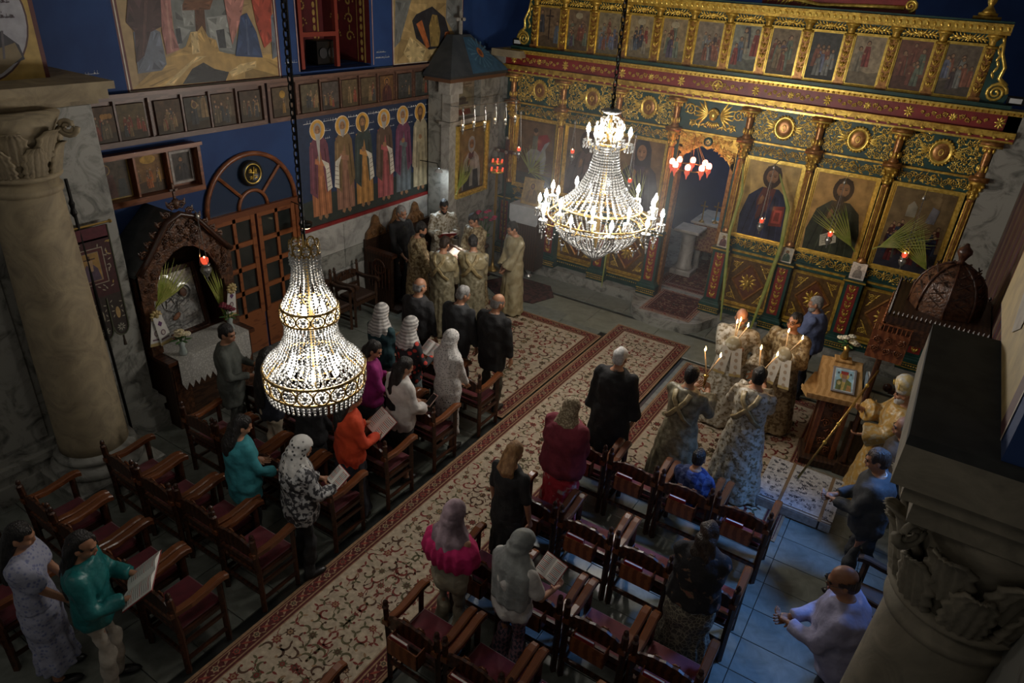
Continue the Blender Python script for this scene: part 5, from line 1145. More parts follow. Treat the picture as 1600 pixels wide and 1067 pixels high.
# ------------------------------------------------------------------ processional banner beside the column
bn = thing('church_banner', 'dark red embroidered church banner with three tongues hanging beside the column', 'banner', (-7.33, 3.42, 0))
mb = MB(); mb.tube([(.09, .0, .02), (.02, -.02, 3.25)], .016, 8); mb.lathe([(.016, 2.86), (.035, 2.9), (.02, 2.95), (.03, 3.0), (.01, 3.05)], 10, (.02, -.02, 0)); mb.build('pole', IRON, bn)
mb = MB(); mb.tube([(.03, -.32, 2.74), (.03, .30, 2.74)], .013, 8); mb.ell((.03, -.33, 2.74), .022, 8, 5); mb.ell((.03, .31, 2.74), .022, 8, 5); mb.build('crossbar', BRASS, bn)
out = [(-.26, 2.72), (-.26, 1.58)] + arc(-.175, 1.56, .085, .10, PI, 2 * PI, 8)[1:] + [(-.088, 1.92)] + arc(0, 1.52, .082, .10, PI, 2 * PI, 8) + [(.088, 1.95)] + arc(.175, 1.56, .085, .10, PI, 2 * PI, 8) + [(.26, 2.72)]
BF = frame((.045, 0, 0), (0, 1, 0), (0, 0, 1), (1, 0, 0))
parts_ = [[(-.26, 2.72), (-.26, 1.92), (.26, 1.92), (.26, 2.72)]] + [[(c - .083, 1.92), (c - .083, 1.56)] + arc(c, 1.56, .083, .12, PI, 2 * PI, 8)[1:] + [(c + .083, 1.92)] for c in (-.175, 0, .175)]
mb = MB(BF)
for p in parts_: mb.prism(p, -.012, 0, (.035, .012, .012))
for p in parts_: mb.poly(p, (.03, .02, .016), 1)
mb.poly(rectp(-.26, 2.58, .26, 2.72), (.09, .012, .02), 2); mb.poly(rectp(-.245, 1.95, .245, 2.6), (.05, .012, .014), 2)
mb.poly(rectp(-.16, 2.10, .16, 2.50), (.30, .26, .2), 3); mb.poly(rectp(-.15, 2.11, .15, 2.49), (.07, .014, .014), 4); mb.poly(rectp(-.105, 2.14, .105, 2.46), (.22, .19, .16), 5); mb.poly(rectp(-.10, 2.145, .10, 2.455), (.32, .19, .055), 6)
mb.poly([(-.09, 2.15), (.09, 2.15), (.07, 2.28), (.03, 2.33), (0, 2.30), (-.04, 2.34), (-.08, 2.27)], (.085, .055, .085), 7); mb.poly(rectp(-.008, 2.25, .008, 2.43), (.10, .05, .03), 8); mb.poly(rectp(-.06, 2.385, .06, 2.40), (.10, .05, .03), 8); mb.poly([(-.02, 2.26), (.02, 2.26), (.03, 2.38), (-.03, 2.38)], (.35, .22, .12), 9)
rd = random.Random(2)
for k in range(70):
    u, v = rd.uniform(-.24, .24), rd.uniform(1.97, 2.58)
    if abs(u) < .17 and 2.08 < v < 2.52: continue
    mb.poly(lens(u, v, .022, .008, rd.uniform(0, 6)), (.30, .27, .2) if k % 3 else (.40, .26, .08), 5)
for c in (-.175, 0, .175):
    mb.poly(ellp(c, 1.72, .025, .07, 12), (.38, .25, .1) if c > 0 else (.26, .22, .15), 3); mb.poly(ellp(c, 1.535, .045, .06, 12), (.05, .05, .04), 3)
    for k in range(8): a = k * .785; mb.poly(lens(c + .03 * math.cos(a), 1.54 + .03 * math.sin(a), .02, .007, a), (.36, .33, .26), 4); mb.poly(lens(c + .05 * (-1) ** k, 1.66 + k * .03, .02, .007, k), (.30, .27, .2), 4)
mb.build('cloth', paint_mat('embroidered_velvet', .7, .25, 20), bn)
mb = MB()
for p in parts_[1:]: mb.tube([(.047, a, b) for a, b in p[1:]], .010, 5)
mb.tube([(.047, -.26, 2.72), (.047, -.26, 1.6)], .008, 5); mb.tube([(.047, .26, 2.72), (.047, .26, 1.6)], .008, 5); mb.build('fringe', mat('olive_fringe', (.07, .075, .045), rough=.8), bn)
for c in (-.175, 0, .175): mb = MB(); mb.lathe([(.004, 1.44), (.012, 1.42), (.010, 1.39), (.02, 1.31)], 8, (.047, c, 0)); mb.build('tassel', mat('dark_tassel', (.045, .03, .02), rough=.9), bn)

# ------------------------------------------------------------------ stone corner shrine left of the icon screen
ae = thing('stone_aedicule', 'stone corner shrine with sloped painted roof left of the icon screen', 'shrine', (-7.5, 10.72, 0))
LIME = mat('pale_limestone', (.40, .38, .34), (.26, .245, .215), scale=4, rough=.7, kind='marble', bump=.1)
def ap(nm, a, b, m): mb = MB(); mb.box2(a, b); return mb.build(nm, m, ae)
ap('rear_block', (-.44, -.82, 0), (-.12, .74, 3.62), MARBLE)
ap('pillar', (-.12, -.86, 0), (.06, -.62, 2.92), LIME); ap('pillar_cap', (-.14, -.90, 2.92), (.10, -.58, 2.98), LIME); ap('pillar_top', (-.12, -.84, 2.98), (.06, -.60, 3.44), LIME); ap('corner_block', (-.14, -.92, 3.44), (.10, -.55, 3.64), LIME)
ap('pillar', (-.12, .30, 0), (.06, .70, 3.0), MARBLE); ap('upper_stone', (-.12, .10, 2.98), (.03, .74, 3.64), MARBLE); ap('lower_stone', (-.12, -.62, 0), (.04, .30, 1.55), MARBLE); ap('ledge', (-.12, -.62, 2.90), (.06, .30, 2.98), LIME)
ap('eave', (-.40, -.98, 3.64), (.16, .73, 3.70), mat('brown_eave', (.13, .06, .03), rough=.6))
ap('eave_edge', (-.42, -1.0, 3.70), (.18, .74, 3.735), mat('dark_slate', (.03, .033, .036), rough=.6))
S = [((.16, .14, .10), rectp(-.60, 3.0, .08, 3.62)), ((.24, .19, .13), rectp(-.58, 3.48, .06, 3.6)), ((.20, .18, .12), [(-.5, 3.05), (.0, 3.05), (.0, 3.35), (-.25, 3.45), (-.5, 3.35)]), ((.12, .03, .02), [(-.56, 3.02), (.0, 3.02), (-.05, 3.12), (-.5, 3.12)]), ((.09, .08, .07), ellp(-.28, 3.28, .12, .06)), ((.06, .05, .05), rectp(-.45, 3.2, -.1, 3.24))]
squiggle(S, -.54, 3.53, .54, .05, (.07, .04, .03), 14, 51); squiggle(S, -.5, 3.49, .4, .035, (.07, .04, .03), 12, 52)
painting('faded_mural', frame((-.10, 0, 0), (0, 1, 0), (0, 0, 1), (1, 0, 0)), S, PAINT, ae)
mb = MB(); e, a_ = [(-.42, -1.0, 3.735), (.18, -1.0, 3.735), (.18, .74, 3.735), (-.42, .74, 3.735)], [(-.45, -.30, 4.32), (-.32, -.30, 4.32), (-.32, .22, 4.32), (-.45, .22, 4.32)]
mb.add(e + a_, [(0, 1, 5, 4), (1, 2, 6, 5), (2, 3, 7, 6), (3, 0, 4, 7), (4, 5, 6, 7), (3, 2, 1, 0)]); rf = mb.build('roof', mat('blue_grey_roof', (.045, .055, .065), (.065, .075, .085), scale=4, rough=.7), ae)
n_ = np.cross(V(0, 1, 0), V(-.5, 0, .585)); u_ = V(0, 1, 0); v_ = V(-.5, 0, .585) / np.linalg.norm(V(-.5, 0, .585)); nn = np.cross(u_, v_)
S = [((.05, .13, .22), [(-.35, .02), (.8, .02), (.15, .72), (-.05, .72)])] + [((.10, .22, .32), [(.18 + .05 * math.cos(a), .40 + .06 * math.sin(a)), (.18 + .30 * math.cos(a - .06), .40 + .30 * math.sin(a - .06)), (.18 + .30 * math.cos(a + .06), .40 + .30 * math.sin(a + .06))]) for a in np.linspace(0, 6.0, 16)] + [((.42, .16, .05), ellp(.18, .40, .075, .10, 16)), ((.2, .06, .03), ellp(.18, .40, .04, .06, 12))]
painting('sun_emblem', frame((.18, 0, 3.735) + nn * .003, u_, v_, nn), S, PAINT, rf)
mb = MB(frame((-.36, -.02, 4.32), (0, 1, 0), (0, 0, 1), (1, 0, 0))); mb.box2((-.022, 0, -.02), (.022, .36, .02)); mb.box2((-.10, .22, -.02), (.10, .268, .02))
for c in ((-.10, .244), (.10, .244), (0, .37)): mb.ell((*c, 0), (.035, .035, .022), 8, 5)
mb.build('roof_cross', LIME, ae)
t = thing('framed_icon', 'gold framed icon of a grey bearded bishop inside the stone corner shrine', 'icon', (-7.45, 10.44, 2.24)); t.matrix_world = wm(10.54, 2.24, -7.45)
frame_mb(.98, 1.30, .12, .07, 3).build('frame', GOLDB, t)
S = []; bust(S, .78, 1.1, (.30, .28, .24), (.05, .04, .04), (.30, .28, .25), (.20, .12, .045), halo=None); S += [((.05, .05, .05), [(-.25, -.55), (.25, -.55), (.2, -.2), (-.2, -.2)]), ((.26, .24, .2), [(-.05, -.5), (.05, -.5), (.05, .0), (-.05, .0)])]
p = MB(frame((0, 0, .014), (1, 0, 0), (0, 1, 0), (0, 0, 1)))
paint_into(p, S, .004, (.385, .545))
p.build('painting', GLAZED, t); mb = MB(); mb.box2((-.45, -.6, .0), (.45, .6, .012)); mb.build('panel', WOODD, t)
frond_x('palm frond leaning on the gold framed icon of the corner shrine', (-7.36, 9.98, 1.70), (-7.36, 10.3, 2.30), .9, 14)
for i in range(6):
    y = 9.95 + .26 * i; t = oil_lamp(f'small silver lamp hanging before the stone corner shrine, {ordn[i]} from the left', (-7.22 + .05 * i, y, 2.90 + .03 * (i % 2)), .30, glass=mat('clear_cup', (.5, .52, .5), rough=.1), k=.6, group='row of small lamps before the stone corner shrine')
t = thing('lamp_rail', 'thin metal rail carrying the row of small silver lamps', 'rail', (-7.22, 9.85, 3.27)); mb = MB(); mb.tube([(-.25, -.05, 0), (0, 0, 0), (.26, 1.45, 0), (.0, 1.66, 0)], .007, 5); mb.build('rod', SILVER, t)
t = thing('gilt_candelabrum', 'gilt lamp stand with red cups beside the corner shrine icon', 'candelabrum', (-7.12, 10.95, 0)); mb = MB(); mb.lathe([(.15, 0), (.14, .03), (.04, .08), (.025, .2), (.02, 1.2), (.04, 1.3), (.03, 1.4), (.025, 1.95), (.05, 2.0)], 12); mb.build('stem', BRASS, t, True)
for z, r in ((2.0, .12), (2.16, .10)):
    mb = MB(); mb.lathe([(r, z - .02), (r + .02, z), (r, z + .02)], 16, caps=False); mb.build('tier', GOLDB, t, True)
    for k in range(6): mb = MB(); mb.lathe([(.012, 0), (.02, .03), (.018, .05)], 8, (r * math.cos(k * 1.05), r * math.sin(k * 1.05), z + .01)); mb.build('cup', RGLASS, t)
t = thing('wooden_cross', 'dark wooden cross with silver ends leaning by the icon screen', 'cross', (-7.05, 11.15, 0)); mb = MB(); mb.box2((-.015, -.015, 0), (.015, .015, 2.0)); mb.build('pole', WOODD, t); mb = MB(); mb.box2((-.03, -.02, 1.85), (.03, .02, 2.58)); mb.box2((-.17, -.02, 2.32), (.17, .02, 2.38)); mb.build('cross_arms', mat('dark_red_wood', (.06, .02, .018), rough=.4), t)
for c in ((-.18, 2.35), (.18, 2.35), (0, 2.60), (0, 2.34)): mb = MB(); mb.ell((c[0], -.025, c[1]), (.035, .015, .035), 10, 6); mb.build('silver_mount', SILVER, t, True)
t = thing('marble_stand', 'white cloth covered stand before the rider icon', 'stand', (-6.50, 11.18, .17)); mb = MB(); mb.bevbox((0, 0, .62), (.62, .34, 1.24), .01); mb.build('body', WOODD, t)
n = 9; mb = MB(frame((0, -.176, 0), (1, 0, 0), (0, 0, 1), (0, -1, 0))); mb.box2((-.32, .98, 0), (.32, 1.26, .006)); mb.prism([(-.32, .98)] + [(-.32 + .64 * (k + .5 + .5 * (k % 1)) / n, .92) for k in range(n)] + [(.32, .98)], 0, .006)
mb.build('cloth_front', mat('grey_white_cloth', (.46, .47, .48), (.38, .39, .40), scale=6, rough=.9), t); mb = MB(); mb.box2((-.32, -.18, 1.24), (.32, .18, 1.262)); mb.build('cloth_top', MATS['grey_white_cloth'], t)
small_icon('gold framed icon leaning on the white covered stand', (-6.46, 11.14, 1.44), w=.42, h=.50, robe=(.16, .10, .04), bg=(.28, .19, .07), border=(.34, .22, .07), tilt=-14, fr_m=GOLD)
bouquet('poinsettia', 'red and cream star flowers in a tall stand beside the wooden cross', (-7.13, 10.62, .62), mat('crimson_petals', (.30, .02, .06), (.45, .05, .12), scale=25, rough=.7), .20, 9, .55, vase=BRASS, seed=12)
t = thing('flower_stand', 'dark flower stand under the red star flowers', 'stand', (-7.13, 10.62, 0)); mb = MB(); mb.lathe([(.16, 0), (.14, .03), (.05, .08), (.04, .5), (.10, .58), (.11, .62)], 12); mb.build('body', WOODD, t, True)
t = thing('silver_urn', 'silver urn on the floor at the foot of the icon screen', 'urn', (-6.36, 11.12, .0)); mb = MB(); mb.lathe([(.09, 0), (.08, .03), (.03, .07), (.07, .13), (.10, .22), (.08, .30), (.05, .33), (.07, .36)], 14); mb.build('body', SILVER, t, True); mb = MB(); mb.lathe([(.072, .36), (.03, .42), (.012, .44), (.018, .46), (.0, .48)], 12); mb.build('lid', SILVER, t, True)

# reading lamp at the mural's edge, and its light
t = thing('reading_lamp', 'small white shaded lamp shining at the right edge of the saints mural', 'lamp', (-7.48, 9.62, 2.16)); mb = MB(); mb.lathe([(.075, .0), (.06, .03), (.02, .05), (.012, .06)], 14, caps=False); mb.build('shade', mat('white_enamel', (.5, .5, .5), rough=.4), t, True); mb = MB(); mb.lathe([(0.0, .003), (.065, .003), (.07, .0), (0.0, -.004)], 14, caps=False); mb.build('bulb', mat('cool_led', (1, 1, 1), emit=(.8, .92, 1.0), estr=30), t)
mb = MB(); mb.tube([(0, 0, .05), (-.05, .02, .14), (-.50, .10, .1)], .008, 5); mb.build('arm', IRON, t)
light('reading_lamp_light', 'SPOT', (-7.48, 9.62, 2.13), 11, (.72, .86, 1.0), .05, (-6.85, 9.25, 1.2), spot=1.5)
t = thing('wall_bowl_lamp', 'dark bowl lamp hanging low beside the mural and the door', 'lamp', (-7.62, 6.66, 1.86)); mb = MB(); mb.lathe([(.02, -.02), (.08, .0), (.10, .05), (.095, .07), (.02, .075)], 14); mb.build('bowl', IRON, t, True); mb = MB(); mb.lathe([(0.0, -.026), (.05, -.02), (.07, -.006)], 12, caps=False); mb.build('glow', mat('dim_warm_lamp', (.8, .6, .3), emit=(1, .75, .4), estr=2.0), t); mb = MB(); mb.tube([(0, 0, .07), (-.1, .02, .3), (-.37, .03, .32)], .008, 5); mb.build('arm', IRON, t)

# ------------------------------------------------------------------ choir stall on the left wall
cs = thing('choir_stall', 'dark carved wooden choir stall against the marble wainscot', 'stall', (XW + .04, 9.0, 0))
def cp_(nm, a, b, m=WOODD): mb = MB(); mb.box2(a, b); return mb.build(nm, m, cs)
cp_('platform', (0, -.82, 0), (.75, .95, .06)); cp_('back_panel', (0, -.82, .06), (.05, .95, 1.18)); 
for y in (-.80, .02, .88): cp_('side_panel', (.05, y - .03, .06), (.62, y + .03, 1.0)); cp_('arm', (.05, y - .06, 1.0), (.68, y + .06, 1.06), WOOD)
for a, b in ((-.77, -.01), (.05, .85)): cp_('seat', (.05, a, .44), (.24, b, .50), WOOD)
for y in (-.55, .0, .50):
    mb = MB(frame((.03, y, 1.18), (0, 1, 0), (0, 0, 1), (1, 0, 0))); mb.prism([(-.24, 0), (.24, 0), (.22, .10), (.10, .20), (.05, .34), (0, .38), (-.05, .34), (-.10, .20), (-.22, .10)], -.02, .03); o = mb.build('crest', mat('carved_brown_crest', (.12, .055, .02), (.2, .1, .04), scale=18, rough=.4, bump=.4, bscale=40), cs)
    mb = MB(frame((.06, y, 1.18), (0, 1, 0), (0, 0, 1), (1, 0, 0)))
    for s in (-1, 1): scroll(mb, s * .09, .09, .06, 0 if s > 0 else PI, s * 1.7, .014, 14, 4); scroll(mb, s * .035, .22, .035, 0 if s > 0 else PI, s * 1.6, .010, 12, 3)
    mb.build('carving', MATS['carved_brown_crest'], o, True)
for k in range(7): mb = MB(); mb.lathe([(.012, .10), (.022, .25), (.012, .4), (.022, .5)], 6, (.12 + k * .075, -.84, .3)); mb.build('baluster', WOOD, cs)
mb = MB(frame((.35, -.835, .78), (1, 0, 0), (0, 0, 1), (0, -1, 0))); mb.lathe([(.14, 0), (.15, .015), (.12, .02), (.1, .005)], 18, ell=1.0, caps=False); mb.build('roundel', WOOD, cs, True)

# singers' desk
def open_book(label, M, w=.17, h=.24, name='open_book', m=PAPER, cover=REDBOOK, lines=True, group=None):
    t = thing(name, label, 'book', group=group); t.matrix_world = M
    for s in (-1, 1):
        mb = MB(); n = 5; P = [(s * w * i / n, .022 * math.sin(PI * min(1, i / n * 1.1 + .02)) + .004) for i in range(n + 1)]
        for (a, za), (b, zb) in zip(P[:-1], P[1:]):
            q = [(a, -h / 2, za), (b, -h / 2, zb), (b, h / 2, zb), (a, h / 2, za), (a, -h / 2, 0), (b, -h / 2, 0), (b, h / 2, 0), (a, h / 2, 0)]
            F = [(0, 1, 2, 3), (4, 7, 6, 5), (0, 4, 5, 1), (3, 2, 6, 7), (1, 5, 6, 2), (0, 3, 7, 4)]; mb.add(q, F if s > 0 else [f[::-1] for f in F], (.66, .64, .60))
        if lines:
            for k in range(11):
                y = h * .40 - k * h * .075; c = (.20, .19, .19) if k % 4 else (.40, .08, .07)
                for i in range(1, n):
                    (a, za), (b, zb) = P[i], P[i + 1] if i + 1 < n else (s * w * .92, P[-1][1] * .2 + P[-2][1] * .8)
                    f = (0, 1, 2, 3); q = [(a, y - .003, za + .0008), (b, y - .003, zb + .0008), (b, y + .003, zb + .0008), (a, y + .003, za + .0008)]; mb.add(q, [f if s > 0 else f[::-1]], c)
        mb.build('page_block', paint_mat('printed_paper', .85, .08), t)
    mb = MB(); mb.box2((-w - .006, -h / 2 - .006, -.005), (w + .006, h / 2 + .006, -.001)); mb.build('cover', cover, t)
    return t
def TR(x, y, z, rz=0, rx=0, ry=0): return (Matrix.Translation((x, y, z)) @ Matrix.Rotation(math.radians(rz), 4, 'Z') @ Matrix.Rotation(math.radians(rx), 4, 'X') @ Matrix.Rotation(math.radians(ry), 4, 'Y'))
def npm(M): return np.array([[float(c) for c in r] for r in M])
sd = thing('singers_desk', 'dark wooden two sided book desk among the singers', 'lectern', (-6.45, 8.78, 0)); sd.rotation_euler = (0, 0, math.radians(-20))
mb = MB(); mb.bevbox((0, 0, .05), (.5, .5, .10), .02); mb.build('base', WOODD, sd); mb = MB(); mb.lathe([(.10, .1), (.06, .2), (.05, .9), (.08, 1.0)], 10); mb.build('post', WOODD, sd, True)
for s in (-1, 1):
    mb = MB(); mb.box((0, 0, 0), (.62, .40, .025)); o = mb.build('sloped_board', WOODD, sd); o.matrix_local = Matrix.Translation((0, s * .15, 1.13)) @ Matrix.Rotation(-s * math.radians(32), 4, 'X')
    mb = MB(); mb.box2((-.31, s * .32 - .02, .98), (.31, s * .32 + .02, 1.03)); mb.build('ledge', WOODD, sd)
Msd = TR(-6.45, 8.78, 0, -20)
open_book('open book on the near slope of the singers desk', Msd @ Matrix.Translation((.12, -.155, 1.155)) @ Matrix.Rotation(math.radians(32), 4, 'X') @ Matrix.Rotation(0, 4, 'Z'), .15, .30)
open_book('open book on the far slope of the singers desk', Msd @ Matrix.Translation((0, .155, 1.155)) @ Matrix.Rotation(math.radians(-32), 4, 'X') @ Matrix.Rotation(PI, 4, 'Z'), .15, .28)
t = thing('book_light', 'small clip lamp on top of the singers desk', 'lamp', (-6.42, 8.80, 1.262)); mb = MB(); mb.tube([(0, 0, -.01), (.02, -.03, .16), (.06, -.12, .22)], .007, 5); mb.build('stalk', IRON, t); mb = MB(); mb.lathe([(.05, 0), (.03, .03), (.01, .045)], 10, (.06, -.14, .2)); mb.build('shade', IRON, t, True); mb = MB(); mb.ell((.06, -.14, .205), (.028, .028, .02), 8, 5); mb.build('bulb', BULB, t)
light('book_light_glow', 'SPOT', (-6.36, 8.66, 1.45), 4, (1, .78, .6), .03, (-6.4, 8.55, 1.0), spot=2.4)

# ------------------------------------------------------------------ crystal chandeliers
mb = MB(); mb.box2((-8.3, 2.78, 7.0), (1.6, 3.02, 7.25)); struct('trim_4', mb, WOODD)
mb = MB(); mb.box2((-8.3, 7.30, 7.0), (1.6, 7.54, 7.25)); struct('trim_5', mb, WOODD)
mb = MB(); n = 12
mb.tube([(.016 * math.cos(2 * PI * i / n), 0, .034 * math.sin(2 * PI * i / n)) for i in range(n + 1)], .006, 5, caps=False, up=(0, 1, 0)); me_lnk = mb.mesh('chain_link', IRON, True)
def chain(t, z0, z1, k=1.0):
    st = .052 * k; n = int((z1 - z0) / st)
    for i in range(n + 1):
        o = link('chain_link', me_lnk, t, (0, 0, z0 + i * st)); o.rotation_euler = (0, 0, PI / 2 * (i % 2)); o.scale = (k, k, k)
    mb = MB(); mb.tube([(.012, 0, z0), (.02, .012, (z0 + z1) / 2), (.012, 0, z1)], .007, 5); mb.build('cable', IRON, t)
def strand(prof, br, sp, nm='bead_strand'):
    P = np.array(prof); d = np.r_[0, np.cumsum(np.hypot(*np.diff(P, axis=0).T))]; n = int(d[-1] / sp); mb = MB()
    for i in range(n + 1):
        s = d[-1] * i / n; r = np.interp(s, d, P[:, 0]); z = np.interp(s, d, P[:, 1]); f = 1 + .35 * math.sin(i * 1.7) * .3
        mb.ell((r, 0, z), (br * f, br * f, br * f), 6, 4)
    return mb.mesh(nm, CRYSTAL)
def strand2(prof, br, sp, nm='bead_strand'):
    me = strand(prof, br, sp, nm); me.materials.clear(); me.materials.append(CRYSTALC); return me
def ring_of(t, name, me, n, a0=0.0, parent=None):
    for k in range(n): link(name, me, parent or t, rotz=a0 + 2 * PI * k / n)
def torus(t, name, R, z, r, m, n=36): mb = MB(); mb.tube([(R * math.cos(2 * PI * i / n), R * math.sin(2 * PI * i / n), z) for i in range(n + 1)], r, 6, caps=False); return mb.build(name, m, t, True)
def bulb_mesh(k=1.0): mb = MB(); mb.lathe([(.004, 0), (.013 * k, .012 * k), (.019 * k, .03 * k), (.014 * k, .055 * k), (.003, .085 * k)], 10); return mb.mesh('bulb', BULB, True)
GILT = mat('antique_gilt', (.50, .34, .12), (.30, .19, .06), scale=20, rough=.3, metal=.8)
# basket chandelier on the left
c1 = thing('basket_chandelier', 'bell shaped crystal bead chandelier hanging in front of the left seats', 'chandelier', (-3.35, 2.9, 2.50)); c1.scale = (.92, .92, .92)
Z = lambda z: z - 2.40
chain(c1, Z(3.74), Z(7.28), 1.0)
torus(c1, 'crown_ring', .095, Z(3.61), .008, GILT); torus(c1, 'middle_ring', .205, Z(3.21), .010, GILT); torus(c1, 'middle_ring', .208, Z(3.11), .008, GILT); torus(c1, 'lower_ring', .385, Z(2.70), .011, GILT, 48); torus(c1, 'lower_ring', .378, Z(2.56), .009, GILT, 48)
def oval_mesh(R, z, a, b): 
    mb = MB(); mb.tube([(R, a * math.cos(2 * PI * i / 18), z + b * math.sin(2 * PI * i / 18)) for i in range(19)], .0065, 5, caps=False, up=(1, 0, 0)); return mb.mesh('oval_link', GILT, True)
def oval_crystal(R, z, a, b):
    mb = MB(); mb.ell((R, 0, z), (.008, a * .34, b * .34), 8, 5)
    for i in range(6): mb.ell((R, a * .62 * math.cos(i * 1.047), z + b * .62 * math.sin(i * 1.047)), .009, 6, 4)
    return mb.mesh('oval_crystal', CRYSTAL)
for (R, z, a, b, n, tilt) in ((.100, Z(3.66), .030, .046, 10, 0), (.210, Z(3.16), .050, .045, 13, 0), (.384, Z(2.63), .058, .062, 20, 0)):
    mo, mc = oval_mesh(R, z, a, b), oval_crystal(R, z, a, b)
    for k in range(n):
        o = link('oval_link', mo, c1, rotz=2 * PI * k / n); link('oval_crystal', mc, o)
ring_of(c1, 'bead_strand', strand([(.095, Z(3.60)), (.095, Z(3.50)), (.12, Z(3.36)), (.20, Z(3.21))], .0105, .021), 24)
ring_of(c1, 'bead_strand', strand([(.204, Z(3.11)), (.185, Z(3.05)), (.20, Z(2.95)), (.27, Z(2.83)), (.355, Z(2.75)), (.385, Z(2.70))], .0105, .021), 46)
ring_of(c1, 'bead_strand', strand([(.13, Z(2.74)), (.24, Z(2.66)), (.37, Z(2.56))], .009, .022), 22, .07)
ring_of(c1, 'pendant_drop', strand([(.374, Z(2.55)), (.372, Z(2.53)), (.365, Z(2.495)), (.36, Z(2.47))], .0115, .024, 'pendant_drop'), 56)
ring_of(c1, 'pendant_drop', strand([(.105, Z(3.61)), (.107, Z(3.57)), (.107, Z(3.54))], .010, .022, 'pendant_drop'), 20)
ring_of(c1, 'bead_strand', strand([(.36, Z(2.55)), (.25, Z(2.475)), (.12, Z(2.43)), (.02, Z(2.41))], .010, .024), 22)
mb = MB(); mb.lathe([(.012, Z(2.5)), (.02, Z(2.6)), (.014, Z(2.7)), (.026, Z(3.1)), (.014, Z(3.3)), (.02, Z(3.6)), (.008, Z(3.76))], 10); mb.build('stem', GILT, c1, True)
for k in range(4): mb = MB(); a = k * PI / 2 + .5; mb.tube([(.02 * math.cos(a), .02 * math.sin(a), Z(3.64)), (.11 * math.cos(a), .11 * math.sin(a), Z(3.61))], .005, 4); mb.build('arm', GILT, c1)
me_b = bulb_mesh(1.35)
for (R, z, n, a0) in ((.10, Z(3.14), 4, .4), (.19, Z(2.64), 6, .2)):
    for k in range(n):
        a = a0 + 2 * PI * k / n; o = MB(); o.tube([(0.0, 0, z - .03), (R * .5, 0, z - .05), (R, 0, z - .01)], .006, 5); o = o.build('arm', GILT, c1); o.rotation_euler = (0, 0, a)
        link('bulb', me_b, o, (R, 0, z))
light('basket_chandelier_light', 'POINT', (-3.35, 2.9, 2.84), 11, (1.0, .95, .88), .18)
# candle-arm chandelier before the doorway
c2 = thing('candle_chandelier', 'large crystal chandelier ringed with lit candle bulbs in front of the icon screen', 'chandelier', (-3.33, 7.42, 2.22))
Z = lambda z: z - 2.22
chain(c2, Z(4.04), Z(6.97), 1.25)
mb = MB(); mb.lathe([(.015, Z(2.4)), (.03, Z(2.6)), (.02, Z(2.9)), (.035, Z(3.2)), (.02, Z(3.6)), (.045, Z(3.75)), (.02, Z(3.9)), (.012, Z(4.06))], 12); mb.build('stem', GILT, c2, True)
mb = MB(); mb.lathe([(.03, Z(3.98)), (.10, Z(4.0)), (.12, Z(4.03)), (.06, Z(4.05))], 16); mb.build('canopy', SILVER, c2, True)
torus(c2, 'crown_ring', .135, Z(3.66), .012, GILT); torus(c2, 'waist_ring', .49, Z(2.93), .016, GILT, 48); torus(c2, 'arm_ring', .62, Z(2.79), .012, GILT, 48); torus(c2, 'bowl_ring', .52, Z(2.70), .012, GILT, 40)
rd = random.Random(8); mb = MB()
for k in range(150):
    a, u = rd.uniform(0, 6.28), rd.uniform(-1, 1); r = .17 * math.sqrt(1 - u * u * .8); mb.ell((r * math.cos(a), r * math.sin(a), Z(3.82) + u * .13), (.014, .014, .018), 6, 4)
tag(mb.build('crown_crystals', mat('smoky_crystal', (.55, .50, .42), rough=.1, spec=.9), c2), kind='stuff')
ring_of(c2, 'bead_strand', strand2([(.13, Z(3.66)), (.135, Z(3.55)), (.17, Z(3.36)), (.27, Z(3.14)), (.42, Z(2.98)), (.49, Z(2.93))], .0155, .031), 34)
ring_of(c2, 'bead_strand', strand2([(.12, Z(3.6)), (.13, Z(3.4)), (.22, Z(3.1)), (.34, Z(2.95))], .014, .032), 20, .1)
ring_of(c2, 'bead_strand', strand2([(.53, Z(2.74)), (.52, Z(2.66)), (.46, Z(2.56)), (.36, Z(2.48)), (.24, Z(2.43))], .0135, .026), 46)
ring_of(c2, 'bead_strand', strand2([(.28, Z(2.45)), (.19, Z(2.38)), (.10, Z(2.30)), (.012, Z(2.235))], .010, .022), 34)
me_b2 = bulb_mesh(1.35)
mb = MB(); mb.lathe([(.012, 0), (.013, .075)], 8); me_cs = mb.mesh('candle_sleeve', mat('ivory_sleeve', (.7, .66, .56), rough=.5), True)
mb = MB(); mb.lathe([(.010, -.02), (.05, -.006), (.055, .004), (.045, .0), (.012, -.002)], 12, caps=False); me_pan = mb.mesh('drip_pan', CRYSTALC, True)
mb = MB()
for k in range(8):
    a = k * PI / 4; mb.ell((.046 * math.cos(a), .046 * math.sin(a), -.03), (.008, .008, .024), 5, 4); mb.ell((.046 * math.cos(a), .046 * math.sin(a), -.075), (.009, .009, .02), 5, 4)
me_drops = mb.mesh('pan_drops', CRYSTALC)
def arm(R, z, r0, z0, a, par):
    p = [(r0, 0, z0), (r0 + (R - r0) * .45, 0, min(z0, z) - .09), (R - .03, 0, min(z0, z) - .05), (R, 0, z)]
    mb = MB(); mb.tube(p, .009, 6); o = mb.build('arm', GILT, par); o.rotation_euler = (0, 0, a)
    for nm, me, zz in (('drip_pan', me_pan, z), ('pan_drops', me_drops, z), ('candle_sleeve', me_cs, z), ('bulb', me_b2, z + .075)): link(nm, me, o, (R, 0, zz))
for k in range(20): arm(.74 if k % 2 else .66, Z(2.80) if k % 2 else Z(2.92), .48, Z(2.84), 2 * PI * k / 20, c2)
for k in range(6): arm(.24, Z(3.68), .04, Z(3.74), 2 * PI * k / 6 + .3, c2)
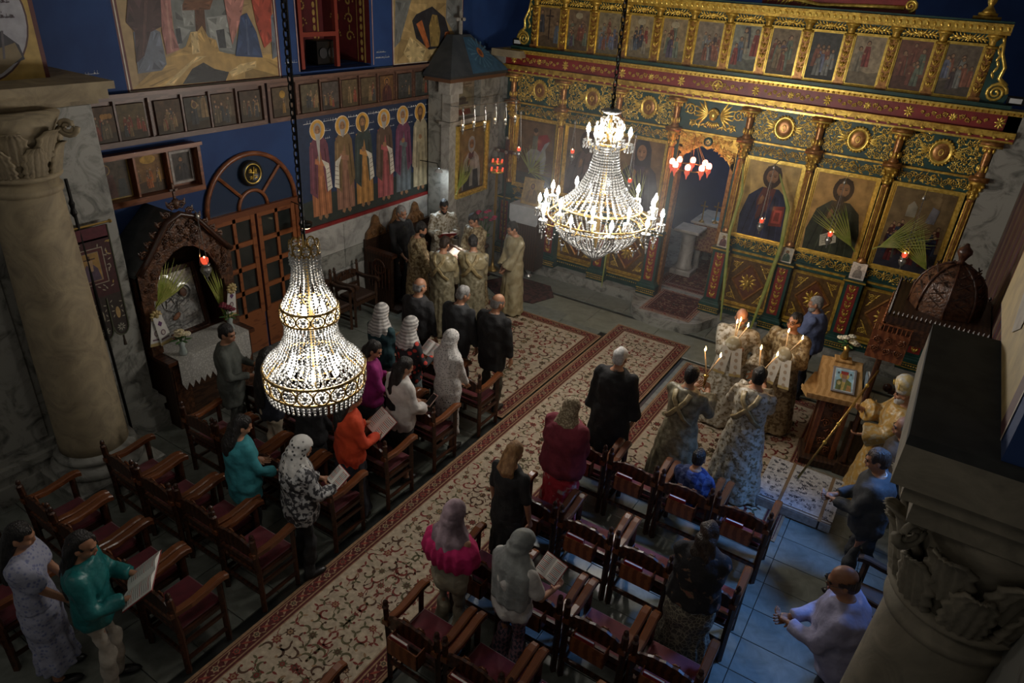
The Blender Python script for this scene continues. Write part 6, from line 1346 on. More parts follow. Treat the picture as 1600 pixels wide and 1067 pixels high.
for k in range(20):
    a0, a1 = 2 * PI * k / 20, 2 * PI * (k + 1) / 20; R0, R1 = (.74, .66) if k % 2 else (.66, .74)
    pts = []
    mb = MB()
    for i in range(11):
        t_ = i / 10; R = R0 + (R1 - R0) * t_; a = a0 + (a1 - a0) * t_; z = Z(2.80) - .02 - .19 * math.sin(PI * t_); mb.ell((R * math.cos(a), R * math.sin(a), z), .0115, 6, 4)
    mb.ell(((R0 + R1) / 2 * math.cos((a0 + a1) / 2), (R0 + R1) / 2 * math.sin((a0 + a1) / 2), Z(2.555)), (.012, .012, .035), 6, 4)
    mb.build('bead_swag', CRYSTALC, c2)
for k in range(6):
    a = 2 * PI * k / 6; light('candle_chandelier_light', 'POINT', (-3.33 + .70 * math.cos(a), 7.42 + .70 * math.sin(a), 3.02), 27, (1.0, .94, .85), .06)
light('candle_chandelier_light', 'POINT', (-3.33, 7.42, 3.80), 20, (1.0, .95, .87), .2)

# ------------------------------------------------------------------ congregation chairs
def make_chair(label, group, m=WOOD, ma=WOODA, seat=VELVET):
    t = thing('armchair', label, 'chair', (0, 0, 0), group=group)
    for s in (-1, 1):
        mb = MB(); mb.tube([(s * .255, -.20, 0), (s * .255, -.20, .45), (s * .255, -.225, .87)], .030, 4); mb.lathe([(.024, .86), (.03, .875), (.014, .89), (.024, .91), (.018, .935), (.004, .95)], 8, (s * .255, -.226, 0)); mb.build('rear_post', m, t)
        mb = MB(); mb.tube([(s * .25, .20, 0), (s * .25, .20, .69)], .030, 4); mb.build('front_leg', m, t)
        P = [(-.25, .685), (-.16, .675), (-.05, .668), (.08, .685), (.18, .705), (.24, .705), (.28, .69)]
        mb = MB(); w = [.030, .032, .034, .036, .037, .037, .034]
        rings = [[(s * .2475 - a, y, z), (s * .2475 + a, y, z), (s * .2475 + a, y, z + .04), (s * .2475 + a * .7, y, z + .05), (s * .2475 - a * .7, y, z + .05), (s * .2475 - a, y, z + .04)] for (y, z), a in zip(P, w)]
        mb.loft([r[::-1] for r in rings]); mb.build('armrest', ma, t)
        for z in (.15, .33): mb = MB(); mb.box2((s * .255 - .012, -.19, z - .016), (s * .255 + .012, .19, z + .016)); mb.build('side_stretcher', m, t)
    for y, z, h in ((-.20, .22, .04), (-.205, .55, .05), (.20, .40, .06)): mb = MB(); mb.box2((-.25, y - .013, z - h / 2), (.25, y + .013, z + h / 2)); mb.build('cross_rail', m, t)
    mb = MB(); mb.box2((-.25, -.19, .40), (.25, .22, .435)); mb.build('seat_frame', m, t)
    mb = MB(); mb.bevbox((0, .02, .462), (.44, .38, .055), .018); mb.build('seat_cushion', seat, t)
    mb = MB(frame((0, -.222, 0), (1, 0, 0), (0, 0, 1), (0, -1, 0))); top = [(.23 * math.cos(PI * i / 14), .765 + .055 * math.sin(PI * i / 14) ** 1.5 + (.008 if i % 2 else 0)) for i in range(15)]
    mb.prism([(-.23, .66), (.23, .66)] + top, -.012, .012); bp = mb.build('back_panel', m, t)
    mb = MB(frame((0, -.20, 0), (1, 0, 0), (0, 0, 1), (0, 1, 0)))
    for s in (-1, 1): scroll(mb, s * .07, .78, .04, 0 if s > 0 else PI, s * 1.6, .011, 12, 3); scroll(mb, s * .155, .725, .028, 0, -s * 1.5, .009, 10, 2)
    mb.build('back_carving', ma, bp, True)
    return t
ch_l = make_chair('x', 'armchairs of the left seating block')
lx = [-4.315, -4.89, -5.465, -6.04]; ly = [2.11, 2.90, 3.79, 4.58, 5.38, 6.30]
rown = ['front', 'second', 'third', 'fourth', 'fifth', 'sixth']; coln = ['aisle end', 'second from the aisle', 'third from the aisle', 'wall end']
first = True
for i, y in enumerate(ly):
    for j, x in enumerate(lx):
        if i == 5 and j == 3: continue
        lb = f'wooden armchair with red seat in the left block, {rown[5 - i]} row, {coln[j]}'
        if first: ch_l.location = (x, y, 0); ch_l['label'] = lb; first = False
        else: copy_thing(ch_l, (x + random.uniform(-.008, .008), y + random.uniform(-.02, .02), 0), math.radians(random.uniform(-1.2, 1.2)), lb)
copy_thing(ch_l, (-5.465, 1.33, 0), 0, 'wooden armchair with red seat in the rearmost left row behind the woman in blue'); copy_thing(ch_l, (-6.04, 1.33, 0), 0, 'wooden armchair with red seat in the rearmost left row nearest the column')
# right block: the same chairs with book pockets behind
ch_r = make_chair('x', 'armchairs of the right seating block')
mb = MB(); mb.box2((-.15, -.335, .54), (.15, -.325, .70)); mb.box2((-.15, -.335, .53), (.15, -.225, .54)); mb.box2((-.15, -.335, .53), (-.14, -.225, .70)); mb.box2((.14, -.335, .53), (.15, -.225, .70)); mb.build('book_pocket', WOODR, ch_r)
def shut_book(label, M, group=None):
    t = thing('hymn_book', label, 'book', group=group); t.matrix_world = M
    mb = MB(); mb.box2((-.085, -.012, 0), (.085, -.009, .20)); mb.box2((-.085, .009, 0), (.085, .012, .20)); mb.box2((-.088, -.012, 0), (-.084, .012, .20)); mb.build('cover', REDBOOK, t)
    mb = MB(); mb.box2((-.082, -.0088, .004), (.08, .0088, .196)); mb.build('pages', PAPER, t); return t
rx_ = [-2.41, -1.825, -1.24, -.655]; ry_ = [2.06, 3.03, 3.88, 4.83, 5.93]
first = True
for i, y in enumerate(ry_):
    for j, x in enumerate(rx_):
        if i == 0 and j > 1: continue
        lb = f'wooden armchair with book pocket in the right block, {rown[4 - i]} row, {coln[j]}'
        if j == 3: lb = lb.replace('wall end', 'fourth from the aisle')
        if first: ch_r.location = (x, y, 0); ch_r['label'] = lb; first = False
        else: copy_thing(ch_r, (x, y, 0), math.radians(random.uniform(-.8, .8)), lb)
        if i > 0 or j == 0:
            shut_book(f'red hymn book in the right block, {rown[4 - i]} row, ' + ('chair ' + ['at the aisle', 'two from aisle', 'three from aisle', 'four from aisle'][j]), TR(x - .04, y - .29, .542, 0, 8), 'hymn books in the right block pockets')
# two dark carved chairs against the left wall
ch_w = make_chair('dark carved armchair against the marble wall, beside the choir stall', 'dark armchairs along the left wall', WOODD, WOODD, mat('brown_leather_seat', (.05, .028, .02), rough=.5))
ch_w.location = (-7.62, 7.62, 0); ch_w.rotation_euler = (0, 0, math.radians(-90))
copy_thing(ch_w, (-7.62, 7.02, 0), math.radians(-90), 'dark carved armchair against the marble wall, nearer the double door')
# seats along the right wall
for y, lb in ((4.95, 'just behind the man in the lavender shirt'), (5.62, 'nearest the man in the dark suit')):
    copy_thing(ch_w, (.68, y, 0), math.radians(90), 'dark wooden armchair along the right wall ' + lb, 'dark armchairs along the right wall')
copy_thing(ch_w, (-6.95, 1.45, 0), math.radians(-60), 'dark armchair in the corner behind the marble column', 'dark armchairs along the left wall')

# ------------------------------------------------------------------ people
TS = bpy.data.scenes.new('workbench')
def union(mb, voxel=.014, smooth=3, cut=None, disp=None):
    me = bpy.data.meshes.new('u'); me.from_pydata(mb.v, [], mb.f); o = bpy.data.objects.new('u', me); TS.collection.objects.link(o)
    r = o.modifiers.new('r', 'REMESH'); r.mode = 'VOXEL'; r.voxel_size = voxel
    s = o.modifiers.new('s', 'SMOOTH'); s.iterations = smooth; s.factor = .5
    vl = TS.view_layers[0]; vl.update(); ev = o.evaluated_get(vl.depsgraph); m2 = ev.to_mesh()
    nv, nf = len(m2.vertices), len(m2.polygons)
    v = np.empty(nv * 3, np.float32); m2.vertices.foreach_get('co', v); v = v.reshape(-1, 3).astype(float)
    nn = np.empty(nv * 3, np.float32); m2.vertex_normals.foreach_get('vector', nn); nn = nn.reshape(-1, 3)
    f = np.empty(len(m2.loops), np.int32); m2.loops.foreach_get('vertex_index', f)
    ls = np.empty(nf, np.int32); m2.polygons.foreach_get('loop_total', ls)
    ev.to_mesh_clear(); bpy.data.objects.remove(o); bpy.data.meshes.remove(me)
    if (ls == 4).all(): F = f.reshape(-1, 4)
    else: F = f[:0].reshape(-1, 4)
    if disp is not None: v = v + nn * disp(v)[:, None]
    if cut is not None:
        c = v[F].mean(axis=1); F = F[~cut(c)]
        used = np.zeros(len(v), bool); used[F.ravel()] = True; idx = np.cumsum(used) - 1; v = v[used]; F = idx[F]
    return v, F
def mesh_of(name, v, F, m, extra=None):
    fs = [tuple(q) for q in F.tolist()]; vs = v.tolist()
    if extra is not None and extra.v:
        b = len(vs); vs += [list(q) for q in extra.v]; fs += [tuple(i + b for i in q) for q in extra.f]
    me = bpy.data.meshes.new(name); me.from_pydata(vs, [], fs); me.materials.append(m)
    me.polygons.foreach_set('use_smooth', [True] * len(me.polygons)); me.update(); return me
def ik(a, b, la, lb, pole):
    d = b - a; D = min(np.linalg.norm(d), (la + lb) * .995); u = d / (np.linalg.norm(d) + 1e-9)
    x = (la * la - lb * lb + D * D) / (2 * D); h = math.sqrt(max(0, la * la - x * x)); p = pole - u * np.dot(pole, u); p /= np.linalg.norm(p) + 1e-9
    return a + u * x + p * h, a + u * D
def nrm(a): return a / (np.linalg.norm(a) + 1e-9)
SKIN = mat('olive_skin', (.40, .20, .115), (.34, .16, .09), scale=9, rough=.5); SKIND = mat('tanned_skin', (.30, .14, .075), (.25, .11, .06), scale=9, rough=.5)
EYE = mat('eye_dark', (.03, .02, .015), rough=.2); LIP = mat('lips', (.30, .09, .075), rough=.5)
HB = mat('black_hair', (.008, .007, .007), (.02, .017, .015), scale=40, rough=.5, stretch=(1, 1, .15), bump=.8, bscale=90); HBR = mat('dark_brown_hair', (.022, .013, .009), (.045, .027, .018), scale=40, rough=.5, stretch=(1, 1, .15), bump=.8, bscale=90)
HG = mat('grey_hair', (.30, .29, .28), (.18, .175, .17), scale=40, rough=.6); HW = mat('white_hair', (.55, .54, .52), (.42, .41, .40), scale=40, rough=.6); HBL = mat('blond_hair', (.36, .20, .085), (.20, .10, .04), scale=30, rough=.5, stretch=(1, 1, .15), bump=.8, bscale=90)
SHOE = mat('black_shoe', (.012, .011, .011), rough=.35)
class Person: pass
def skeleton(h, seated=False, lean=0, pitch=0, yaw=0, aR=None, aL=None, female=False, sw=None, legs=None, zoff=0, roll=0):
    k = h / 1.75; S = Person(); S.k = k; S.h = h
    l = math.radians(lean); up = V(0, math.sin(l), math.cos(l)); S.up = up
    hz = .50 if seated else .93
    S.hip = V(0, -.04 if seated else 0, hz); sw = sw or (.165 if female else .19)
    S.shC = S.hip + up * .50; S.neck = S.hip + up * .565
    R = np.array((Matrix.Rotation(math.radians(yaw), 4, 'Z') @ Matrix.Rotation(math.radians(roll), 4, 'Y') @ Matrix.Rotation(-math.radians(pitch) - l * .5, 4, 'X')).to_3x3())
    S.HR = R; S.head = S.neck + up * .012 + R @ V(0, .02, .13)
    S.sh = [S.shC + V(s * sw, 0, -.02) for s in (1, -1)]
    S.el, S.wr, S.hd = [], [], []
    for i, s in enumerate((1, -1)):
        tg = (aR, aL)[i]
        tg = V(*tg) if tg is not None else S.shC + V(s * (sw + .07), .06, -.56)
        e, w = ik(S.sh[i], tg, .285, .255, V(s * .55, -.45, -.8)); S.el.append(e); S.wr.append(w); S.hd.append(nrm(w - e))
    S.hj = [S.hip + V(s * .092, 0, -.02) for s in (1, -1)]
    if seated: S.kn = [V(s * .13, .40, .50) for s in (1, -1)]; S.an = [V(s * .12, .42, .08) for s in (1, -1)]
    else: S.kn = [V(s * .10, .03, .50) for s in (1, -1)]; S.an = [V(s * .105, -.02, .08) for s in (1, -1)]
    S.female = female; S.sw = sw; S.seated = seated
    S.prof = [(-.12, .150, .105), (0, .172, .118), (.22, .150, .105), (.42, .135, .10), (.65, .155, .115), (.84, .150, .095), (.94, .10, .07), (1.02, .055, .055)] if female else [(-.12, .145, .105), (0, .160, .115), (.22, .155, .115), (.42, .155, .115), (.65, .175, .125), (.84, .175, .105), (.94, .11, .075), (1.02, .06, .06)]
    return S
def ring(c, rx, ry, up, n=14, ph=0):
    x = V(1, 0, 0); y = nrm(np.cross(up, x)); return [c + x * rx * math.cos(2 * PI * i / n + ph) + y * ry * math.sin(2 * PI * i / n + ph) for i in range(n)]
def torso(mb, S, d=0, t0=-.12, t1=1.02, g=1.0, belly=0):
    rs = []
    ts = [t for t, _, _ in S.prof]
    for t in [t0] + [q for q in ts if t0 < q < t1] + [t1]:
        rx = np.interp(t, ts, [p[1] for p in S.prof]) * g + d; ry = np.interp(t, ts, [p[2] for p in S.prof]) * g + d
        c = S.hip + (S.up * t * .565 if t > 0 else V(0, 0, t * .565)); b = belly * math.exp(-((t - .3) / .25) ** 2); ry += b / 2; c = c + V(0, b / 2, 0); rs.append(ring(c, rx, ry, S.up))
    mb.loft(rs)
def limb(mb, pts, r, n=9):
    mb.tube(pts, r, n)
    for p, q in zip(pts, r): mb.ell(p, q * .99, 8, 6)
def hand_geo(S, i, mb, curl=.6, k=1.0):
    s = (1, -1)[i]; w, d = S.wr[i], S.hd[i]; side0 = V(-s, 0, 0); n = nrm(V(-s * .45, -.1, .75) - d * np.dot(V(-s * .45, -.1, .75), d)); a = nrm(np.cross(d, n)) * (1 if s > 0 else -1)
    return w, d, n, a
def fingers(S, ex, curl=.7):
    for i, s in enumerate((1, -1)):
        w, d, n, a = hand_geo(S, i, None)
        for j, (off, L) in enumerate(((-.030, .070), (-.010, .080), (.010, .076), (.028, .060))):
            b = w + d * .085 + a * off; c = curl * (1 + .12 * j); p1 = b + nrm(d * math.cos(c * .4) + n * math.sin(c * .4)) * L * .45; p2 = p1 + nrm(d * math.cos(c) + n * math.sin(c)) * L * .33; p3 = p2 + nrm(d * math.cos(c * 1.7) + n * math.sin(c * 1.7)) * L * .25
            ex.tube([b - d * .02, p1, p2, p3], [.0095, .0088, .008, .006], 6)
        b = w + d * .03 - a * .028; p1 = b + nrm(d * .6 - a * .75 + n * .3) * .038; p2 = p1 + nrm(d * .9 - a * .2 + n * .45) * .03; ex.tube([b + a * .01, p1, p2], [.012, .010, .007], 6)
def head_pt(S, p): return S.head + S.HR @ V(*p)
def head_geo(mb, S):
    H = lambda c, r: mb.ell(head_pt(S, c), r, 12, 8, R=S.HR)
    H((0, -.012, .030), (.074, .095, .092)); H((0, .018, -.035), (.060, .070, .085)); H((0, .036, -.085), (.034, .038, .035)); H((0, .092, -.025), (.013, .022, .022)); H((0, .078, .015), (.048, .018, .016)); H((0, .083, -.065), (.022, .012, .012))
    for s in (-1, 1): H((s * .076, -.008, -.018), (.011, .020, .032)); H((s * .036, .062, -.038), (.022, .024, .022))
def build_body(P, S, skin, face=True):
    mb = MB(); torso(mb, S); head_geo(mb, S)
    nt = S.neck - S.up * .05; limb(mb, [nt, S.head + S.HR @ V(0, -.015, -.06)], [.056, .052])
    ex = MB()
    for i in range(2):
        limb(mb, [S.sh[i], S.el[i], S.wr[i]], [.050, .038, .026]); w, d, n, a = hand_geo(S, i, mb)
        Rm = np.stack([a, d, n], axis=1); mb.ell(w + d * .048, (.040, .055, .017), 10, 8, R=Rm)
        limb(mb, [S.hj[i], S.kn[i], S.an[i]], [.083, .056, .040]); mb.ell(S.an[i] + V(0, .07, -.035), (.042, .115, .036), 10, 6)
    fingers(S, ex)
    for o in (mb, ex): o.v = [tuple(np.array(q) * S.k) for q in o.v]
    v, F = union(mb, .0125 * S.k, 2)
    b = link('body', mesh_of('body', v, F, skin, ex), P)
    if face:
        for s in (-1, 1):
            e = MB(); e.ell(head_pt(S, (s * .031, .079, -.002)) * S.k, (.0125, .008, .008), 8, 5, R=S.HR); e.build('eye', EYE, b, True)
            e = MB(); e.tube([head_pt(S, (s * .014, .096, .020)) * S.k, head_pt(S, (s * .034, .092, .025)) * S.k, head_pt(S, (s * .054, .074, .018)) * S.k], .0045, 5); e.build('eyebrow', HBR, b, True)
        e = MB(); e.ell(head_pt(S, (0, .094, -.066)) * S.k, (.021, .006, .0075), 8, 5, R=S.HR); e.build('mouth', LIP, b, True)
    return b
def loc(S, c): return (c / S.k - S.head) @ S.HR        # into head coordinates
def folds(S, n, amp, z0, z1, seed=0, fine=.003):
    def f(v):
        z = v[:, 2] / S.k; th = np.arctan2(v[:, 0], v[:, 1] - S.hip[1] * S.k); w = np.clip((z1 - z) / (z1 - z0 + 1e-6), 0, 1)
        return amp * w * np.sin(n * th + 1.7 * np.sin(3 * th + seed) + seed) * (.7 + .3 * np.sin(5 * z + seed)) + fine * np.sin(31 * v[:, 0] + 9 * v[:, 2] + seed) * np.sin(27 * v[:, 2] + 13 * v[:, 1]) * 1.4
    return f
def sleeves(mb, S, f=1.0, r=(.062, .05, .042), flare=0):
    for i in range(2):
        sh, e, w = S.sh[i], S.el[i], S.wr[i]
        if f <= .55: limb(mb, [sh, sh + (e - sh) * min(1, f / .5)], [r[0], r[1] + flare])
        else:
            q = e + (w - e) * (f - .5) / .5; limb(mb, [sh, e, e + (q - e) * .6], [r[0], r[1], (r[1] + r[2]) / 2 + flare * .5]); mb.tube([e + (q - e) * .5, q], [(r[1] + r[2]) / 2 + flare * .4, r[2] + flare], 10)
def g_top(P, S, m, name='shirt', hem=-.12, d=.018, sl=.93, g=1.0, r=(.064, .052, .044), flare=0, belly=0, neck=.995, fine=.005, vox=.017, fold=.010, seed=0, extra=None):
    mb = MB(); torso(mb, S, d, hem, neck, g, belly); sleeves(mb, S, sl, r, flare)
    if extra: extra(mb, S)
    mb.v = [tuple(np.array(q) * S.k) for q in mb.v]; v, F = union(mb, vox * S.k, 3, disp=folds(S, 9, fold, .85, 1.35, seed, fine)); return link(name, mesh_of(name, v, F, m), P)
def g_skirt(P, S, m, name='skirt', hem=.10, top=.10, flare=.10, n=11, amp=.014, seed=0, g=1.0):
    mb = MB(); c = S.hip
    if S.seated:
        for i in range(2): limb(mb, [S.hj[i], S.kn[i], V(S.kn[i][0], S.kn[i][1], hem + .05)], [.11, .095, .10])
        torso(mb, S, .02, -.10, top, g)
    else:
        zt = c[2] + top * .565; rs = []
        for q in np.linspace(0, 1, 7):
            z = zt + (hem - zt) * q; rs.append(ring(V(0, 0, z), (.155 + .035 * math.sin(PI * min(1, q * 2.2)) + flare * q) * g, (.115 + .035 * math.sin(PI * min(1, q * 2.2)) + flare * .8 * q) * g, V(0, 0, 1), 20))
        mb.loft(rs[::-1])
    mb.v = [tuple(np.array(q) * S.k) for q in mb.v]; v, F = union(mb, .018 * S.k, 2, disp=folds(S, n, amp, hem, .95, seed, .006)); return link(name, mesh_of(name, v, F, m), P)
def g_trousers(P, S, m, g=1.0, flare=0):
    mb = MB(); torso(mb, S, .016, -.14, .16, g)
    for i in range(2): limb(mb, [S.hj[i], S.kn[i], S.an[i] + V(0, 0, .0)], [.097 * g, .072, .062 + flare])
    mb.v = [tuple(np.array(q) * S.k) for q in mb.v]; v, F = union(mb, .016 * S.k, 3, disp=folds(S, 5, .004, 0, 1, 2, .007)); return link('trousers', mesh_of('trousers', v, F, m), P)
def g_shoes(P, S, m=SHOE):
    for i in range(2):
        mb = MB(); c = S.an[i] + V(0, .06, -.04); mb.ell(c, (.050, .135, .042), 12, 8); mb.ell(S.an[i] + V(0, -.01, -.02), (.046, .052, .045), 10, 6); mb.v = [tuple(np.array(q) * S.k) for q in mb.v]
        vs = np.array(mb.v); vs[:, 2] = np.maximum(vs[:, 2], .004); mb.v = [tuple(q) for q in vs]; mb.build('shoe', m, P, True)
def g_robe(P, S, m, name='robe', hem=.05, d=.035, sl=.95, flare=.045, hemr=.30, n=10, amp=.018, seed=0, r=(.066, .068, .07), g=1.0, belly=0):
    mb = MB(); torso(mb, S, d, .0, .99, g, belly); zt = S.hip[2] + .10; rs = []
    for q in np.linspace(0, 1, 8):
        z = zt + (hem - zt) * q; rs.append(ring(V(0, S.hip[1] * (1 - q), z), (.165 + d) * g + (hemr - .2) * q ** .8, (.12 + d) * g + (hemr - .2) * .75 * q ** .8 + belly * .5 * (1 - q), V(0, 0, 1), 20))
    mb.loft(rs[::-1]); sleeves(mb, S, sl, r, flare)
    mb.v = [tuple(np.array(q) * S.k) for q in mb.v]; v, F = union(mb, .018 * S.k, 3, disp=folds(S, n, amp, hem, 1.1, seed, .005)); return link(name, mesh_of(name, v, F, m), P)
def g_hair(P, S, m, style='short', length=.3, seed=0):
    mb = MB(); H = lambda c, r: mb.ell(head_pt(S, c), r, 12, 8, R=S.HR)
    H((0, -.018, .034), (.082, .102, .098))
    if style in ('short', 'fringe'): H((0, -.05, -.02), (.070, .062, .07))
    if style in ('long', 'bob', 'curly'):
        L = length
        H((0, -.045, -.03), (.086, .075, .10))
        q = head_pt(S, (0, -.07, -.05)); e = V(q[0], q[1] - .03, q[2] - L); mid = V(q[0], min(q[1] - .02, S.shC[1] - .10), q[2] - L * .5)
        if style != 'bob': e[1] = min(e[1], S.shC[1] - .13 - (S.up[1] * -.1))
        rs = [ring(c, rx, ry, V(0, 0, 1), 12) for c, rx, ry in ((q + V(0, .02, .05), .09, .07), (q, .098, .065), (mid, .105 if style != 'bob' else .10, .055), (e, .085, .04))]
        mb.loft(rs[::-1])
    if style == 'bun': H((0, -.12, .02), (.05, .045, .05)); H((0, -.05, -.02), (.070, .06, .06))
    mb.v = [tuple(np.array(q) * S.k) for q in mb.v]
    def cut(c):
        p = loc(S, c); x, y, z = p[:, 0], p[:, 1], p[:, 2]
        a = (y > .045) & (z < .062 - .25 * (y - .045)) & (z > -.2)
        if style in ('short', 'fringe'): a |= (z < -.075) | ((y > .01) & (z < -.005)) | ((y > -.02) & (z < -.03))
        if style == 'fringe': a |= (z > .045) | (y > .03)
        if style in ('long', 'bob', 'curly'): a |= (y > .02) & (z < .03) & (np.abs(x) < .065) & (z > -.2)
        return a
    amp = .012 if style == 'curly' else .004
    dp = lambda v: amp * np.sin(60 * v[:, 0] + 40 * v[:, 1] + seed) * (np.sin(35 * v[:, 2]) if style == 'curly' else 1)
    v, F = union(mb, .013 * S.k, 2, cut, dp); return link('hair', mesh_of('hair', v, F, m), P)
def g_beard(P, S, m, big=.0):
    mb = MB(); H = lambda c, r: mb.ell(head_pt(S, c), r, 12, 8, R=S.HR); H((0, .030, -.075), (.064, .068, .062)); H((0, .055, -.10 - big * .5), (.045, .045, .04 + big))
    mb.v = [tuple(np.array(q) * S.k) for q in mb.v]; v, F = union(mb, .012 * S.k, 1, lambda c: (lambda p: (p[:, 2] > -.05) | ((p[:, 2] > -.075) & (np.abs(p[:, 0]) < .028)) | (p[:, 1] < -.01))(loc(S, c))); return link('beard', mesh_of('beard', v, F, m), P)
def g_veil(P, S, m, length=.30, name='veil', wide=.0, seed=0, thin=0):
    mb = MB(); H = lambda c, r: mb.ell(head_pt(S, c), r, 14, 9, R=S.HR); H((0, -.018, .036), (.096, .116, .108)); H((0, -.03, -.04), (.098, .10, .10))
    q = head_pt(S, (0, -.03, -.06)); sh = S.shC; e = V(sh[0], sh[1] - .06, max(q[2] - length, .3)); zs = sh[2] + .03
    rs = [ring(q + V(0, 0, .06), .098, .105, V(0, 0, 1), 14), ring(q, .102, .105, V(0, 0, 1), 14), ring(V(q[0] * .5, (q[1] + sh[1]) / 2 - .01, (q[2] + zs) / 2), .125 + wide * .3, .115, V(0, 0, 1), 14), ring(V(0, sh[1] - .01, zs - .02), .185 + wide, .135, V(0, 0, 1), 14)]
    if length > .3: rs.append(ring(V(0, sh[1] - .035, zs - (length - .25)), .16 + wide, .125, V(0, 0, 1), 14))
    mb.loft(rs[::-1]); mb.v = [tuple(np.array(q_) * S.k) for q_ in mb.v]
    def cut(c):
        p = loc(S, c); return (p[:, 1] > .035) & (p[:, 2] < .070) & (p[:, 2] > -.125) & (np.abs(p[:, 0]) < .075)
    dp = lambda v: .006 * np.sin(10 * np.arctan2(v[:, 0], v[:, 1] - S.shC[1] * S.k) + seed) * np.clip((S.head[2] * S.k - v[:, 2]) / .2, 0, 1) + .002
    v, F = union(mb, .014 * S.k, 2, cut, dp); return link(name, mesh_of(name, v, F, m), P)
def g_stole(P, S, m, back=True):
    s = -1 if back else 1; mb = MB()
    def pt(t, x):
        rx = np.interp(t, [a for a, _, _ in S.prof], [a for _, a, _ in S.prof]) + .052; ry = np.interp(t, [a for a, _, _ in S.prof], [a for _, _, a in S.prof]) + .055
        return (S.hip + S.up * t * .565 + V(x, s * ry * math.sqrt(max(.05, 1 - (x / rx) ** 2)), 0)) * S.k
    for q in (-1, 1): mb.tube([pt(.96, q * .09), pt(.8, q * .07), pt(.6, q * -.01), pt(.4, -q * .09), pt(.28, -q * .16)], .032 * S.k, 6, flat=.22, up=(0, s, 0))
    return mb.build('stole', m, P, True)
def g_collar(P, S, m):
    mb = MB(); n = 14; a = S.neck - S.up * .035; mb.loft([ring(a, .072, .070, S.up, n), ring(a + S.up * .045, .060, .060, S.up, n), ring(a + S.up * .045, .054, .054, S.up, n), ring(a, .06, .06, S.up, n)], caps=False); mb.v = [tuple(np.array(q) * S.k) for q in mb.v]; return mb.build('collar', m, P, True)
def g_glasses(P, S):
    mb = MB(); 
    for s in (-1, 1): mb.tube([head_pt(S, (s * .033 + .024 * math.cos(i * .628), .103, -.002 + .018 * math.sin(i * .628))) * S.k for i in range(11)], .0028, 4); mb.tube([head_pt(S, (s * .056, .102, .004)) * S.k, head_pt(S, (s * .082, .0, .006)) * S.k], .003, 4)
    return mb.build('glasses', IRON, P)
def person(label, x, y, rz, h, z=0.0, skin=SKIN, face=False, group=None, **kw):
    S = skeleton(h, **kw); P = thing('person', label, 'person', (x, y, z), math.radians(rz), group); build_body(P, S, skin, face)
    S.M = TR(x, y, z, rz); return P, S
READ = dict(aR=(.13, .30, 1.13), aL=(-.13, .30, 1.13)); LOW = dict(aR=(.10, .26, .92), aL=(-.08, .27, .93)); CLASP = dict(aR=(.04, .27, .98), aL=(-.04, .27, .98))
def book_in_hands(label, S, w=.14, h=.20, dx=0, tilt=38, z=1.17, y=.385, cover=REDBOOK, rz=0): return open_book(label, S.M @ Matrix.Translation((dx * S.k, y * S.k, z * S.k)) @ Matrix.Rotation(math.radians(rz), 4, 'Z') @ Matrix.Rotation(math.radians(tilt), 4, 'X'), w, h, cover=cover)
C = lambda n, a, b=None, **k: mat(n, a, b or tuple(q * .72 for q in a), **{**dict(scale=7, rough=.85, bump=.5, bscale=8, bdist=.05), **k})
BROC = C('gold_brocade', (.36, .29, .17), (.15, .10, .045), scale=24, rough=.4, mix=(.47, .55)); BROC2 = C('silver_gold_brocade', (.42, .39, .32), (.19, .15, .09), scale=26, rough=.38, mix=(.5, .58)); SATIN = C('pale_gold_satin', (.36, .31, .19), (.27, .22, .12), rough=.34, scale=9); BROC3 = C('olive_brocade', (.25, .225, .15), (.15, .13, .08), rough=.4, scale=20)
BLACKC = C('black_wool', (.010, .010, .011), (.017, .017, .018)); NAVY = C('navy_cloth', (.012, .014, .024)); DGREY = C('charcoal_suit', (.038, .04, .043), (.028, .03, .033)); WHITE = C('white_cotton', (.58, .55, .52), (.48, .45, .43)); KNIT = C('white_knit', (.55, .53, .50), (.28, .27, .26), kind='stripe', scale=8, rough=.95, mix=(.25, .6)); LACE = C('white_lace', (.24, .23, .23), (.56, .54, .52), kind='voronoi', scale=45, mix=(.2, .5)); STOLE = C('gold_stole', (.40, .32, .17), (.28, .21, .10), rough=.38, scale=20)

# --- singers and their attendants by the left wall
P, S = person('man in black shirt standing in the choir stall', -7.50, 8.60, -100, 1.72, z=.06, face=True, pitch=12, aR=(.2, .3, .98), aL=(-.2, .26, .98)); g_top(P, S, BLACKC, d=.024); g_trousers(P, S, BLACKC); g_shoes(P, S); g_hair(P, S, HG); g_beard(P, S, HG)
P, S = person('bearded singer in silver brocade robe behind the book desk', -7.28, 9.50, -128, 1.70, z=.06, face=True, pitch=24, **READ); g_robe(P, S, BROC2, seed=1); g_hair(P, S, HB); g_beard(P, S, HB, .02); g_shoes(P, S); book_in_hands('open book held by the bearded singer', S)
P, S = person('singer in gold brocade robe facing the nave behind the book desk', -6.46, 9.36, 172, 1.72, face=True, pitch=26, **LOW); g_robe(P, S, BROC, seed=2); g_hair(P, S, HB); g_shoes(P, S)
P, S = person('singer in brown brocade robe with his back to the column side', -6.86, 8.28, -48, 1.72, pitch=20, **LOW); g_robe(P, S, BROC, seed=3); g_hair(P, S, HB); g_beard(P, S, HB); g_shoes(P, S)
P, S = person('young singer in pale gold robe with crossed stole, back turned, left one', -6.14, 8.02, 8, 1.70, pitch=22, **LOW); g_robe(P, S, BROC3, seed=4, hemr=.24); g_stole(P, S, STOLE); g_top(P, S, SATIN, 'cape', hem=.52, d=.050, sl=.60, r=(.070, .076, .078), seed=3, fold=.012); g_hair(P, S, HBR); g_shoes(P, S)
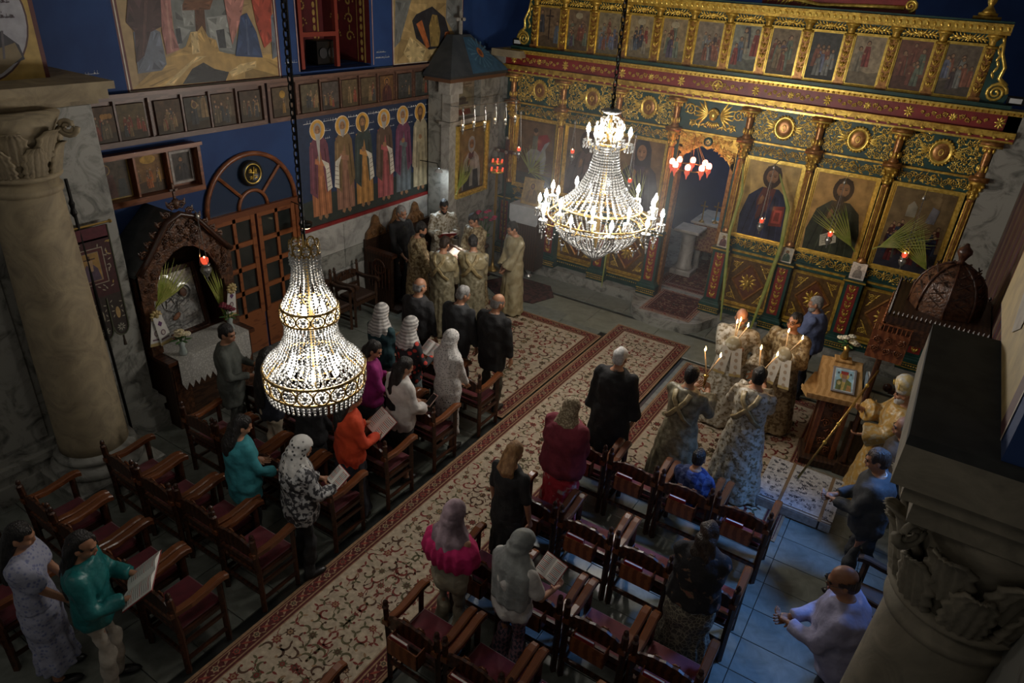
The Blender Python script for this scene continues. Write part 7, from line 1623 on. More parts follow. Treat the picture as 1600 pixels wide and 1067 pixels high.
P, S = person('young singer in pale gold robe with crossed stole, back turned, right one', -5.80, 8.36, 26, 1.71, pitch=20, yaw=20, **LOW); g_robe(P, S, BROC3, seed=5, hemr=.24); g_stole(P, S, STOLE); g_top(P, S, SATIN, 'cape', hem=.52, d=.050, sl=.60, r=(.070, .076, .078), seed=7, fold=.012); g_hair(P, S, HB); g_collar(P, S, WHITE); g_shoes(P, S)
P, S = person('young attendant in pale gold robe standing with hands joined by the icon screen', -5.72, 9.46, 155, 1.70, face=True, pitch=22, yaw=-8, aR=(.05, .2, .90), aL=(-.05, .22, .90)); g_robe(P, S, SATIN, seed=6, hemr=.25); g_hair(P, S, HB); g_shoes(P, S)
# --- men behind the singers
P, S = person('bald man in dark grey shirt standing behind the singers', -5.42, 6.55, 5, 1.68, pitch=8, skin=SKIN, yaw=-25); g_top(P, S, C('dark_grey_shirt', (.035, .035, .038)), d=.03, g=1.08); g_trousers(P, S, BLACKC); g_shoes(P, S); g_hair(P, S, HG, 'fringe')
P, S = person('grey haired man in charcoal suit with white collar', -4.83, 6.68, 0, 1.70, pitch=18, yaw=-28); g_top(P, S, DGREY, 'jacket', hem=-.35, d=.035, r=(.072, .06, .055)); g_trousers(P, S, DGREY); g_shoes(P, S); g_hair(P, S, HG); g_collar(P, S, WHITE)
P, S = person('balding man in black jacket and olive trousers at the aisle', -4.30, 6.72, -4, 1.72, pitch=14, yaw=-20); g_top(P, S, BLACKC, 'jacket', hem=-.42, d=.045, g=1.1, r=(.078, .066, .058)); g_trousers(P, S, C('olive_trousers', (.075, .065, .045))); g_shoes(P, S); g_hair(P, S, HG, 'fringe'); g_collar(P, S, WHITE)
# --- women of the left block
F_ = dict(female=True)
P, S = person('woman in white knitted headscarf and dark teal top in the left block', -5.34, 5.72, 0, 1.62, pitch=10, **F_, **LOW); g_top(P, S, C('dark_teal', (.015, .05, .06)), d=.03, g=1.1); g_skirt(P, S, BLACKC); g_veil(P, S, KNIT, .36, 'headscarf', seed=1); g_shoes(P, S)
P, S = person('woman in white knitted headscarf and red flowered blouse', -4.84, 5.66, -12, 1.62, pitch=14, **F_, **READ); g_top(P, S, C('red_flower_print', (.46, .045, .03), (.018, .02, .024), kind='voronoi', scale=15, mix=(.34, .42)), d=.03, g=1.12); g_skirt(P, S, C('dark_leaf_print', (.015, .016, .018), (.10, .13, .13), kind='edge', scale=16, mix=(.03, .06))); g_veil(P, S, KNIT, .34, 'headscarf', seed=2); g_shoes(P, S); book_in_hands('open book held by the woman in the red flowered blouse', S)
P, S = person('woman in long white lace veil and white lace dress', -4.24, 5.67, -8, 1.63, pitch=14, **F_, **LOW); g_top(P, S, LACE, 'lace_blouse', hem=-.3, d=.03, g=1.08); g_skirt(P, S, C('white_spot_skirt', (.08, .07, .07), (.46, .44, .42), kind='voronoi', scale=30, mix=(.2, .34)), hem=.30, flare=.03); g_veil(P, S, LACE, .52, seed=3, wide=.02); g_shoes(P, S)
P, S = person('woman in magenta blouse turned towards the aisle', -4.86, 5.0, -30, 1.60, pitch=22, yaw=-30, face=True, **F_, **READ); g_top(P, S, C('magenta_cotton', (.26, .012, .14)), d=.03, g=1.15); g_skirt(P, S, BLACKC); g_hair(P, S, HB, 'bob', .18); g_shoes(P, S); book_in_hands('open song book held by the woman in magenta', S, .16, .24)
P, S = person('woman with long black hair and white blouse over a dark skirt', -4.30, 4.88, -14, 1.62, pitch=22, yaw=-18, **F_, aR=(.12, .26, 1.02), aL=(-.08, .28, 1.02)); g_top(P, S, WHITE, 'blouse', hem=-.22, d=.034, g=1.12, flare=.02, r=(.075, .07, .06)); g_skirt(P, S, BLACKC, hem=.25, flare=.02); g_hair(P, S, HB, 'long', .50); g_shoes(P, S)
t = thing('red_phone_case', 'red patterned phone case in the hand of the long haired woman', 'phone'); t.matrix_world = S.M @ Matrix.Translation((.10, .36, .99)) @ Matrix.Rotation(math.radians(40), 4, 'X'); mb = MB(); mb.bevbox((0, 0, 0), (.085, .16, .012), .003); mb.build('case', C('red_case', (.30, .02, .03), (.45, .3, .25), kind='voronoi', scale=30, mix=(.2, .3)), t); mb = MB(); mb.box2((-.036, -.07, .006), (.036, .07, .0075)); mb.build('screen', IRON, t)
P, S = person('woman in bright orange jacket holding an open book', -4.30, 4.09, -22, 1.62, pitch=24, yaw=-15, **F_, **READ); g_top(P, S, C('orange_jacket', (.56, .055, .012), (.46, .04, .01)), 'jacket', hem=-.26, d=.036, g=1.12, r=(.074, .064, .055)); g_skirt(P, S, NAVY, hem=.12); g_hair(P, S, HB, 'long', .34); g_shoes(P, S); book_in_hands('open song book held by the woman in orange', S, .17, .25)
P, S = person('woman in grey patterned scarf under the left chandelier', -4.88, 4.10, 0, 1.50, pitch=20, **F_, **LOW); g_top(P, S, C('black_top', (.014, .014, .016)), d=.04, g=1.15); g_skirt(P, S, BLACKC); g_hair(P, S, HBR, 'bun'); g_veil(P, S, C('grey_knit_scarf', (.36, .36, .37), (.12, .12, .13), kind='voronoi', scale=45, mix=(.3, .6)), .34, 'shawl', seed=9, wide=.03); g_shoes(P, S)
P, S = person('woman with long dark hair in navy top and cream trousers', -5.48, 4.08, -10, 1.66, pitch=12, **F_, **LOW); g_top(P, S, NAVY, d=.022); g_trousers(P, S, C('cream_trousers', (.48, .40, .30), (.38, .31, .22))); g_hair(P, S, HB, 'long', .55); g_shoes(P, S)
P, S = person('woman in dark blue with hair tied back behind the cream trousers woman', -5.82, 4.86, -15, 1.64, pitch=14, **F_, **LOW); g_top(P, S, NAVY, d=.03); g_skirt(P, S, NAVY); g_hair(P, S, HB, 'bun'); g_shoes(P, S)
P, S = person('woman with cropped black hair in grey green jacket reading beside the shrine', -6.28, 4.18, -52, 1.66, pitch=10, yaw=-14, face=True, **F_, **READ); g_top(P, S, C('grey_green_suiting', (.085, .092, .08), (.065, .07, .06)), 'jacket', hem=-.45, d=.036, g=1.05); g_trousers(P, S, C('grey_green_trousers', (.08, .085, .075)), flare=.03); g_hair(P, S, HB, 'short'); g_shoes(P, S); book_in_hands('white leaflet booklet held by the woman in the grey green jacket', S, .11, .19)
P, S = person('woman in turquoise tunic with dark ponytail in the left block', -4.80, 3.17, -10, 1.58, pitch=20, yaw=-18, **F_, aR=(.16, .28, 1.0), aL=(-.16, .25, 1.0)); g_top(P, S, C('turquoise_tunic', (.035, .25, .29), (.028, .20, .235)), 'tunic', hem=-.38, d=.036, g=1.15, flare=.02); g_trousers(P, S, BLACKC); g_hair(P, S, HB, 'long', .26); g_shoes(P, S)
P, S = person('woman in black and white veil and patterned shawl reading at the aisle', -4.10, 3.24, -18, 1.60, pitch=24, yaw=-12, **F_, aR=(.14, .34, 1.08), aL=(-.12, .30, 1.05)); LEO = C('leopard_lace', (.04, .04, .04), (.50, .49, .47), kind='voronoi', scale=24, mix=(.22, .34)); g_top(P, S, C('black_white_print', (.40, .40, .40), (.03, .03, .035), kind='noise', scale=24, mix=(.46, .52)), 'shawl', hem=-.24, d=.044, g=1.16, r=(.085, .075, .06)); g_trousers(P, S, BLACKC); g_veil(P, S, LEO, .32, 'headscarf', seed=4); g_shoes(P, S); book_in_hands('small cream booklet held by the woman in the black and white shawl', S, .10, .17, dx=.10)
# --- two women at the lower left
P, S = person('woman in teal satin blouse and white trousers reading at the lower left', -4.42, 1.52, -42, 1.64, pitch=16, yaw=-10, face=True, **F_, **READ); g_top(P, S, C('teal_satin', (.010, .15, .15), (.008, .12, .125), rough=.4), 'blouse', hem=-.10, d=.036, g=1.06, r=(.08, .07, .055), flare=.01, fold=.010); g_trousers(P, S, C('white_trousers', (.50, .45, .38), (.40, .36, .30))); g_hair(P, S, HB, 'curly', .46); g_shoes(P, S); book_in_hands('large open white book held by the woman in the teal blouse', S, .20, .28)
P, S = person('woman in pale blue flowered dress beside the teal blouse woman', -4.86, 1.32, -35, 1.63, pitch=14, yaw=-12, **F_, **LOW); BFL = C('blue_flower_cotton', (.16, .18, .33), (.34, .35, .45), kind='voronoi', scale=32, mix=(.2, .45)); g_top(P, S, BFL, 'bodice', hem=.0, d=.026, sl=.32, r=(.08, .09, .07)); g_skirt(P, S, BFL, hem=.20, flare=.06); g_hair(P, S, HB, 'long', .40); g_shoes(P, S)
# --- centre and right block
P, S = person('white haired man in long black coat beside the aisle runner', -2.42, 6.40, 4, 1.72, pitch=8, yaw=-10); g_robe(P, S, BLACKC, 'coat', hem=.40, d=.042, hemr=.25, r=(.08, .068, .06), g=1.08, amp=.008); g_trousers(P, S, BLACKC); g_hair(P, S, HW); g_collar(P, S, C('grey_collar', (.06, .065, .075))); g_shoes(P, S)
P, S = person('woman in gold veil with red shawl and red flowered skirt', -2.43, 5.26, -4, 1.62, pitch=16, **F_, **LOW); g_top(P, S, C('sheer_red_shawl', (.20, .022, .04), (.15, .015, .03)), 'shawl', hem=-.16, d=.070, g=1.30, sl=.7, r=(.115, .10, .10), fold=.014); g_skirt(P, S, C('red_flower_skirt', (.42, .02, .035), (.50, .40, .36), kind='noise', scale=9, mix=(.56, .66)), flare=.12, n=13, amp=.018); g_veil(P, S, C('gold_lace', (.44, .36, .24), (.20, .15, .09), kind='voronoi', scale=50, mix=(.3, .6)), .40, seed=5); g_shoes(P, S)
P, S = person('blond woman in black standing at the edge of the runner', -2.50, 4.32, -6, 1.62, pitch=12, **F_); g_top(P, S, BLACKC, d=.026, sl=.45); g_skirt(P, S, BLACKC, hem=.35, flare=.03); g_hair(P, S, HBL, 'bob', .20); g_shoes(P, S)
P, S = person('woman in hot pink frilled top and khaki trousers with pale lilac veil', -2.45, 3.36, -4, 1.62, pitch=10, **F_, **LOW)
g_top(P, S, C('nude_vest', (.34, .30, .22)), 'vest', hem=-.05, d=.014, sl=.05, neck=.75, r=(.03, .03, .03)); PK = C('hot_pink_cotton', (.50, .012, .12), (.40, .01, .09))
mb = MB(); rs = [ring(V(0, S.shC[1], S.shC[2] + .0), .20, .12, V(0, 0, 1), 20), ring(V(0, S.shC[1], S.shC[2] - .08), .275, .17, V(0, 0, 1), 20), ring(V(0, S.shC[1], S.shC[2] - .18), .30, .185, V(0, 0, 1), 20), ring(V(0, S.shC[1], S.shC[2] - .27), .27, .175, V(0, 0, 1), 20)]; mb.loft(rs[::-1]); mb.v = [tuple(np.array(q) * S.k) for q in mb.v]; v, F = union(mb, .014, 2, disp=lambda v: .010 * np.sin(15 * np.arctan2(v[:, 0], v[:, 1])) * np.clip((1.36 - v[:, 2]) / .2, 0, 1)); link('frill', mesh_of('frill', v, F, PK), P)
g_trousers(P, S, C('khaki_trousers', (.30, .265, .19), (.24, .205, .14)), g=1.06); g_veil(P, S, C('lilac_chiffon', (.36, .26, .30), (.16, .11, .13), scale=6), .38, seed=6); g_shoes(P, S)
P, S = person('woman in long pale grey veil and white tee with paisley trousers', -1.88, 3.42, -14, 1.60, pitch=18, yaw=-20, **F_, aR=(.20, .32, 1.06), aL=(-.05, .34, 1.06)); g_top(P, S, WHITE, 'tee_shirt', hem=-.10, d=.030, g=1.1, sl=.34, r=(.075, .08, .07)); g_trousers(P, S, C('paisley_trousers', (.05, .05, .075), (.24, .13, .16), kind='magic', scale=13, mix=(.45, .6)), g=1.12, flare=.05); g_veil(P, S, C('grey_chiffon', (.30, .31, .30), (.18, .19, .19)), .66, seed=7, wide=.045); g_shoes(P, S); book_in_hands('white booklet held by the woman in the pale grey veil', S, .11, .18, dx=.08)
P, S = person('woman with long dark hair and black flowered shawl over a lace skirt', -.70, 4.35, 6, 1.62, pitch=18, **F_, **LOW); g_top(P, S, C('black_rose_shawl', (.012, .011, .013), (.16, .10, .06), kind='noise', scale=15, mix=(.60, .66), c3=(.28, .05, .05)), 'shawl', hem=-.02, d=.055, g=1.18, r=(.095, .08, .06)); g_top(P, S, C('pale_grey_shirt', (.36, .40, .41)), 'shirt_tail', hem=-.30, d=.036, g=1.12, sl=.05, neck=.3, r=(.03, .03, .03)); g_skirt(P, S, C('beige_lace', (.28, .25, .18), (.08, .07, .055), kind='edge', scale=26, mix=(.02, .10)), hem=.25, flare=.08, g=1.1); g_hair(P, S, HBR, 'curly', .46); g_shoes(P, S)
P, S = person('boy in blue plaid shirt seated in the right block', -1.24, 5.98, 0, 1.50, seated=True, pitch=14, aR=(.14, .3, .62), aL=(-.14, .3, .62)); g_top(P, S, C('blue_plaid', (.012, .022, .095), (.05, .07, .17), kind='check', scale=16), d=.03, g=1.1); g_trousers(P, S, NAVY); g_hair(P, S, HB); g_shoes(P, S)
P, S = person('bald man in lavender shirt and glasses standing with clasped hands at the lower right', .44, 4.36, 94, 1.80, lean=12, pitch=10, yaw=10, face=True, skin=SKIND, aR=(.035, .40, 1.08), aL=(-.035, .40, 1.08)); g_top(P, S, C('lavender_shirt', (.30, .29, .42), (.25, .24, .36)), d=.034, g=1.20, belly=.06, hem=-.2, sl=.98, r=(.085, .07, .055), fold=.009); g_trousers(P, S, NAVY, g=1.15); g_hair(P, S, HBR, 'fringe'); g_collar(P, S, MATS['lavender_shirt']); g_glasses(P, S); g_shoes(P, S)
# --- clergy with candles on the right
def candles(label, M, specs, cloth=None, name='candle_holder'):
    t = thing(name, label, 'candles'); t.matrix_world = M
    mb = MB(); mb.lathe([(.012, -.14), (.016, -.02), (.03, .0), (.034, .02), (.02, .03)], 10); mb.build('grip', BRASS, t, True)
    for (ax, ay, L) in specs:
        D = V(math.sin(math.radians(ax)), math.sin(math.radians(ay)), 1); D /= np.linalg.norm(D); mb = MB(); mb.tube([V(0, 0, .01), D * L], [.009, .007], 7); c = mb.build('candle', WAX, t, True)
        mb = MB(); q = D * L; mb.lathe([(.002, 0), (.010, .014), (.011, .024), (.006, .044), (.001, .062)], 8, q); mb.build('flame', FLAME, c, True)
        w = M @ Vector(D * (L + .05)); light('candle_light', 'POINT', w, .35, (1, .6, .28), .02)
    if cloth:
        for s in (-1, 1):
            S_ = [((.60, .57, .50), [(-.06, 0), (.06, 0), (.07, -.36), (-.07, -.36)]), ((.44, .33, .13), [(-.07, -.36), (.07, -.36), (.072, -.40), (-.072, -.40)])] + [((.40, .31, .22), ellp(0, -.08 - .09 * k, .022, .028, 8)) for k in range(4)]
            a = s * .12; p = MB(frame((s * .055, -.05, -.0), (math.cos(a), 0, math.sin(a)), (-math.sin(a), 0, math.cos(a)), (0, -1, 0))); p.prism([(-.06, 0), (-.072, -.40), (.072, -.40), (.06, 0)][::-1], -.008, 0, (.58, .55, .48))
            for c_, q in S_: p.poly(q, c_)
            p.build('cloth_tail', paint_mat('embroidered_linen', .8, .1), t)
        mb = MB(); mb.ell((0, -.03, .04), (.10, .035, .11), 12, 8); mb.build('cloth_knot', C('ivory_silk', (.52, .48, .38), (.36, .30, .18), scale=16, kind='voronoi', mix=(.3, .5)), t, True)
    return t
P, S = person('priest in silver brocade vestment raising three candles tied with a white cloth', -1.62, 8.40, -172, 1.73, face=True, pitch=6, aR=(-.02, .30, 1.28), aL=(-.30, .18, 1.0)); g_robe(P, S, BROC2, seed=11, hemr=.32, r=(.09, .09, .095)); g_hair(P, S, HBR, 'fringe'); g_beard(P, S, HG); g_shoes(P, S); candles('three lit candles tied with a white cloth held by the bald priest', S.M @ Matrix.Translation((.0, .36, 1.36)) @ Matrix.Rotation(PI, 4, 'Z'), [(-4, 4, .30), (2, 14, .32), (24, 8, .30)], True)
P, S = person('priest in gold vestment and glasses holding two candles with a white cloth', -1.02, 8.68, 168, 1.74, face=True, pitch=-4, yaw=-12, aR=(.28, .16, .98), aL=(-.12, .30, 1.22)); g_robe(P, S, BROC, seed=12, hemr=.32, r=(.09, .09, .09)); g_hair(P, S, HB); g_glasses(P, S); g_shoes(P, S); candles('two lit candles tied with a white cloth held by the priest with glasses', S.M @ Matrix.Translation((-.12, .38, 1.30)) @ Matrix.Rotation(PI, 4, 'Z'), [(-8, 5, .32), (28, 8, .32)], True)
P, S = person('deacon in olive brocade with crossed stole and two candles, back turned', -1.64, 6.56, -10, 1.70, pitch=4, aR=(.10, .34, 1.30), aL=(-.10, .34, 1.30)); g_robe(P, S, BROC3, seed=13, hemr=.34); g_stole(P, S, STOLE); g_hair(P, S, HB, 'short', seed=3); g_collar(P, S, C('blue_collar', (.16, .28, .40))); g_shoes(P, S); candles('two lit candles held apart by the deacon with the blue collar', S.M @ Matrix.Translation((0, .40, 1.42)), [(-12, -4, .32), (22, 0, .32)])
P, S = person('deacon in silver brocade with white collar and raised candles, back turned', -1.02, 6.98, -4, 1.72, pitch=4, aR=(.02, .34, 1.32), aL=(-.16, .34, 1.32)); g_robe(P, S, BROC2, seed=14, hemr=.34); g_stole(P, S, STOLE); g_hair(P, S, HB); g_collar(P, S, WHITE); g_shoes(P, S); candles('two lit candles wrapped in orange paper held by the deacon with the white collar', S.M @ Matrix.Translation((-.10, .42, 1.40)), [(-8, -4, .34), (26, 0, .34)])
P, S = person('old man in blue shirt standing before the dado of the icon screen', -.86, 9.78, 88, 1.62, pitch=8, lean=6, skin=SKIN, yaw=14, aR=(.12, .34, .98), aL=(-.12, .34, .98)); g_top(P, S, C('blue_work_shirt', (.11, .14, .26), (.09, .115, .22)), d=.04, g=1.2, belly=.05, r=(.085, .07, .06)); g_trousers(P, S, NAVY); g_hair(P, S, HG); g_beard(P, S, HG); g_shoes(P, S)
# bishop with staff
P, S = person('bishop in gold vestments and domed mitre holding a long staff', .40, 7.84, 100, 1.62, pitch=10, face=True, skin=SKIN, aR=(.16, .36, 1.22), aL=(-.16, .34, 1.05)); g_robe(P, S, C('bright_gold_brocade', (.42, .25, .06), (.46, .38, .24), kind='noise', scale=22, mix=(.5, .62), rough=.38), seed=21, hemr=.40, d=.06, r=(.11, .11, .11), g=1.12); g_beard(P, S, HW, .03)
mb = MB(); mb.lathe([(.088, .02), (.096, .05), (.11, .10), (.118, .15), (.105, .20), (.07, .235), (.02, .25)], 16); mb.v = [tuple((S.head + S.HR @ np.array(q)) * S.k) for q in mb.v]; mi = mb.build('mitre', C('white_gold_mitre', (.56, .44, .2), (.55, .56, .55), kind='noise', scale=12, mix=(.45, .6), rough=.4), P, True)
mb = MB()
for k in range(5): a = k * 1.256; p_ = [(.115 * math.cos(a) + .03 * math.cos(i * .7), .115 * math.sin(a) + .01, .13 + .03 * math.sin(i * .7)) for i in range(10)]; mb.tube([(S.head + S.HR @ np.array(q)) * S.k for q in p_], .006, 5)
mb.build('mitre_scrolls', GOLDB, mi, True); g_shoes(P, S)
t = thing('bishop_staff', 'long gilded staff slanting from the bishop to the patterned footcloth', 'staff'); a, b = V(-.35, 6.98, .55), V(.05, 7.98, 1.62); t.location = a; mb = MB(); mb.tube([V(0, 0, 0), (b - a) * .5, b - a], .013, 8); mb.build('shaft', BRASS, t, True)
for f in (.33, .5, .86): mb = MB(); mb.ell((b - a) * f, (.022, .022, .026), 10, 6); mb.build('knob', GOLDB, t, True)
# seated men beside him
P, S = person('dark haired man in dark suit standing with joined hands beside the bishop', .38, 6.14, 92, 1.74, lean=5, pitch=14, face=True, skin=SKIND, aR=(.04, .34, 1.08), aL=(-.04, .34, 1.08)); g_top(P, S, DGREY, 'jacket', d=.04, g=1.12, r=(.08, .068, .058)); g_trousers(P, S, DGREY); g_hair(P, S, HBR); g_collar(P, S, WHITE); g_shoes(P, S)
P, S = person('bald man in brown jacket standing between the suited man and the bishop', .50, 6.92, 95, 1.72, lean=3, pitch=10, face=True, skin=SKIND); g_top(P, S, C('brown_jacket', (.055, .042, .032)), 'jacket', d=.04, g=1.12); g_trousers(P, S, BLACKC); g_hair(P, S, HG, 'fringe'); g_shoes(P, S)
bpy.data.scenes.remove(TS)

# ------------------------------------------------------------------ right wall, column and pier
mb = MB(); mb.box2((XR, 4.4, 0), (XR + .3, 5.4, 7)); mb.box2((XR, 7.2, 0), (XR + .3, 15.9, 7)); mb.box2((XR, 5.4, 0), (XR + .3, 7.2, 2.9)); mb.box2((XR, 5.4, 4.4), (XR + .3, 7.2, 7)); wr = struct('wall_right', mb, MARBLE)
mb = MB(); mb.box2((.92, 2.7, 0), (1.3, 4.3, 3.26)); struct('wall_column_pier', mb, MARBLE)
w2 = thing('window_2', 'tall window in the right wall', None, (XR, 6.3, 2.9)); w2['kind'] = 'structure'
for a, b in (((.05, -.9, 0), (.12, -.84, 1.5)), ((.05, .84, 0), (.12, .9, 1.5)), ((.05, -.03, 0), (.12, .03, 1.5)), ((.05, -.9, 0), (.12, .9, .06)), ((.05, -.9, 1.44), (.12, .9, 1.5))): mb = MB(); mb.box2(a, b); mb.build('sash_bar', WOODD, w2)
S = [((.05, .02, .018), rectp(7.6, 1.9, 11.5, 6.5))]; cl = [(.16, .05, .03), (.10, .09, .075), (.20, .12, .07), (.07, .05, .05), (.14, .03, .03), (.05, .06, .09)]
rd = random.Random(4)
for k in range(46):
    y = 7.7 + k * .082; S.append((cl[k % 6], [(y, 1.95), (y + .05 + rd.random() * .04, 1.95), (y + .06, 6.4), (y + .01, 6.4)]))
painting('drapery_mural', frame((XR, 0, 0), (0, -1, 0), (0, 0, 1), (-1, 0, 0)), [(c, [(-a, b) for a, b in p]) for c, p in S], PAINT, wr)
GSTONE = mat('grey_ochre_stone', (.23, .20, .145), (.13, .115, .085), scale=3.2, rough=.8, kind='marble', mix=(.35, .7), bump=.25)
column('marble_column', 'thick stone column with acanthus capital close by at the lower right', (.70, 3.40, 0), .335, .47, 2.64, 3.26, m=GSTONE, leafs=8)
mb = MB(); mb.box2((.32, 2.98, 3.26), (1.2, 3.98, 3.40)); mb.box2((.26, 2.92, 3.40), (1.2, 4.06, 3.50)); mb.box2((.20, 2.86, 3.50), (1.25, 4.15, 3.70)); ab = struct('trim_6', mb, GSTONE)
mb = MB(); mb.box2((.20, 2.86, 3.70), (1.25, 4.15, 3.75)); mb.build('dusty_top', mat('dark_dust', (.022, .023, .022), (.035, .036, .034), scale=6, rough=.95), ab)
mb = MB(); mb.box2((.52, 2.88, 3.752), (1.25, 4.75, 7.0)); rp = struct('wall_right_pier', mb, BLUE)
S = [((.40, .28, .085), rectp(3.18, 3.76, 4.74, 7)), ((.09, .02, .018), rectp(3.04, 3.76, 3.18, 7)), ((.45, .40, .30), rectp(3.02, 3.76, 3.04, 7)), ((.30, .26, .2), [(3.7, 4.0), (3.9, 3.9), (4.2, 4.2), (4.3, 5.0), (4.0, 5.6), (3.75, 5.0)]), ((.12, .10, .09), [(3.85, 4.1), (3.92, 4.05), (4.1, 4.5), (4.05, 5.0), (3.95, 4.6)])]
painting('figure_mural', frame((.52, 0, 0), (0, -1, 0), (0, 0, 1), (-1, 0, 0)), [(c, [(-a, b) for a, b in p]) for c, p in S], PAINT, rp)

mb = MB(); mb.box2((-8.3, -1.95, 6.2), (1.3, -1.65, 9.2)); struct('wall_rear_added', mb, MARBLE)  # wall strip added behind the fill light, out of view
w3 = thing('fill_light_frame', 'added window frame around the unseen fill light', None, (-3.4, -1.62, 7.6)); w3['kind'] = 'structure'  # frame added to house the fill light, no opening behind it
for a, b in (((-2.2, -.02, -1.15), (-2.1, .06, 1.15)), ((2.1, -.02, -1.15), (2.2, .06, 1.15)), ((-2.2, -.02, -1.15), (2.2, .06, -1.07)), ((-2.2, -.02, 1.07), (2.2, .06, 1.15))): mb = MB(); mb.box2(a, b); mb.build('fill_frame_bar', WOODD, w3)
# ------------------------------------------------------------------ bishop's throne with domed canopy
th = thing('bishop_throne', 'carved wooden bishop throne with latticed dome canopy at the right wall', 'throne', (.44, 8.72, 0))
def tp(nm, a, b, m=WOODD, par=th): mb = MB(); mb.box2(a, b); return mb.build(nm, m, par)
tp('platform', (-.50, -.55, 0), (.48, .60, .16)); tp('seat', (-.10, -.35, .16), (.40, .35, .62), WOOD); tp('back_panel', (.40, -.45, .16), (.47, .45, 2.1), WOOD)
for y in (-.48, .52):
    for x in (-.42, .42): mb = MB(); mb.lathe([(.045, .16), (.05, .2), (.03, .26), (.035, 1.2), (.028, 2.0), (.045, 2.12)], 10, (x, y, 0)); mb.build('post', WOOD, th, True)
for y in (-.36, .36): tp('armrest', (-.2, y - .04, .86), (.4, y + .04, .92), WOOD); mb = MB(); mb.ell((-.22, y, .92), (.06, .05, .06), 10, 6); mb.build('arm_knob', WOOD, th, True)
tp('canopy_slab', (-.50, -.62, 2.16), (.49, .66, 2.24)); 
for a, b in (((-.50, -.62, 1.96), (-.48, .66, 2.16)), ((-.50, -.62, 1.96), (.49, -.60, 2.16))): tp('valance', a, b, CARVE)
mb = MB(frame((-.505, 0, 2.06), (0, -1, 0), (0, 0, 1), (-1, 0, 0)))
for k in range(10): scroll(mb, -.58 + k * .128, 0, .05, 0 if k % 2 else PI, (-1) ** k * 1.6, .010, 12, 4)
mb.build('valance_carving', WOODR, th, True)
mb = MB()
for k in range(22):
    for (x, y) in ((-.48 + k * .045, -.60), (-.48 + k * .045, .64)): mb.octa((x, y, 2.27), .018, .035)
    mb.octa((-.48, -.60 + k * .059, 2.27), .018, .035)
tag(mb.build('cresting', WOODD, th), kind='stuff')
# gallery box at the front-left corner
tp('side_box', (-.58, -.66, 1.72), (-.20, .10, 2.06), WOODR); mb = MB(frame((-.39, -.662, 1.9), (1, 0, 0), (0, 0, 1), (0, -1, 0)))
for i in range(3):
    for j in range(2): scroll(mb, -.12 + i * .12, -.06 + j * .12, .045, i, 1.6 * (-1) ** (i + j), .009, 12, 4)
mb.build('box_carving', WOODA, th, True)
mb = MB()
for k in range(9): mb.tube([(-.57 + k * .045, -.65, 2.06), (-.57 + k * .045, -.65, 2.14)], .007, 4)
mb.tube([(-.58, -.65, 2.14), (-.2, -.65, 2.14)], .010, 5); tag(mb.build('box_rail', WOODR, th), kind='stuff')
dm = MB(); prof = [(.36, 2.24), (.36, 2.36), (.35, 2.46), (.31, 2.58), (.24, 2.68), (.14, 2.75), (.05, 2.78)]; dm.lathe(prof, 8, (.02, .02, 0)); dome = dm.build('dome', CARVE, th)
for k in range(8):
    a = 2 * PI * k / 8; mb = MB(); mb.tube([(.02 + (r + .005) * math.cos(a), .02 + (r + .005) * math.sin(a), z) for r, z in prof], .014, 5); mb.build('dome_rib', WOOD, dome, True)
    mb = MB(); a2 = a + PI / 8
    for r, z in prof[1:5]:
        for s in (-1, 1): mb.tube([(.02 + r * .94 * math.cos(a2 + s * .25), .02 + r * .94 * math.sin(a2 + s * .25), z), (.02 + r * .92 * math.cos(a2 - s * .18), .02 + r * .92 * math.sin(a2 - s * .18), z + .07)], .009, 4)
    mb.build('lattice', WOODD, dome)
mb = MB(); mb.lathe([(.05, 2.77), (.03, 2.82), (.045, 2.86), (.075, 2.91), (.07, 2.95), (.03, 2.985), (.015, 3.02)], 12, (.02, .02, 0)); mb.build('finial', WOOD, th, True)

# ------------------------------------------------------------------ lectern with saint icon
le = thing('lectern', 'hexagonal honey wood lectern with carved post in front of the throne', 'lectern', (-.30, 8.42, 0)); le.rotation_euler = (0, 0, math.radians(12))
mb = MB(); mb.bevbox((0, -.05, .06), (.46, .46, .12), .02); mb.build('base', WOODD, le)
for x, y in ((-.14, -.15), (.14, -.15), (-.14, .10), (.14, .10)): mb = MB(); mb.box2((x - .03, y - .03, .12), (x + .03, y + .03, .98)); mb.build('corner_post', WOODR, le)
for a, b in (((-.12, -.165, .14), (.12, -.15, .96)), ((-.155, -.12, .14), (-.14, .08, .96)), ((.14, -.12, .14), (.155, .08, .96))): mb = MB(); mb.box2(a, b); mb.build('carved_panel', CARVE, le)
mb = MB(frame((0, -.168, .55), (1, 0, 0), (0, 0, 1), (0, -1, 0)))
for k in range(6): scroll(mb, .04 * (-1) ** k, -.32 + k * .13, .055, k, 1.6 * (-1) ** k, .010, 12, 4)
mb.build('panel_carving', WOODR, le, True)
mb = MB(); mb.prism([(-.36, -.30), (.36, -.30), (.42, -.12), (.26, .36), (-.26, .36), (-.42, -.12)], .98, 1.02); mb.build('top_board', WOODL, le)
mb = MB(); mb.prism([(-.37, -.31), (.37, -.31), (.43, -.12), (.42, -.10), (.355, -.29), (-.355, -.29), (-.42, -.10), (-.43, -.12)], 1.02, 1.05); mb.build('rim', WOODL, le)
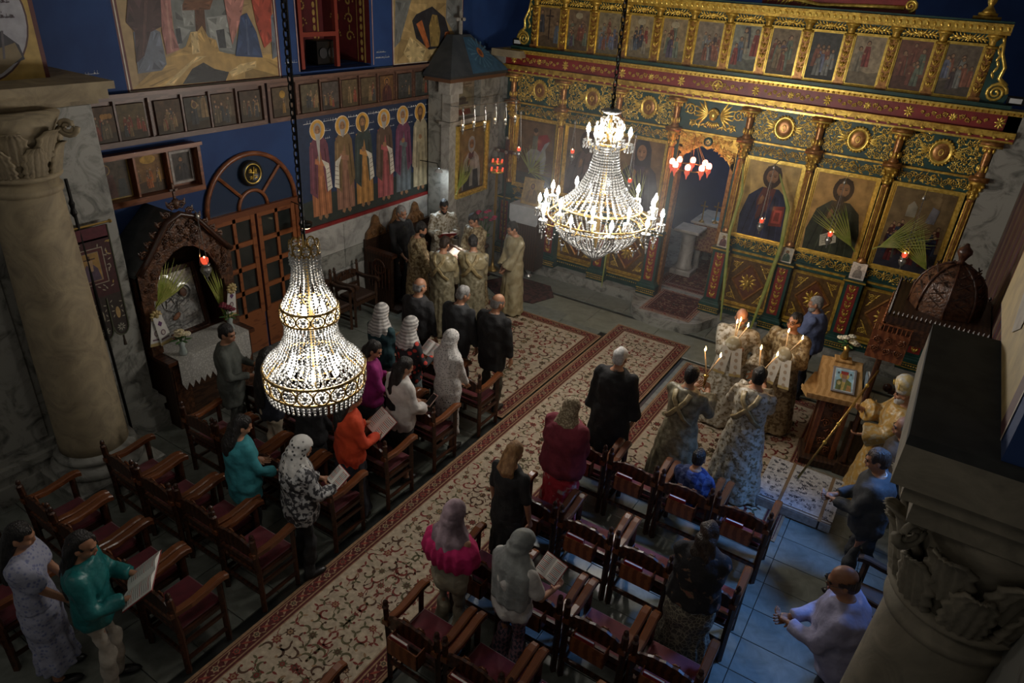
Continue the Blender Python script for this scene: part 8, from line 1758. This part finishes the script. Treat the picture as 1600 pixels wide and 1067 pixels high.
mb = MB(); mb.add([(-.26, -.22, 1.02), (.26, -.22, 1.02), (.24, .30, 1.02), (-.24, .30, 1.02), (-.22, .20, 1.30), (.22, .20, 1.30), (.24, .30, 1.30), (-.24, .30, 1.30)], [(0, 1, 5, 4), (1, 2, 6, 5), (2, 3, 7, 6), (3, 0, 4, 7), (4, 5, 6, 7)]); mb.build('sloped_rest', WOODL, le)
mb = MB(); mb.bevbox((0, .26, 1.315), (.2, .16, .03), .008); mb.build('shelf', WOODL, le)
Ml = TR(-.30, 8.42, 0, 12)
t = thing('saint_icon', 'bright blue and white icon of a crowned saint on the honey wood lectern', 'icon'); ang = math.atan2(.28, .42); t.matrix_world = Ml @ Matrix.Translation((.03, -.02, 1.163)) @ Matrix.Rotation(ang, 4, 'X')
mb = MB(); mb.bevbox((0, 0, .009), (.27, .35, .018), .004); mb.build('panel', mat('grey_mount', (.2, .2, .22), rough=.5), t)
S = [((.52, .60, .66), rectp(-.11, -.155, .11, .155)), ((.30, .52, .66), rectp(-.10, -.145, .10, .145)), ((.50, .38, .1), ellp(0, .06, .055, .055, 16)), ((.28, .15, .08), ellp(0, .05, .032, .042)), ((.30, .04, .03), [(-.04, .075), (.04, .075), (.045, .12), (-.045, .12)]), ((.14, .17, .06), [(-.09, -.145), (.09, -.145), (.085, -.02), (.03, .015), (-.03, .015), (-.085, -.02)]), ((.50, .38, .12), [(-.03, -.145), (.0, -.145), (.02, .0), (-.02, .0)]), ((.40, .22, .08), [(.03, -.145), (.09, -.145), (.08, -.07), (.04, -.06)]), ((.50, .42, .2), ellp(-.055, -.05, .022, .03, 10)), ((.06, .07, .09), ellp(-.07, .09, .012, .016, 8)), ((.06, .07, .09), ellp(.07, .09, .012, .016, 8)), ((.32, .28, .26), [(-.03, .02), (.03, .02), (.015, -.03), (-.015, -.03)])]
p = MB(frame((0, 0, .0185), (1, 0, 0), (0, 1, 0), (0, 0, 1)))
paint_into(p, S, .002)
p.build('painting', PAINTD, t)
t = thing('leaning_booklet', 'blue grey booklet standing at the right of the lectern slope', 'book'); t.matrix_world = Ml @ Matrix.Translation((.285, .02, 1.03)); mb = MB(); mb.box2((-.012, -.10, 0), (.012, .10, .26)); mb.build('pages', PAPER, t); mb = MB(); mb.box2((.012, -.105, -.002), (.016, .105, .265)); mb.box2((-.016, -.105, -.002), (-.012, .105, .265)); mb.build('cover', mat('blue_grey_cover', (.16, .22, .28), rough=.5), t)
bouquet('white_flowers', 'white flowers in a brass vase on the shelf of the lectern', tuple((Ml @ Vector((0, .26, 1.332)))[:]), mat('ivory_petals', (.62, .6, .5), (.5, .48, .35), scale=25, rough=.7), .12, 7, .14, vase=BRASS, seed=22)

# ------------------------------------------------------------------ patterned footcloth on a low dais before the bishop
ds = thing('low_dais', 'low wooden dais in front of the bishop', 'platform', (-.32, 7.42, 0)); mb = MB(); mb.bevbox((0, 0, .06), (.82, .92, .12), .01); mb.build('step', WOODD, ds)
t = thing('footcloth', 'white and grey patterned footcloth with brown fringe draped over the low dais', 'cloth', (-.32, 7.42, .12))
for (x0, x1) in ((-.43, -.16), (-.14, .30), (.32, .44)):
    mb = MB(trans(0, 0, .004)); rd = random.Random(int(x0 * 100)); mb.poly(rectp(x0, -.47, x1, .46), (.42, .42, .43), 0)
    for k in range(int((x1 - x0) * 190)):
        x, y = rd.uniform(x0 + .03, x1 - .03), rd.uniform(-.40, .42)
        crescent(mb, x, y, .026, rd.uniform(0, 6.28), 3.2, .006, (.06, .065, .08), 1); mb.poly(lens(x, y, .014, .006, rd.uniform(0, 6)), (.09, .09, .11), 2)
    mb.poly(rectp(x0, -.47, x1, -.40), (.10, .07, .05), 3); mb.poly(rectp(x0 + .01, -.452, x1 - .01, -.425), (.40, .36, .3), 4)
    fs = []
    for f in mb.f:
        A, B, C_ = (np.array(mb.v[f[0]]), np.array(mb.v[f[1]]), np.array(mb.v[f[2]])); fs.append(f[::-1] if np.cross(B - A, C_ - B)[2] < 0 else f)
    mb.f = fs; mb.M = None; mb.box2((x0, -.47, 0), (x1, .46, .0035), (.4, .4, .4)); mb.box2((x0, -.474, -.10), (x1, -.470, .004), (.36, .35, .34)); mb.build('panel', WOOL, t)
for x in (-.15, .31): mb = MB(); mb.box2((x - .018, -.475, .003), (x + .018, .46, .007)); mb.build('braid', mat('brown_braid', (.14, .085, .045), (.25, .17, .09), scale=40, kind='wave', rough=.8), t)
mb = MB()
for k in range(60): x = -.43 + k * .0148; mb.box2((x, .46, .001), (x + .006, .50, .003))
tag(mb.build('fringe', MATS['brown_braid'], t), kind='stuff')

# fine carving, bead rows and leaf sprays are too small to pick apart singly
_fine = ('carving', 'bead_row', 'vine_panel', 'cornice_leaves', 'leaflets', 'pan_drops', 'floral_spray', 'fluting', 'lace_hem', 'fringe', 'stems', 'gilding', 'mitre_scrolls', 'lattice', 'bead_swag')
for o in SC.objects:
    if o.parent is not None and any(k in o.name for k in _fine): o['kind'] = 'stuff'
# thin incense haze hanging around the great chandelier and the doorway
hz = bpy.data.materials.new('incense_haze'); hz.use_nodes = True; _n = hz.node_tree.nodes; _n.remove(_n['Principled BSDF'])
_v = _n.new('ShaderNodeVolumeScatter'); _v.inputs['Density'].default_value = 0.009; _v.inputs['Color'].default_value = (.92, .95, 1, 1); hz.node_tree.links.new(_v.outputs[0], _n['Material Output'].inputs['Volume'])
mb = MB(); mb.ell((-3.6, 9.0, 2.75), (2.9, 2.5, 1.9), 20, 12); tag(mb.build('incense_haze', hz, None, True), 'thin grey incense haze around the great chandelier and doorway', 'haze', kind='stuff')
